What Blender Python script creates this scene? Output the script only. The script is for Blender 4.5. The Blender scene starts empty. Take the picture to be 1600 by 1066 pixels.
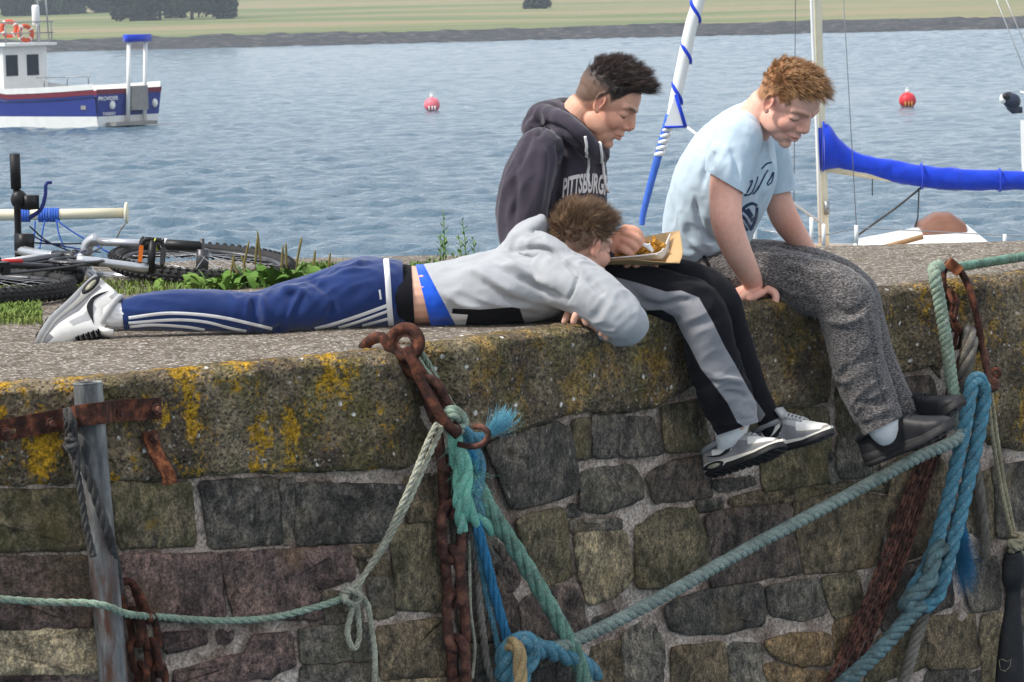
import bpy, bmesh, math, random
import numpy as np
from mathutils import Vector, Matrix, noise
from mathutils.bvhtree import BVHTree

random.seed(7); np.random.seed(7)
scene = bpy.context.scene
COL = scene.collection
R = math.radians

# ------------------------------------------------------------------ camera
F_PX = 5400.0                      # focal length in photo pixels (1600 wide)
CAM = Vector((0, 0, 0.8988))       # quay deck is z = 0
PITCH = math.atan((533 - 10) / F_PX)
ROLL = -0.024
cam_d = bpy.data.cameras.new('camera'); cam = bpy.data.objects.new('camera', cam_d)
COL.objects.link(cam); scene.camera = cam
cam_d.lens = 36 * F_PX / 1600; cam_d.sensor_width = 36
cam_d.clip_start = 0.5; cam_d.clip_end = 6000
cam_d.dof.use_dof = True; cam_d.dof.focus_distance = 9.95; cam_d.dof.aperture_fstop = 34
MCAM = Matrix.Translation(CAM) @ Matrix.Rotation(R(90) - PITCH, 4, 'X') @ Matrix.Rotation(ROLL, 4, 'Z')
cam.matrix_world = MCAM
RCAM = MCAM.to_3x3(); RINV = np.array(RCAM.transposed())

# ------------------------------------------------------------------ light
SUN = Vector((-0.60, -0.20, 0.80)).normalized()
world = bpy.data.worlds.new('World'); scene.world = world; world.use_nodes = True
wn = world.node_tree.nodes; wl = world.node_tree.links
sky = wn.new('ShaderNodeTexSky'); sky.sky_type = 'NISHITA'; sky.sun_disc = False
sky.sun_elevation = math.asin(SUN.z); sky.sun_rotation = math.atan2(SUN.x, SUN.y)
sky.air_density = 1.0; sky.dust_density = 2.0; sky.ozone_density = 1.0
# broken bright cloud over the whole sky, blue between
wtc = wn.new('ShaderNodeTexCoord'); wno = wn.new('ShaderNodeTexNoise'); wno.inputs['Scale'].default_value = 2.6; wno.inputs['Detail'].default_value = 6; wno.inputs['Roughness'].default_value = .6
wmp = wn.new('ShaderNodeMapping'); wmp.inputs['Scale'].default_value = (1, 1, 2.2); wl.new(wtc.outputs['Generated'], wmp.inputs[0]); wl.new(wmp.outputs[0], wno.inputs['Vector'])
wrp = wn.new('ShaderNodeMapRange'); wl.new(wno.outputs['Fac'], wrp.inputs[0]); wrp.inputs[1].default_value = .30; wrp.inputs[2].default_value = .58; wrp.inputs[3].default_value = .25; wrp.inputs[4].default_value = .92
wmx = wn.new('ShaderNodeMix'); wmx.data_type = 'RGBA'; wl.new(wrp.outputs[0], wmx.inputs[0]); wl.new(sky.outputs[0], wmx.inputs[6]); wmx.inputs[7].default_value = (6.6, 6.9, 7.3, 1)
wl.new(wmx.outputs[2], wn['Background'].inputs[0]); wn['Background'].inputs[1].default_value = 0.12
sl = bpy.data.lights.new('sun', 'SUN'); sun = bpy.data.objects.new('sun', sl); COL.objects.link(sun)
sl.energy = 2.6; sl.angle = R(7.0); sl.color = (1.0, 0.955, 0.89)
sun.rotation_euler = SUN.to_track_quat('Z', 'Y').to_euler(); sun.location = SUN * 30
scene.view_settings.view_transform = 'Standard'; scene.view_settings.look = 'None'
scene.view_settings.gamma = 1.0; scene.view_settings.exposure = 0.70
scene.cycles.use_denoising = True
scene.cycles.max_bounces = 6; scene.cycles.volume_bounces = 0; scene.cycles.transparent_max_bounces = 8

# ------------------------------------------------------------------ geometry helpers
def ray(px, py):
    d = RCAM @ Vector((px - 800, 533 - py, -F_PX)); return d / d.y
def at(px, py, D): return CAM + ray(px, py) * D
def ground(px, py, z=0.0):
    d = ray(px, py); return CAM + d * ((z - CAM.z) / d.z)
def pix(V):                         # Nx3 world -> Nx2 photo pixels
    c = (np.asarray(V) - np.array(CAM)) @ RINV.T
    return np.stack([800 + F_PX * c[:, 0] / -c[:, 2], 533 - F_PX * c[:, 1] / -c[:, 2]], 1)

def cr(pts, n):                     # Catmull-Rom resample of rows (any dimension)
    P = np.array([list(p) for p in pts], float)
    if len(P) < 2: return P
    Q = np.vstack([2 * P[0] - P[1], P, 2 * P[-1] - P[-2]])
    out = []
    for i in range(len(P) - 1):
        a, b, c, d = Q[i:i + 4]
        for t in np.arange(n) / n:
            out.append(.5 * (2 * b + (c - a) * t + (2 * a - 5 * b + 4 * c - d) * t * t + (3 * b - a - 3 * c + d) * t ** 3))
    out.append(P[-1]); return np.array(out)

def even(P, step):                  # resample a polyline to even spacing on its first 3 columns
    P = np.asarray(P, float); L = np.r_[0, np.cumsum(np.linalg.norm(np.diff(P[:, :3], axis=0), axis=1))]
    m = max(2, int(L[-1] / step) + 1); s = np.linspace(0, L[-1], m)
    return np.stack([np.interp(s, L, P[:, k]) for k in range(P.shape[1])], 1)

def frames(P, ref=None):
    P = np.asarray(P, float)[:, :3]; T = np.gradient(P, axis=0); T /= np.linalg.norm(T, axis=1)[:, None] + 1e-12
    N = np.zeros_like(P); r = np.array(ref if ref is not None else (0, -1, 0.2), float)
    if abs(r @ T[0]) > .9 * np.linalg.norm(r): r = np.array((.3, .1, 1.))
    n = r - T[0] * (r @ T[0]); n /= np.linalg.norm(n)
    for i in range(len(P)):
        n = n - T[i] * (n @ T[i]); n /= np.linalg.norm(n) + 1e-12; N[i] = n
    return T, N, np.cross(T, N)

class MB:                           # collects geometry for one mesh
    def __init__(s): s.v = []; s.f = []; s.m = []; s.n = 0
    def add(s, v, f, mi=0):
        o = s.n; v = np.asarray(v, float).reshape(-1, 3); s.v.append(v); s.n += len(v)
        s.f += [tuple(int(i) + o for i in q) for q in f]; s.m += [mi] * len(f); return s
    def tube(s, P, r, n=8, mi=0, flat=1.0, ref=None, cap=True):
        P = np.asarray([list(p)[:3] for p in P], float); k = len(P); r = np.broadcast_to(np.asarray(r, float), (k,))
        T, N, B = frames(P, ref); a = np.arange(n) * 2 * math.pi / n
        V = (P[:, None] + (N[:, None] * np.cos(a)[None, :, None] * flat + B[:, None] * np.sin(a)[None, :, None]) * r[:, None, None]).reshape(-1, 3)
        f = [(i * n + j, i * n + (j + 1) % n, (i + 1) * n + (j + 1) % n, (i + 1) * n + j) for i in range(k - 1) for j in range(n)]
        if cap: f += [tuple(range(n))[::-1], tuple((k - 1) * n + j for j in range(n))]
        return s.add(V, f, mi)
    def box(s, c, d, M=None, mi=0):
        c = Vector(c); M = M or Matrix.Identity(3); d = Vector(d) / 2
        V = [c + M @ Vector((x * d.x, y * d.y, z * d.z)) for x in (-1, 1) for y in (-1, 1) for z in (-1, 1)]
        return s.add([tuple(v) for v in V], [(0, 1, 3, 2), (4, 6, 7, 5), (0, 4, 5, 1), (2, 3, 7, 6), (0, 2, 6, 4), (1, 5, 7, 3)], mi)
    def ell(s, c, r, M=None, nu=16, nv=10, mi=0):
        M = np.array(M or Matrix.Identity(3)); V = [(0, 0, -1)]
        for i in range(1, nv):
            t = math.pi * i / nv - math.pi / 2
            V += [(math.cos(t) * math.cos(2 * math.pi * j / nu), math.cos(t) * math.sin(2 * math.pi * j / nu), math.sin(t)) for j in range(nu)]
        V.append((0, 0, 1)); V = (np.array(V) * np.array(r)) @ M.T + np.array(c)
        f = [(0, 1 + (j + 1) % nu, 1 + j) for j in range(nu)]
        for i in range(nv - 2):
            f += [(1 + i * nu + j, 1 + i * nu + (j + 1) % nu, 1 + (i + 1) * nu + (j + 1) % nu, 1 + (i + 1) * nu + j) for j in range(nu)]
        e = len(V) - 1; f += [(e, e - nu + j, e - nu + (j + 1) % nu) for j in range(nu)]
        return s.add(V, f, mi)
    def torus(s, c, M, R1, r, nu=28, nv=10, sx=1.0, a0=0, a1=2 * math.pi, mi=0):
        full = abs(a1 - a0 - 2 * math.pi) < 1e-6; k = nu + (0 if full else 1)
        P = [Vector(c) + M @ Vector((R1 * sx * math.cos(a0 + (a1 - a0) * i / nu), R1 * math.sin(a0 + (a1 - a0) * i / nu), 0)) for i in range(k)]
        Z = M @ Vector((0, 0, 1)); V = []
        for i, p in enumerate(P):
            a = a0 + (a1 - a0) * i / nu; o = (M @ Vector((math.cos(a), math.sin(a) , 0)))
            V += [tuple(p + (o * math.cos(2 * math.pi * j / nv) + Z * math.sin(2 * math.pi * j / nv)) * r) for j in range(nv)]
        f = [(i * nv + j, ((i + 1) % k) * nv + j, ((i + 1) % k) * nv + (j + 1) % nv, i * nv + (j + 1) % nv) for i in range(nu) for j in range(nv)]
        return s.add(V, f, mi)
    def grid(s, V, nu, nv, mi=0):   # V in nu rows of nv
        f = [(i * nv + j, i * nv + j + 1, (i + 1) * nv + j + 1, (i + 1) * nv + j) for i in range(nu - 1) for j in range(nv - 1)]
        return s.add(V, f, mi)
    def prism(s, pts, h, M, c, mi=0):  # polygon (local xy) extruded along local z
        n = len(pts); c = Vector(c); V = [c + M @ Vector((x, y, z)) for z in (0, h) for x, y in pts]
        f = [tuple(range(n))[::-1], tuple(range(n, 2 * n))] + [(i, (i + 1) % n, n + (i + 1) % n, n + i) for i in range(n)]
        return s.add([tuple(v) for v in V], f, mi)
    def build(s, name, mats, parent=None, smooth=True, origin=None):
        V = np.concatenate(s.v) if s.v else np.zeros((0, 3))
        return mesh_obj(name, V, s.f, mats, parent, smooth, s.m, origin)

def mesh_obj(name, V, F, mats, parent=None, smooth=True, mi=None, origin=None):
    V = np.asarray(V, float)
    if origin is None:
        lo, hi = V.min(0), V.max(0); origin = ((lo[0] + hi[0]) / 2, (lo[1] + hi[1]) / 2, lo[2])
    origin = np.array(origin, float)
    me = bpy.data.meshes.new(name); me.from_pydata((V - origin).tolist(), [], F if isinstance(F, list) else F.tolist())
    for m in (mats if isinstance(mats, (list, tuple)) else [mats]): me.materials.append(m)
    if mi is not None and any(mi): me.polygons.foreach_set('material_index', np.array(mi, dtype=np.int32))
    me.polygons.foreach_set('use_smooth', np.full(len(me.polygons), bool(smooth))); me.update()
    o = bpy.data.objects.new(name, me); COL.objects.link(o)
    adopt(o, parent, Vector(origin)); return o

def world_loc(o):
    l = Vector(o.location)
    while o.parent: o = o.parent; l += o.location
    return l
def adopt(o, parent, wloc):         # parents carry no rotation, only location
    if parent is not None:
        o.parent = parent; o.location = Vector(wloc) - world_loc(parent)
    else: o.location = Vector(wloc)
def empty(name, loc):
    o = bpy.data.objects.new(name, None); COL.objects.link(o); o.location = Vector(loc); o.empty_display_size = .1; return o
def tag(o, label=None, cat=None, group=None, kind=None):
    if label: o['label'] = label
    if cat: o['category'] = cat
    if group: o['group'] = group
    if kind: o['kind'] = kind
    return o
def thing(name, loc, label, cat, group=None): return tag(empty(name, loc), label, cat, group)
def basis(x, zhint):                # 3x3 with local x along x and local z near zhint
    x = Vector(x).normalized(); z = Vector(zhint); z = (z - x * z.dot(x)).normalized(); y = z.cross(x)
    return Matrix((x, y, z)).transposed()

# ------------------------------------------------------------------ materials
def srgb(r, g, b):
    return tuple((c / 12.92 if c <= .04045 else ((c + .055) / 1.055) ** 2.4) for c in (r / 255, g / 255, b / 255)) + (1.0,)
class NT:
    def __init__(s, name):
        s.mat = bpy.data.materials.new(name); s.mat.use_nodes = True; s.t = s.mat.node_tree
        s.p = s.t.nodes['Principled BSDF']; s.p.inputs['Specular IOR Level'].default_value = .3
    def n(s, typ, **k):
        nd = s.t.nodes.new('ShaderNode' + typ)
        for a, b in k.items(): setattr(nd, a, b)
        return nd
    def L(s, a, b): s.t.links.new(a, b)
    def put(s, sock, v):
        if isinstance(v, bpy.types.NodeSocket): s.L(v, sock)
        elif v is not None: sock.default_value = v
    def pos(s): return s.n('NewGeometry').outputs['Position']
    def obj(s): return s.n('TexCoord').outputs['Object']
    def mapv(s, v, scale=(1, 1, 1), rot=(0, 0, 0), loc=(0, 0, 0)):
        m = s.n('Mapping'); s.put(m.inputs[0], v); m.inputs['Scale'].default_value = scale; m.inputs['Rotation'].default_value = rot; m.inputs['Location'].default_value = loc; return m.outputs[0]
    def noise(s, v, scale, detail=3, rough=.55, dist=0):
        m = s.n('TexNoise'); s.put(m.inputs['Vector'], v); m.inputs['Scale'].default_value = scale; m.inputs['Detail'].default_value = detail
        m.inputs['Roughness'].default_value = rough; m.inputs['Distortion'].default_value = dist; return m.outputs['Fac']
    def vor(s, v, scale, feature='F1', out='Distance', rnd=1):
        m = s.n('TexVoronoi', feature=feature); s.put(m.inputs['Vector'], v); m.inputs['Scale'].default_value = scale; m.inputs['Randomness'].default_value = rnd; return m.outputs[out]
    def ramp(s, fac, stops, interp='LINEAR'):
        m = s.n('ValToRGB'); s.put(m.inputs[0], fac); e = m.color_ramp.elements; m.color_ramp.interpolation = interp
        while len(e) < len(stops): e.new(.5)
        for i, (p, c) in enumerate(stops):
            e[i].position = p; e[i].color = c if len(c) == 4 else (*c, 1)
        return m.outputs[0]
    def rng(s, fac, a, b, c=0, d=1):
        m = s.n('MapRange'); s.put(m.inputs[0], fac)
        for i, x in enumerate((a, b, c, d)): m.inputs[1 + i].default_value = x
        return m.outputs[0]
    def mix(s, fac, a, b, mode='MIX'):
        m = s.n('Mix', data_type='RGBA', blend_type=mode); s.put(m.inputs[0], fac); s.put(m.inputs[6], a); s.put(m.inputs[7], b); return m.outputs[2]
    def math(s, op, a, b=None):
        m = s.n('Math', operation=op); s.put(m.inputs[0], a)
        if b is not None: s.put(m.inputs[1], b)
        return m.outputs[0]
    def attr(s, name, typ='GEOMETRY', out='Color'):
        m = s.n('Attribute', attribute_type=typ, attribute_name=name); return m.outputs[out]
    def bump(s, h, strength=.5, dist=.01, prev=None):
        m = s.n('Bump'); m.inputs['Strength'].default_value = strength; m.inputs['Distance'].default_value = dist; s.put(m.inputs['Height'], h)
        if prev is not None: s.L(prev, m.inputs['Normal'])
        return m.outputs[0]
    def done(s, col=None, rough=.8, normal=None, metal=0, spec=None, **k):
        s.put(s.p.inputs['Base Color'], col); s.put(s.p.inputs['Roughness'], rough); s.put(s.p.inputs['Metallic'], metal)
        if normal is not None: s.L(normal, s.p.inputs['Normal'])
        if spec is not None: s.p.inputs['Specular IOR Level'].default_value = spec
        for a, b in k.items(): s.put(s.p.inputs[a.replace('_', ' ')], b)
        return s.mat
BL = (0, 0, 0, 1); WH = (1, 1, 1, 1)

def m_plain(name, c, rough=.6, var=.25, scale=30, bump=.0, metal=0, bscale=None, spec=None):
    t = NT(name); v = t.obj(); n = t.noise(v, scale, 4)
    col = t.mix(1.0, c, t.ramp(n, [(.25, (1 - var,) * 3), (.75, (1 + var * .6,) * 3)]), 'MULTIPLY')
    return t.done(col, rough, t.bump(t.noise(v, bscale or scale * 3, 4), bump, .004) if bump else None, metal, spec)

def m_fabric(name, c, var=.12, weave=900, fuzz=.35, heather=0.0, sheen=.25):
    t = NT(name); v = t.pos()
    n = t.noise(v, 14, 3); col = t.mix(1.0, c, t.ramp(n, [(.3, (1 - var,) * 3), (.7, (1 + var * .5,) * 3)]), 'MULTIPLY')
    if heather:
        h = t.noise(t.mapv(v, (1, 1, 2.2)), 420, 3, .7)
        col = t.mix(1.0, col, t.ramp(h, [(.3, (1 - heather,) * 3), (.7, (1 + heather * .6,) * 3)]), 'MULTIPLY')
    b = t.bump(t.noise(v, weave, 2), fuzz, .0012); b = t.bump(t.noise(v, 34, 3), .12, .008, b)
    return t.done(col, .92, b, 0, .12, Sheen_Weight=sheen, Sheen_Roughness=.5)

def m_deck():
    t = NT('concrete_deck'); v = t.pos()
    big = t.noise(v, 2.2, 5, .6); mid = t.noise(v, 14, 5, .65)
    col = t.mix(big, srgb(104, 94, 82), srgb(132, 121, 108))
    col = t.mix(t.rng(mid, .46, .58), col, srgb(92, 81, 68))
    col = t.mix(t.rng(t.noise(v, 5.5, 5, .7), .60, .72, 0, .55), col, srgb(106, 92, 54))
    sp = t.vor(v, 130, out='Color'); sv = t.n('SeparateColor'); t.L(sp, sv.inputs[0])
    col = t.mix(t.rng(sv.outputs[0], .82, .9, 0, .8), col, srgb(200, 194, 184))
    col = t.mix(t.rng(sv.outputs[1], .80, .9, 0, .75), col, srgb(66, 58, 52))
    col = t.mix(1, col, t.ramp(t.noise(v, 160, 4, .8), [(.38, (.55,) * 3), (.5, (1,) * 3), (.62, (1.45,) * 3)]), 'MULTIPLY')
    h = t.math('ADD', t.noise(v, 60, 5, .7), t.vor(v, 130))
    return t.done(col, .92, t.bump(h, .8, .008))

def m_coping():
    t = NT('weathered_concrete'); v = t.pos()
    big = t.noise(v, 5, 5, .65); col = t.ramp(big, [(.38, srgb(70, 60, 49)), (.5, srgb(108, 94, 74)), (.62, srgb(136, 121, 98))])
    peb = t.vor(v, 85, out='Color'); sv = t.n('SeparateColor'); t.L(peb, sv.inputs[0])
    pd = t.vor(v, 85)
    pc = t.ramp(sv.outputs[0], [(0, srgb(52, 46, 42)), (.3, srgb(98, 84, 70)), (.55, srgb(130, 114, 96)), (.8, srgb(88, 80, 76)), (.93, srgb(150, 140, 124)), (1, srgb(214, 208, 196))])
    col = t.mix(t.math('MULTIPLY', t.rng(pd, .5, .25), t.rng(t.noise(v, 9, 3), .35, .6, .25, .9)), col, pc)
    # green algae and ochre lichen grow in colonies of their own
    alg = t.attr('algae', 'OBJECT', 'Fac'); lic = t.attr('lichen', 'OBJECT', 'Fac')
    na = t.noise(t.mapv(v, (1, 1, .7), loc=(3, 1, 5)), 6, 5, .7)
    col = t.mix(t.math('MULTIPLY', t.rng(na, .48, .66, 0, .8), alg), col, srgb(98, 92, 44))
    nl = t.noise(t.mapv(v, (1, 1, .75)), 7.5, 6, .72); fine = t.noise(v, 70, 4, .7)
    lm = t.rng(t.math('ADD', nl, t.math('MULTIPLY', t.math('SUBTRACT', fine, .5), .35)), .53, .60)
    col = t.mix(t.math('MULTIPLY', lm, lic), col, t.mix(t.noise(v, 40, 3), srgb(150, 112, 22), srgb(196, 152, 36)))
    # rust wash and pale salt specks
    ws = t.vor(v, 46, out='Color'); s2 = t.n('SeparateColor'); t.L(ws, s2.inputs[0])
    col = t.mix(t.math('MULTIPLY', t.rng(s2.outputs[1], .955, .97), t.rng(t.vor(v, 46), .38, .26)), col, srgb(220, 214, 204))
    col = t.mix(1, col, t.ramp(t.noise(v, 75, 5, .8), [(.38, (.38,) * 3), (.5, (1,) * 3), (.63, (1.75,) * 3)]), 'MULTIPLY')
    h = t.math('ADD', t.math('MULTIPLY', t.rng(pd, .55, .1), .6), t.noise(v, 45, 6, .7))
    b = t.bump(t.noise(v, 12, 6, .65), .9, .03); b = t.bump(h, 1.0, .012, b)
    return t.done(col, .95, b)

def m_stone():
    t = NT('rubble_stone'); v = t.pos(); oi = t.n('ObjectInfo'); c = oi.outputs['Color']
    off = t.n('VectorMath', operation='ADD'); t.L(v, off.inputs[0])
    comb = t.n('CombineXYZ'); r10 = t.math('MULTIPLY', oi.outputs['Random'], 17.0); t.L(r10, comb.inputs[0]); t.L(r10, comb.inputs[2]); t.L(comb.outputs[0], off.inputs[1])
    w = off.outputs[0]
    n1 = t.noise(w, 9, 6, .7, .6); n2 = t.noise(t.mapv(w, (1, 1, .6)), 46, 6, .75)
    col = t.mix(1, c, t.ramp(n1, [(.36, (.42,) * 3), (.5, (1,) * 3), (.64, (1.7, 1.62, 1.5))]), 'MULTIPLY')
    col = t.mix(1, col, t.ramp(n2, [(.37, (.42,) * 3), (.5, (1,) * 3), (.64, (1.65, 1.6, 1.52))]), 'MULTIPLY'); n3 = t.noise(w, 130, 4, .8); col = t.mix(1, col, t.ramp(n3, [(.38, (.45,) * 3), (.5, (1,) * 3), (.63, (1.7, 1.66, 1.6))]), 'MULTIPLY')
    hue = t.noise(w, 4.5, 4, .6)
    col = t.mix(t.rng(hue, .55, .7, 0, .5), col, srgb(98, 78, 42))
    alg = t.attr('algae', 'OBJECT', 'Fac')
    col = t.mix(t.math('MULTIPLY', t.rng(t.noise(w, 7, 5, .7), .45, .62, 0, .75), alg), col, srgb(88, 86, 38))
    fl = t.attr('flecks', 'OBJECT', 'Fac'); fv = t.mapv(w, (1, 1, .45)); vv = t.vor(fv, 58, out='Color'); s2 = t.n('SeparateColor'); t.L(vv, s2.inputs[0])
    fm = t.math('MULTIPLY', t.rng(s2.outputs[0], .78, .82), t.rng(t.math('ADD', t.vor(fv, 58), t.math('MULTIPLY', t.noise(w, 150, 3), .35)), .50, .40))
    fm = t.math('MULTIPLY', fm, t.rng(t.noise(w, 6, 3), .38, .6))
    col = t.mix(t.math('MULTIPLY', fm, fl), col, srgb(168, 168, 158))
    li = t.attr('lichen', 'OBJECT', 'Fac')
    col = t.mix(t.math('MULTIPLY', t.rng(t.noise(w, 8, 6, .7), .63, .68), li), col, srgb(178, 136, 30))
    crk = t.vor(t.mapv(w, (1, 1, .6)), 11, 'DISTANCE_TO_EDGE')
    h = t.math('ADD', t.noise(t.mapv(w, (1, 1, .45)), 34, 7, .75), t.math('MULTIPLY', t.rng(crk, .0, .02, 0, 1), .06))
    b = t.bump(h, 1.0, .022); b = t.bump(t.noise(w, 210, 4, .7), .7, .004, b)
    return t.done(col, .88, b, spec=.25)

def m_mortar():
    t = NT('lime_mortar'); v = t.pos(); n = t.noise(v, 10, 5, .7)
    col = t.ramp(n, [(.40, srgb(150, 132, 120)), (.5, srgb(190, 172, 158)), (.62, srgb(218, 202, 188))])
    col = t.mix(.9, col, t.ramp(t.noise(v, 110, 4, .75), [(.38, (.42,) * 3), (.5, (1,) * 3), (.62, (1.5,) * 3)]), 'MULTIPLY')
    b = t.bump(t.noise(v, 70, 6, .75), 1.0, .014); b = t.bump(t.noise(v, 260, 3, .7), .6, .004, b)
    return t.done(col, .97, b, spec=.1)

def m_rust(name='rusty_iron', a=(70, 40, 30), b=(120, 70, 48)):
    t = NT(name); v = t.pos(); n = t.noise(v, 28, 6, .7)
    col = t.ramp(n, [(.38, srgb(*[int(x * .6) for x in a])), (.5, srgb(*a)), (.63, srgb(*b))])
    return t.done(col, .82, t.bump(t.noise(v, 120, 6, .75), .9, .004), .15)

def m_rope(name, c, dirt=(70, 66, 56), amt=.55, white=0):
    t = NT(name); v = t.pos(); n = t.noise(v, 16, 5, .7)
    col = t.mix(t.rng(n, .44, .6, 0, amt), c, srgb(*dirt)); f = t.noise(v, 420, 3, .7)
    col = t.mix(.9, col, t.ramp(f, [(.4, (.5,) * 3), (.6, (1.4,) * 3)]), 'MULTIPLY')
    if white: col = t.mix(t.rng(t.noise(v, 90, 4), .55, .7, 0, white), col, srgb(215, 212, 196))
    return t.done(col, .9, t.bump(f, 1.0, .003), 0, .15)

M = {}
M['deck'] = m_deck(); M['coping'] = m_coping(); M['stone'] = m_stone(); M['mortar'] = m_mortar()
M['rust'] = m_rust(); M['rust_dark'] = m_rust('rusty_chain', (84, 54, 46), (126, 84, 68)); M['rust_orange'] = m_rust('orange_rust', (104, 56, 34), (168, 104, 66))
# ------------------------------------------------------------------ sea, far shore, field
ZW = -3.0
def m_water():
    t = NT('sea_water'); v = t.pos()
    b = t.bump(t.noise(t.mapv(v, (1, .8, 1)), 3.0, 5, .65), .9, .14); b = t.bump(t.noise(v, 10, 4, .65), .7, .05, b)
    return t.done((.05, .105, .15, 1), .10, b, spec=.5, IOR=1.33)
M['water'] = m_water()
rows = [30.0]
while rows[-1] < 400: rows.append(rows[-1] + max(.17, rows[-1] * .0024))
rows = np.array(rows); nc = 470; ang = np.linspace(-.36, .36, nc)
XX = np.tan(ang)[None, :] * rows[:, None]; YY = np.repeat(rows[:, None], nc, 1); ZZ = np.zeros_like(XX)
rs = np.random.RandomState(3)
for i in range(90):
    lam = .32 * (8.0 ** rs.rand()); th = rs.normal(-1.1, .6); k = 2 * math.pi / lam
    ZZ += lam ** .66 * .0056 * np.sin(k * (XX * math.cos(th) + YY * math.sin(th)) + rs.rand() * 6.283 + .8 * np.sin(XX * .11 + i) + .8 * np.sin(YY * .05 + i * 2))
gust = .75 + .35 * np.sin(XX * .05 + YY * .021 + 1.3 * np.sin(YY * .013)) 
ZZ = np.sign(ZZ) * np.abs(ZZ) ** 1.0 * gust
edge = np.minimum(np.clip((.36 - np.abs(ang))[None, :] / .03, 0, 1), np.clip((YY - 30) / 6, 0, 1)) * np.clip((402 - YY) / 8, 0, 1)
ZZ = ZZ * edge + (edge - 1) * .3
mb = MB(); mb.grid(np.stack([XX, YY, ZZ + ZW], 2).reshape(-1, 3), len(rows), nc)
mb.grid([(x, y, ZW - .3) for x in (-900, -300, 0, 300, 900) for y in (-150, 0, 200, 520)], 5, 4)
tag(mb.build('sea', M['water'], origin=(0, 0, ZW)), kind='structure')

def m_field():
    t = NT('pasture'); v = t.pos()
    n = t.noise(t.mapv(v, (.25, 1, 1)), .035, 5, .6); n2 = t.noise(t.mapv(v, (.12, 1, 1)), .12, 4, .6)
    col = t.ramp(n, [(.40, srgb(92, 106, 58)), (.5, srgb(114, 118, 76)), (.6, srgb(134, 122, 88))])
    col = t.mix(t.rng(n2, .48, .62, 0, .4), col, srgb(132, 118, 94))
    col = t.mix(.5, col, t.ramp(t.noise(v, .9, 4), [(.3, (.8,) * 3), (.7, (1.15,) * 3)]), 'MULTIPLY')
    return t.done(col, .95, t.bump(t.noise(v, 1.5, 4), .6, .3))
def m_foreshore():
    t = NT('weedy_rock'); v = t.pos(); n = t.noise(v, .8, 6, .7)
    col = t.ramp(n, [(.38, srgb(30, 31, 33)), (.5, srgb(52, 52, 54)), (.6, srgb(74, 72, 70)), (.68, srgb(120, 114, 108))])
    return t.done(col, .9, t.bump(t.noise(v, 2.2, 5, .7), 1, .3))
ys = np.concatenate([np.linspace(388, 404, 9), np.linspace(408, 470, 14), np.linspace(490, 760, 14), np.linspace(800, 2000, 10)])
xs = np.linspace(-420, 420, 85)
def land_z(x, y):
    z = np.interp(y, [388, 392, 404, 410, 470, 620, 800, 1200, 2000], [-4.0, -2.9, -1.75, -1.5, -.55, 2.4, 4.5, 8, 13])
    return z + .35 * noise.noise((x * .02, y * .02, 1)) * min(1, (y - 388) / 60) + (.16 * noise.noise((x * .12, y * .3, 5)) if y < 412 else 0)
V = [(x, y, land_z(x, y)) for y in ys[8:] for x in xs]; mb = MB(); mb.grid(V, len(ys) - 8, len(xs)); M['field'] = m_field()
tag(mb.build('field', M['field'], origin=(0, 404, -2)), kind='structure')
xs2 = np.linspace(-160, 160, 321); yl = np.linspace(386, 405, 9)
V = [(x, y, land_z(x, y) + .02 + .38 * max(0, noise.noise((x * .35, y * .35, 9))) + .2 * max(0, noise.noise((x * 1.1, y, 3)))) for y in yl for x in xs2]
mb = MB(); mb.grid(V, 9, 321); M['foreshore'] = m_foreshore()
tag(mb.build('rocky_foreshore', M['foreshore'], origin=(0, 395, -3)), kind='structure')

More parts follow.
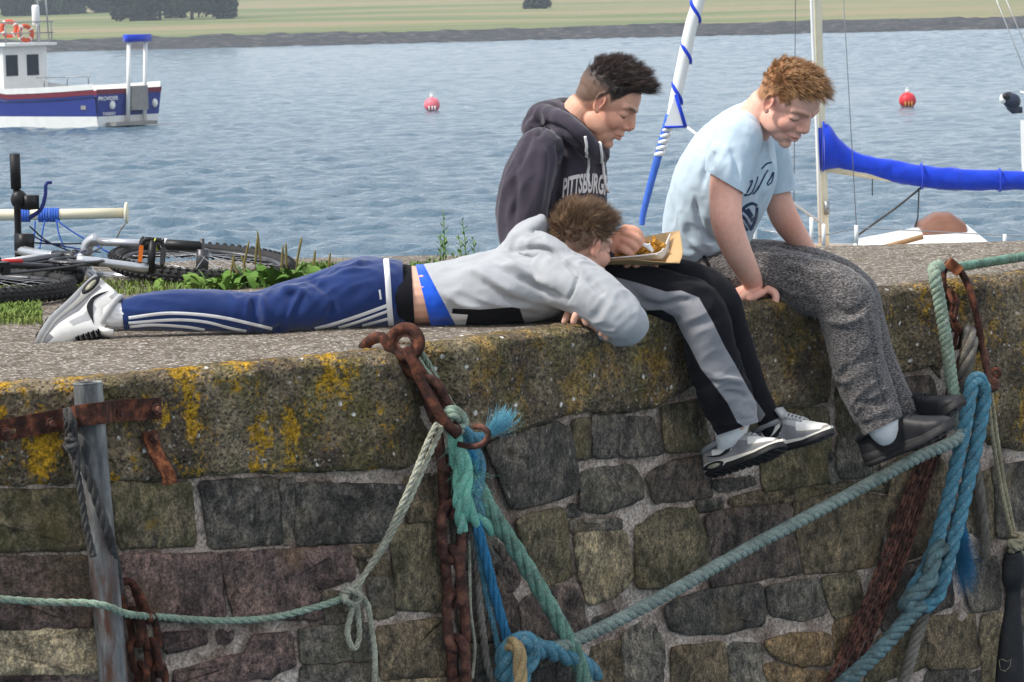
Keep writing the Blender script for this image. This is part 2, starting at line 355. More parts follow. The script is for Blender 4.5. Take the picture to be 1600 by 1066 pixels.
def m_leaf(name, a, b):
    t = NT(name); oi = t.noise(t.pos(), .7, 3); oi2 = t.noise(t.pos(), 6, 2)
    col = t.mix(t.rng(oi, .35, .65), srgb(*a), srgb(*b)); col = t.mix(.6, col, t.ramp(oi2, [(.3, (.7,) * 3), (.7, (1.25,) * 3)]), 'MULTIPLY')
    return t.done(col, .7, None, spec=.2)
M['farleaf'] = m_leaf('far_foliage', (30, 48, 32), (56, 74, 42)); M['bark'] = m_plain('bark', srgb(80, 70, 58), .9, .4, 12, .6)
def far_tree(px, py, D, wpx, hpx, seed, label, group):
    b = at(px, py, D); b.z = land_z(b.x, b.y) - .1; s = D / F_PX; w, h = wpx * s / 2, hpx * s
    t = thing('tree', b, label, 'tree', group); rg = random.Random(seed); mb = MB()
    mb.tube([b, b + Vector((.1, 0, h * .4)), b + Vector((0, .1, h * .75))], [.28, .2, .06], 7)
    for k in range(6):
        a = k * 1.05 + rg.random(); q = b + Vector((0, 0, h * (.25 + .06 * k)))
        mb.tube([q, q + Vector((math.cos(a) * w * .4, math.sin(a) * w * .4, h * .14)), q + Vector((math.cos(a) * w * .75, math.sin(a) * w * .7, h * .2))], [.1, .06, .02], 5)
    mb.build('trunk', M['bark'], t)
    lobes = []
    for k in range(16):
        a = rg.random() * 6.28; rr = rg.random() ** .6
        lobes.append((Vector((math.cos(a) * w * .62 * rr, math.sin(a) * w * .5 * rr, h * (.06 + .76 * rg.random()))), w * (.28 + .2 * rg.random()), h * (.14 + .1 * rg.random())))
    V = []; Fc = []
    for c, r1, r2 in lobes:
        for k in range(210):
            u = Vector((rg.gauss(0, 1), rg.gauss(0, 1), rg.gauss(0, 1))).normalized() * (.65 + .45 * rg.random())
            p = b + c + Vector((u.x * r1, u.y * r1, u.z * r2)); q = Vector((rg.gauss(0, 1), rg.gauss(0, 1), rg.gauss(0, 1))).normalized(); e = q.orthogonal().normalized(); g = q.cross(e)
            s1 = .26 + .3 * rg.random(); i = len(V); V += [tuple(p + e * s1), tuple(p + g * s1 * .6), tuple(p - e * s1), tuple(p - g * s1 * .6)]; Fc.append((i, i + 1, i + 2, i + 3))
    mesh_obj('crown', V, Fc, M['farleaf'], t, smooth=False)
grp = 'trees in the dark clump across the water'
labs = ['leftmost tree of the dark clump across the water', 'second tree from the left in the dark clump across the water', 'third tree from the left in the dark clump across the water', 'rightmost tree of the dark clump across the water', 'tallest tree standing behind the dark clump across the water']
for k, (px, py, D, w, h) in enumerate([(205, 38, 500, 70, 90), (250, 37, 505, 90, 110), (300, 37, 500, 90, 100), (342, 37, 505, 70, 95), (275, 34, 520, 90, 130)]):
    far_tree(px, py, D, w, h, k, labs[k], grp)
for k, (px, py, D, w, h) in enumerate([(20, 17, 560, 90, 60), (75, 17, 565, 80, 50), (125, 14, 570, 80, 40), (160, 12, 575, 60, 60)]):
    far_tree(px, py, D, w, h, 20 + k, ['distant hedgerow tree above the wheelhouse at the left border', 'distant hedgerow tree just right of the wheelhouse mast', 'low distant hedgerow tree midway between wheelhouse and dark clump', 'distant hedgerow tree touching the left of the dark clump'][k], 'hedgerow trees behind the pasture')
far_tree(838, 20, 520, 46, 34, 40, 'small lone bush in the far pasture above the dark-haired boy', None)

# ------------------------------------------------------------------ quay: edge line, deck, wall
EDGE = [(-420, 640), (-200, 622), (-60, 608), (0, 602), (150, 592), (300, 577), (450, 563), (604, 549), (680, 538), (800, 522), (900, 508), (1010, 494), (1130, 478), (1250, 465), (1370, 452), (1480, 441), (1600, 427), (1760, 412), (2000, 395)]
EP = cr([tuple(ground(*e)) for e in EDGE], 8)[:, :2]
EU = EP[:, 0] / EP[:, 1]
ET = np.gradient(EP, axis=0); ET /= np.linalg.norm(ET, axis=1)[:, None]
for _ in range(3): ET[1:-1] = (ET[:-2] + ET[1:-1] * 2 + ET[2:]) / 4
EN = np.stack([ET[:, 1], -ET[:, 0]], 1)                       # outward, towards the camera
def wall_u(u): return float(np.interp(u, EU, EP[:, 0])), float(np.interp(u, EU, EP[:, 1])), Vector((float(np.interp(u, EU, EN[:, 0])), float(np.interp(u, EU, EN[:, 1])), 0)).normalized()
def wp(px, py, off=0.0):                                      # point on the wall face under a photo pixel, moved off metres outward
    d = ray(px, py); x, y, n = wall_u(d.x); p = CAM + d * y
    if not off: return p
    k = y                                                     # slide along the sight line until the point stands off the face
    for _ in range(5):
        p = CAM + d * k; x2, y2, n2 = wall_u(p.x / p.y); g = (p.x - x2) * n2.x + (p.y - y2) * n2.y; k += (off - g) / (d.x * n2.x + d.y * n2.y)
    return CAM + d * k
def wz(px, z, off=0.0):                                       # point on the wall face at height z, below edge pixel column px
    d = ray(px, 533); x, y, n = wall_u(d.x); return Vector((x, y, z)) + n * off
def wn_(px): return wall_u(ray(px, 533).x)[2]

FAR = 12.62
de = EP[(EP[:, 0] > -4) & (EP[:, 0] < 5)]; V = []; nk = 16
den = EN[(EP[:, 0] > -4) & (EP[:, 0] < 5)]
for (x, y), n in zip(de, den):
    x0, y0 = x - n[0] * .035, y - n[1] * .035
    for k in range(nk):
        f = (k / (nk - 1)) ** 1.6; V.append((x0 * (1 - f) + (x0 - .25 * (1 - abs(x0) / 6)) * f, y0 + (FAR - y0) * f, .012 * noise.noise((x0 * 3, (y0 + (FAR - y0) * f) * 3, 0)) * min(1, f * 6) - .002))
mb = MB(); mb.grid(V, len(de), nk)
back = [V[i * nk + nk - 1] for i in range(len(de))]
W2 = []
for b in back: W2 += [(b[0], b[1] + .03, b[2] - .03), (b[0], b[1] + .05, -3.4)]
mb.grid([tuple(q) for b in zip(back, W2[0::2], W2[1::2]) for q in b], len(back), 3)
for o_ in (mb.build('quay_deck', M['deck'], origin=(0, 10, 0)),): tag(o_, kind='structure')
# raised kerb of old stone along the far edge of the deck
wall = thing('harbour_wall', wz(800, -3.3), 'old rubble stone harbour wall with weathered concrete coping under the boys', 'wall')
pxs = np.arange(-330, 1900, 9); zs = np.concatenate([np.arange(-.16, -1.0, -.018), [-1.1, -1.4, -2, -3.3]])
V = []
for px in pxs:
    for z in zs:
        p = wz(px, z); a = .006 * noise.noise((p.x * 9, p.y * 9, p.z * 9)) + .004 * noise.noise((p.x * 40, p.y * 40, p.z * 40)); V.append(tuple(wz(px, z, a + .002)))
mb = MB(); mb.grid(V, len(pxs), len(zs)); mb.build('mortar', M['mortar'], wall)

def inset_poly(P, d):
    n = len(P); c = P.mean(0); T = np.roll(P, -1, 0) - np.roll(P, 1, 0); T /= np.linalg.norm(T, axis=1)[:, None] + 1e-9
    N = np.stack([-T[:, 1], T[:, 0]], 1); s = np.sign(((c - P) * N).sum(1)).sum(); return P + N * (1 if s > 0 else -1) * d
def stone(poly, col, h=.016, alg=.0, fl=.3, li=.0, grow=5.4, name='stone'):
    P = np.array(poly, float); c = P.mean(0); out = []
    n = len(P)
    for i in range(n):                                        # straight-ish sides, rounded corners, ragged line
        a, b, d = P[i - 1], P[i], P[(i + 1) % n]; la = np.linalg.norm(a - b); ld = np.linalg.norm(d - b); q = min(.25, 5 / la, 5 / ld) if min(la, ld) > 0 else .2
        out += [b + (a - b) * q, .25 * (b + (a - b) * q) + .5 * b + .25 * (b + (d - b) * q), b + (d - b) * q]
        for f in np.arange(1, max(1, int(ld / 12))) / max(1, int(ld / 12)):
            if q < f < 1 - q: out.append(b + (d - b) * f)
    O = np.array(out); O = inset_poly(O, -grow)
    O += np.array([[noise.noise((x * .09, y * .09, 1)) * 3.2 + noise.noise((x * .3, y * .3, 4)) * 1.4, noise.noise((x * .09, y * .09, 7)) * 3.2 + noise.noise((x * .3, y * .3, 8)) * 1.4] for x, y in O])
    m = len(O); sd = random.random() * 50; rings = [(0, -.02), (0, h * .45), (1.0, h * .8), (4.0, h)]
    V = []; tilt = (random.uniform(-1, 1) * .006, random.uniform(-1, 1) * .006); ext = max(np.ptp(P[:, 0]), 40)
    def put(x, y, hh):
        rel = .011 * noise.noise((x * .02 + sd, y * .02, 1)) + .006 * noise.noise((x * .06, y * .06 + sd, 2)) + .005 * noise.noise((x * .17, y * .17, sd))
        k = max(0, min(1, hh / h)); V.append(tuple(wp(x, y, hh + k * (rel + tilt[0] * (x - c[0]) / ext * 2 + tilt[1] * (y - c[1]) / ext * 2))))
    for ins, hh in rings:
        for x, y in (inset_poly(O, ins) if ins else O): put(x, y, hh)
    Q = inset_poly(O, 5.0); cc = Q.mean(0)
    for s in (.78, .55, .3):
        for x, y in Q: put(cc[0] + (x - cc[0]) * s, cc[1] + (y - cc[1]) * s, h * 1.08)
    put(cc[0], cc[1], h * 1.08); K = len(rings) + 3
    F = [(k * m + j, k * m + (j + 1) % m, (k + 1) * m + (j + 1) % m, (k + 1) * m + j) for k in range(K - 1) for j in range(m)] + [((K - 1) * m + j, (K - 1) * m + (j + 1) % m, K * m) for j in range(m)]
    if ((O - np.roll(O, 1, 0))[:, 0] * (O + np.roll(O, 1, 0))[:, 1]).sum() < 0: F = [f[::-1] for f in F]
    o = mesh_obj(name, V, F, M['stone'], wall); o.color = srgb(*col); o['algae'] = float(alg); o['flecks'] = float(fl); o['lichen'] = float(li)
    return o
OLV = (116, 106, 86); PUR = (116, 97, 92); GRY = (108, 102, 94); DRK = (94, 89, 83); TAN = (160, 145, 118); BRN = (120, 106, 87); CRM = (194, 176, 146); SLB = (120, 114, 104); ORG = (144, 121, 92); DPB = (102, 90, 83)
ST = [
 ([(-160, 770), (125, 768), (134, 855), (-160, 862)], OLV, .02, .7, .2, .6), ([(176, 757), (296, 757), (302, 850), (188, 853)], OLV, .02, .6, .3, .3),
 ([(315, 755), (432, 750), (440, 846), (330, 855)], DRK, .018, .1, .7, 0), ([(440, 752), (459, 752), (462, 850), (446, 850)], GRY, .012, 0, 0, 0),
 ([(465, 757), (640, 762), (628, 795), (600, 842), (468, 850)], DRK, .022, .1, .9, .1), ([(634, 750), (688, 742), (692, 812), (640, 815)], BRN, .014, .2, .2, 0),
 ([(-160, 876), (138, 873), (143, 978), (-160, 985)], PUR, .02, .35, .1, .05), ([(190, 870), (342, 868), (350, 964), (240, 968), (200, 960)], PUR, .02, .12, .2, .15),
 ([(348, 868), (545, 856), (553, 902), (500, 918), (500, 964), (368, 966)], PUR, .02, .05, .2, .0), ([(553, 858), (596, 854), (596, 867), (556, 868)], BRN, .01, 0, 0, 0),
 ([(562, 874), (604, 868), (610, 900), (572, 904)], BRN, .01, .2, .2, 0), ([(506, 926), (558, 930), (566, 968), (510, 974)], GRY, .012, .1, .1, 0), ([(574, 908), (611, 904), (615, 958), (586, 966)], GRY, .012, .3, .2, 0),
 ([(614, 826), (688, 820), (700, 952), (622, 950)], OLV, .016, .2, .1, .05),
 ([(-160, 990), (146, 985), (152, 1050), (-160, 1052)], CRM, .018, 0, 0, .25), ([(-160, 1062), (90, 1060), (95, 1085), (-160, 1090)], PUR, .012, 0, 0, 0),
 ([(258, 992), (318, 988), (320, 1004), (262, 1018)], PUR, .012, 0, 0, 0), ([(343, 986), (363, 985), (360, 1001), (343, 1003)], PUR, .008, 0, 0, 0),
 ([(275, 1052), (385, 1022), (398, 996), (452, 990), (458, 1038), (420, 1056), (275, 1068)], PUR, .018, 0, .1, 0), ([(470, 986), (574, 977), (582, 1028), (474, 1034)], GRY, .014, .4, .1, .05),
 ([(472, 1044), (584, 1040), (588, 1085), (470, 1090)], GRY, .014, .3, .1, 0), ([(592, 984), (688, 968), (700, 1052), (598, 1058)], BRN, .016, .1, .1, .15), ([(600, 1068), (702, 1062), (706, 1090), (600, 1092)], TAN, .012, 0, 0, 0),
 ([(700, 706), (752, 694), (768, 790), (716, 800)], GRY, .012, .1, .2, 0), ([(708, 812), (768, 806), (778, 880), (714, 890)], DRK, .014, .1, .2, 0), ([(716, 902), (768, 897), (803, 935), (806, 998), (722, 1000)], DPB, .014, .1, .1, 0), ([(722, 1010), (800, 1012), (900, 1016), (905, 1090), (722, 1090)], DRK, .014, .1, .1, 0),
 ([(762, 697), (800, 680), (870, 663), (894, 676), (902, 763), (870, 778), (802, 794), (780, 740)], DRK, .022, .1, 1.0, .05),
 ([(898, 659), (921, 656), (927, 712), (903, 715)], OLV, .014, .1, .1, .3), ([(927, 653), (974, 650), (975, 694), (962, 710), (932, 713)], GRY, .014, 0, 0, 0), ([(978, 656), (1016, 655), (1034, 700), (1032, 707), (970, 711)], GRY, .02, .1, .3, 0), ([(1037, 638), (1092, 628), (1108, 700), (1042, 704)], OLV, .02, .1, .8, 0),
 ([(911, 737), (984, 730), (1003, 756), (1001, 778), (945, 798), (910, 794)], GRY, .018, .2, .3, 0), ([(1014, 742), (1050, 724), (1104, 714), (1111, 774), (1022, 782)], DPB, .02, .2, .2, .35), ([(888, 791), (904, 793), (904, 802), (890, 806)], DRK, .01, 0, 0, 0),
 ([(1116, 755), (1176, 746), (1178, 757), (1126, 765)], DRK, .012, .3, 0, 0), ([(1190, 712), (1290, 690), (1293, 752), (1196, 764)], OLV, .016, .5, .1, .05), ([(1296, 706), (1303, 713), (1308, 749), (1298, 753)], SLB, .012, 0, 0, 0),
 ([(1311, 682), (1356, 677), (1374, 730), (1366, 741), (1314, 744)], GRY, .014, .3, .0, 0), ([(1202, 643), (1290, 640), (1296, 700), (1232, 690)], OLV, .012, .5, .1, .1), ([(1310, 602), (1326, 600), (1352, 670), (1312, 674)], OLV, .014, .5, .1, 0), ([(1190, 650), (1130, 660), (1120, 700), (1186, 705)], OLV, .01, .3, 0, 0),
 ([(1378, 735), (1430, 708), (1452, 720), (1440, 740), (1384, 752)], OLV, .012, .4, 0, 0), ([(1330, 590), (1372, 585), (1420, 690), (1364, 672)], OLV, .012, .5, 0, 0),
 ([(810, 814), (850, 802), (879, 797), (884, 840), (892, 898), (856, 913), (828, 890)], OLV, .018, .3, .2, 0), ([(892, 817), (968, 813), (970, 826), (896, 830)], SLB, .01, 0, .1, 0), ([(900, 838), (974, 832), (988, 903), (964, 928), (922, 943), (908, 900)], TAN, .016, .1, .1, .0),
 ([(996, 827), (1036, 800), (1084, 797), (1098, 830), (1106, 893), (1060, 917), (998, 916)], OLV, .02, .35, .1, .05), ([(1105, 808), (1150, 797), (1234, 792), (1248, 893), (1180, 903), (1114, 915)], DPB, .02, .05, .15, 0), ([(1092, 787), (1127, 782), (1127, 793), (1094, 798)], DRK, .01, 0, 0, 0),
 ([(1140, 782), (1186, 770), (1236, 768), (1234, 784), (1150, 790)], BRN, .014, .2, .1, .05), ([(1242, 788), (1340, 766), (1384, 782), (1370, 878), (1335, 888), (1257, 893)], BRN, .018, .25, .1, .0), ([(1240, 768), (1330, 757), (1386, 748), (1396, 768), (1342, 760), (1244, 782)], OLV, .012, .3, .1, 0),
 ([(815, 942), (860, 917), (906, 926), (916, 988), (860, 1003), (822, 1003)], DPB, .016, .05, .1, 0), ([(776, 852), (799, 862), (810, 908), (799, 923), (782, 913)], DPB, .014, 0, .1, 0), ([(927, 970), (963, 957), (960, 967), (932, 980)], DRK, .01, 0, 0, 0),
 ([(976, 992), (1014, 968), (1033, 1000), (1034, 1040), (1030, 1090), (980, 1090)], SLB, .014, .1, 0, 0), ([(917, 1016), (970, 1002), (976, 1090), (930, 1090)], BRN, .014, .2, 0, 0),
 ([(1043, 947), (1110, 922), (1188, 917), (1193, 973), (1130, 986), (1072, 990), (1048, 979)], DRK, .018, .05, .1, 0), ([(1198, 920), (1278, 907), (1288, 958), (1250, 966), (1206, 960)], GRY, .016, .2, .2, 0), ([(1285, 907), (1338, 897), (1348, 948), (1306, 966)], OLV, .016, .15, .1, 0),
 ([(1052, 1014), (1128, 1007), (1140, 1090), (1054, 1090)], BRN, .016, .2, .1, .05), ([(1140, 1007), (1186, 1010), (1192, 1090), (1148, 1090)], SLB, .014, .1, .1, 0), ([(1197, 1007), (1230, 994), (1293, 992), (1300, 1033), (1250, 1038), (1217, 1026)], ORG, .02, .05, 0, .1), ([(1199, 1038), (1255, 1050), (1300, 1056), (1302, 1090), (1202, 1090)], ORG, .012, 0, 0, 0), ([(1304, 972), (1344, 966), (1345, 998), (1308, 1028)], ORG, .014, .1, 0, 0),
 ([(1396, 747), (1468, 718), (1490, 760), (1480, 848), (1396, 878), (1388, 800)], BRN, .016, .1, .1, 0), ([(1386, 892), (1480, 867), (1488, 943), (1382, 983)], DPB, .014, .1, .1, 0), ([(1376, 997), (1440, 977), (1445, 1038), (1352, 1073)], OLV, .014, .1, .1, 0), ([(1451, 967), (1520, 962), (1530, 1038), (1452, 1043)], BRN, .014, .2, .1, 0),
 ([(1554, 732), (1700, 712), (1700, 828), (1562, 838)], GRY, .014, .1, .2, 0), ([(1502, 762), (1544, 738), (1554, 838), (1512, 848)], OLV, .012, .1, .1, 0), ([(1500, 882), (1558, 872), (1560, 948), (1522, 953)], GRY, .014, .1, .1, 0), ([(1452, 1052), (1530, 1050), (1532, 1090), (1440, 1090)], DRK, .012, .1, .1, 0), ([(1536, 967), (1570, 960), (1574, 1090), (1540, 1090)], TAN, .012, .1, 0, 0), ([(1578, 852), (1700, 845), (1700, 1090), (1582, 1090)], GRY, .014, .1, .1, 0),
 ([(1378, 600), (1452, 590), (1466, 640), (1462, 690), (1424, 700)], DPB, .012, .1, .9, 0), ([(160, 985), (250, 990), (256, 1030), (168, 1030)], SLB, .008, 0, 0, 0), ([(166, 1045), (255, 1035), (262, 1085), (170, 1088)], PUR, .01, 0, 0, 0),
]
for s in ST: stone(*s)

# coping: cast blocks with a worn lip
def coping(xa, xb, bot, lic, alg, proud=.03, la=0, lb=0, sd=0.0):
    nx = max(8, int((xb - xa) / 6)); V = []
    prof = [(-.30, 0), (-.10, 0), (-.035, 0.0), (-.012, .02), (0, .06)] + [(0, t) for t in np.linspace(.1, .94, 22)] + [(-.010, .98), (-.05, 1.0)]
    botx = [b[0] for b in bot]; boty = [b[1] for b in bot]
    for i in range(nx + 1):
        f = i / nx
        for off, t in prof:
            px = xa + (xb - xa) * f + la * t * max(0, 1 - f * 5) + lb * t * max(0, 1 - (1 - f) * 5)
            by = float(np.interp(px, botx, boty)) + 6 * noise.noise((px * .03, sd, 0)); zb = wp(px, by).z
            endr = min(1, min(f, 1 - f) * nx / 3.0)
            z = zb * t if t > 0 else .004 + (off + .035) * .03
            p0 = wz(px, z); q = (p0.x * 1.0, p0.y, p0.z)
            dsp = .020 * noise.noise((q[0] * 4 + sd, q[1] * 4, q[2] * 5)) + .015 * noise.noise((q[0] * 13, q[1] * 13, q[2] * 13)) + .009 * noise.noise((q[0] * 40, q[1] * 40, q[2] * 40))
            o = proud + off + (dsp if t > .01 else 0) - (1 - endr) * .035
            if t == 0: z += .006 * noise.noise((q[0] * 20, q[1] * 20, off * 30)); z -= .05 if off < -.29 else 0.0
            if .0 < t < .1: z += .012 * noise.noise((q[0] * 25, q[1] * 25, sd)) - .002
            V.append(tuple(wz(px, z, o)))
    mb = MB(); m = len(prof); mb.grid(V, nx + 1, m)
    c0 = [V[j] for j in range(m)]; mb.add(c0, [tuple(range(m))]); c1 = [V[nx * m + j] for j in range(m)]; mb.add(c1, [tuple(range(m))[::-1]])
    o = mb.build('coping_block', M['coping'], wall); o['lichen'] = float(lic); o['algae'] = float(alg); return o
LB = [(-400, 790), (0, 762), (130, 760), (260, 752), (380, 742), (500, 740), (620, 735), (700, 720)]
RB = [(640, 715), (740, 690), (790, 680), (880, 650), (900, 648), (975, 648), (1010, 640), (1060, 610), (1140, 612), (1190, 640), (1295, 635), (1320, 600), (1375, 590), (1450, 575), (1540, 700), (1620, 712), (1760, 700)]
coping(-400, 612, LB, 1.0, .8, .03, 0, 80, 1.0)
coping(668, 1082, RB, .35, .8, .034, 40, 0, 2.0)
coping(1126, 1302, RB, .3, .5, .03, 0, 0, 3.0)
coping(1318, 1474, RB, .9, .4, .032, 0, 0, 4.0)
coping(1492, 1880, RB, .55, .3, .034, 0, 0, 5.0)
# ------------------------------------------------------------------ iron and ropes on the wall
def P3(pts, n=10):                   # (px, py, off) rows on the wall -> smooth world polyline
    return cr([tuple(wp(x, y, o)) for x, y, o in pts], n)
PXM = 9.7 / F_PX                     # metres per photo pixel near the wall

# galvanised pipe
def m_galv():
    t = NT('galvanised_steel'); v = t.pos(); n = t.noise(t.mapv(v, (1, 1, .25)), 14, 5, .65)
    col = t.ramp(n, [(.38, srgb(70, 72, 74)), (.5, srgb(112, 113, 112)), (.62, srgb(150, 150, 146))])
    rz = t.n('SeparateXYZ'); t.L(v, rz.inputs[0])
    rm = t.math('MULTIPLY', t.rng(t.noise(t.mapv(v, (1, 1, .2)), 22, 5, .7), .45, .62), t.rng(rz.outputs[2], -.22, -.5))
    col = t.mix(rm, col, srgb(92, 60, 46)); return t.done(col, .5, t.bump(t.noise(v, 90, 4), .4, .003), .15)
M['galv'] = m_galv()
pipe = thing('post', wp(165, 1090, .05), 'leaning grey galvanised pipe standing against the wall at left', 'post')
pp = P3([(137, 599, .075), (150, 760, .085), (163, 900, .09), (178, 1066, .095), (186, 1170, .1)], 8)
mb = MB(); mb.tube(pp, 22.5 * PXM * .9, 20, cap=False); a = pp[0]; d = (pp[1] - pp[0]); d /= np.linalg.norm(d)
mb.tube([a - d * .0005, a + d * .05], 19.5 * PXM * .9, 20, cap=False); mb.build('tube', M['galv'], pipe)
T_, N_, B_ = frames(pp); mb = MB(); mb.torus(Vector(a), basis(N_[0], d), 21 * PXM * .9, 1.8 * PXM, 28, 8); mb.build('rim', M['galv'], pipe)

# iron strap over the pipe
st = thing('iron_strap', wp(120, 690, .03), 'long flat rusty iron strap bolted across the grey pipe', 'strap')
sp = P3([(-60, 685, .036), (0, 673, .036), (60, 662, .036), (98, 655, .037), (112, 652, .07), (122, 650, .122), (142, 647, .134), (160, 645, .12), (170, 643, .07), (182, 642, .037), (215, 640, .036), (250, 638, .035)], 6)
mb = MB(); hh = 15 * PXM; th = .007; V = []
for i, p in enumerate(sp):
    n = np.array(wn_(150)); up = np.array((0.0, 0, 1)) ; tt = sp[min(i + 1, len(sp) - 1)] - sp[max(i - 1, 0)]; tt /= np.linalg.norm(tt); nn = np.cross(tt, up); nn /= np.linalg.norm(nn); nn = nn if nn @ n > 0 else -nn
    V += [tuple(p + up * hh), tuple(p + up * hh + nn * th), tuple(p - up * hh + nn * th), tuple(p - up * hh), tuple(p + up * hh)]
mb.grid(V, len(sp), 5); mb.add(V[-5:-1], [(0, 1, 2, 3)]); mb.build('band', M['rust'], st, smooth=False)
def bolt(px, py, off, parent, r=8):
    n = wn_(px); p = wp(px, py, off); B = basis(n, (0, 0, 1)); Bm = Matrix((B.col[1], B.col[2], B.col[0])).transposed(); mb = MB()
    mb.prism([(math.cos(k * math.pi / 3 + .3) * r * PXM, math.sin(k * math.pi / 3 + .3) * r * PXM) for k in range(6)], .009, Bm, p)
    mb.tube([p, p + n * .02], r * .55 * PXM, 10); mb.build('bolt', M['rust_dark'], parent, smooth=False)
for x, y in ((9, 676), (80, 661), (187, 646), (243, 639)): bolt(x, y, .042, st)
# bent bracket
br = thing('iron_bracket', wp(250, 755, .03), 'short bent rusty iron bracket below the strap, right of the pipe', 'bracket')
bp = P3([(233, 674, .038), (236, 690, .04), (242, 708, .055), (252, 726, .075), (262, 742, .085), (264, 756, .085)], 6)
mb = MB(); V = []; w = 11 * PXM; side = np.array((ET[np.argmin(abs(EU - ray(250, 700).x))][0], ET[np.argmin(abs(EU - ray(250, 700).x))][1], 0.06))
for i, p in enumerate(bp):
    tt = bp[min(i + 1, len(bp) - 1)] - bp[max(i - 1, 0)]; nn = np.cross(side, tt); nn /= np.linalg.norm(nn); nn = nn if nn[1] < 0 else -nn; ww = w * (1.1 if i < 8 else 1)
    V += [tuple(p - side * ww), tuple(p - side * ww + nn * .007), tuple(p + side * ww + nn * .007), tuple(p + side * ww), tuple(p - side * ww)]
mb.grid(V, len(bp), 5); mb.add(V[-5:-1], [(0, 1, 2, 3)]); mb.build('bracket_strip', M['rust_orange'], br, smooth=False); bolt(239, 683, .045, br)

# ropes
def rope(name, label, pts, rpx, mat, strands=3, pitch=4.2, parent=None, off3=None, seg=7, hand=1, taper=None, cat='rope', group=None, world=False):
    P = even(cr([tuple(p) for p in pts], 10) if world else P3(pts), max(.004, rpx * PXM * .34)); r = rpx * PXM; T, N, B = frames(P); L = np.r_[0, np.cumsum(np.linalg.norm(np.diff(P, axis=0), axis=1))]
    mb = MB(); jit = np.array([1 + .09 * noise.noise((l * 30, rpx, 3)) for l in L])
    tp = np.ones(len(P)) if taper is None else np.interp(L / L[-1], [0, .5, 1], taper)
    for k in range(strands):
        a = hand * (2 * math.pi * L / (pitch * r * 2)) + 2 * math.pi * k / strands
        rc = (.5 if strands == 3 else .45 if strands == 2 else .58) * r; rs_ = (.56 if strands <= 3 else .46) * r
        C = P + (N * np.cos(a)[:, None] + B * np.sin(a)[:, None]) * rc * tp[:, None]; mb.tube(C, rs_ * jit * tp, seg)
    if strands > 3: mb.tube(P, r * .55 * tp, 6)
    o = mb.build(name, M[mat], parent)
    if parent is None: tag(o, label, cat, group)
    return o
def fibres(name, base, n, length, spread, direction, mat, parent, rad=.00035, curl=.3, grav=.4, seed=1, segs=7):
    rg = np.random.RandomState(seed); mb = MB(); base = np.asarray(base, float); D0 = np.array(direction, float); D0 /= np.linalg.norm(D0)
    for i in range(n):
        p = base[rg.randint(len(base))] + rg.normal(0, spread * .25, 3); d = D0 + rg.normal(0, curl, 3); d /= np.linalg.norm(d); l = length * (.45 + .75 * rg.rand()); pts = [p.copy()]
        w = rg.normal(0, 1, 3)
        for s in range(segs):
            d = d + np.array((0, 0, -grav / segs)) + rg.normal(0, curl * .35, 3) + .12 * w * math.sin(s * 1.3); d /= np.linalg.norm(d); pts.append(pts[-1] + d * l / segs)
        mb.tube(pts, np.linspace(rad, rad * .45, len(pts)), 3, cap=False)
    o = mb.build(name, M[mat], parent, smooth=False); o['kind'] = 'stuff'; return o
M['r_pale'] = m_rope('pale_rope', srgb(186, 186, 166), (110, 104, 88), .5)
M['r_mix'] = m_rope('faded_green_rope', srgb(150, 170, 150), (112, 110, 92), .5, .5)
M['r_sage'] = m_rope('sage_rope', srgb(146, 160, 152), (98, 106, 100), .55, .3)
M['r_green'] = m_rope('green_rope', srgb(122, 160, 142), (74, 88, 78), .6, .3)
M['r_fray'] = m_rope('frayed_green_rope', srgb(136, 206, 182), (120, 160, 146), .5, .3)
M['r_blue'] = m_rope('blue_rope', srgb(92, 146, 166), (68, 96, 104), .5, .3)
M['r_sky'] = m_rope('pale_sky_twine', srgb(128, 196, 216), (96, 160, 184), .4)
M['r_bright'] = m_rope('bright_blue_twine', srgb(56, 128, 170), (48, 96, 124), .5)
M['r_teal'] = m_rope('dirty_teal_rope', srgb(104, 132, 136), (66, 72, 68), .7, .2)
M['r_grey'] = m_rope('grey_rope', srgb(138, 132, 122), (92, 86, 76), .6)
M['r_dark'] = m_rope('dark_rope', srgb(84, 82, 80), (52, 50, 48), .6)
M['r_tan'] = m_rope('tan_rope', srgb(186, 160, 118), (142, 116, 80), .5)
M['r_cream'] = m_rope('cream_cord', srgb(178, 168, 140), (120, 112, 92), .5)

# dark line tied round the pipe
dk = rope('rope', 'dark grey rope wound down the leaning grey pipe', [(103, 640, .13), (112, 660, .15), (116, 690, .13), (124, 720, .15), (140, 750, .155), (154, 790, .155), (168, 830, .15), (176, 860, .12), (184, 900, .06), (188, 930, .05)], 6.5, 'r_dark')
rope('rope_turn', None, [(104, 642, .12), (108, 690, .10), (118, 730, .135), (126, 770, .14), (134, 820, .14), (146, 870, .15)], 5, 'r_dark', parent=dk)
rope('rope_end', None, [(116, 690, .14), (112, 700, .16), (106, 694, .12), (110, 684, .16)], 7, 'r_dark', parent=dk)

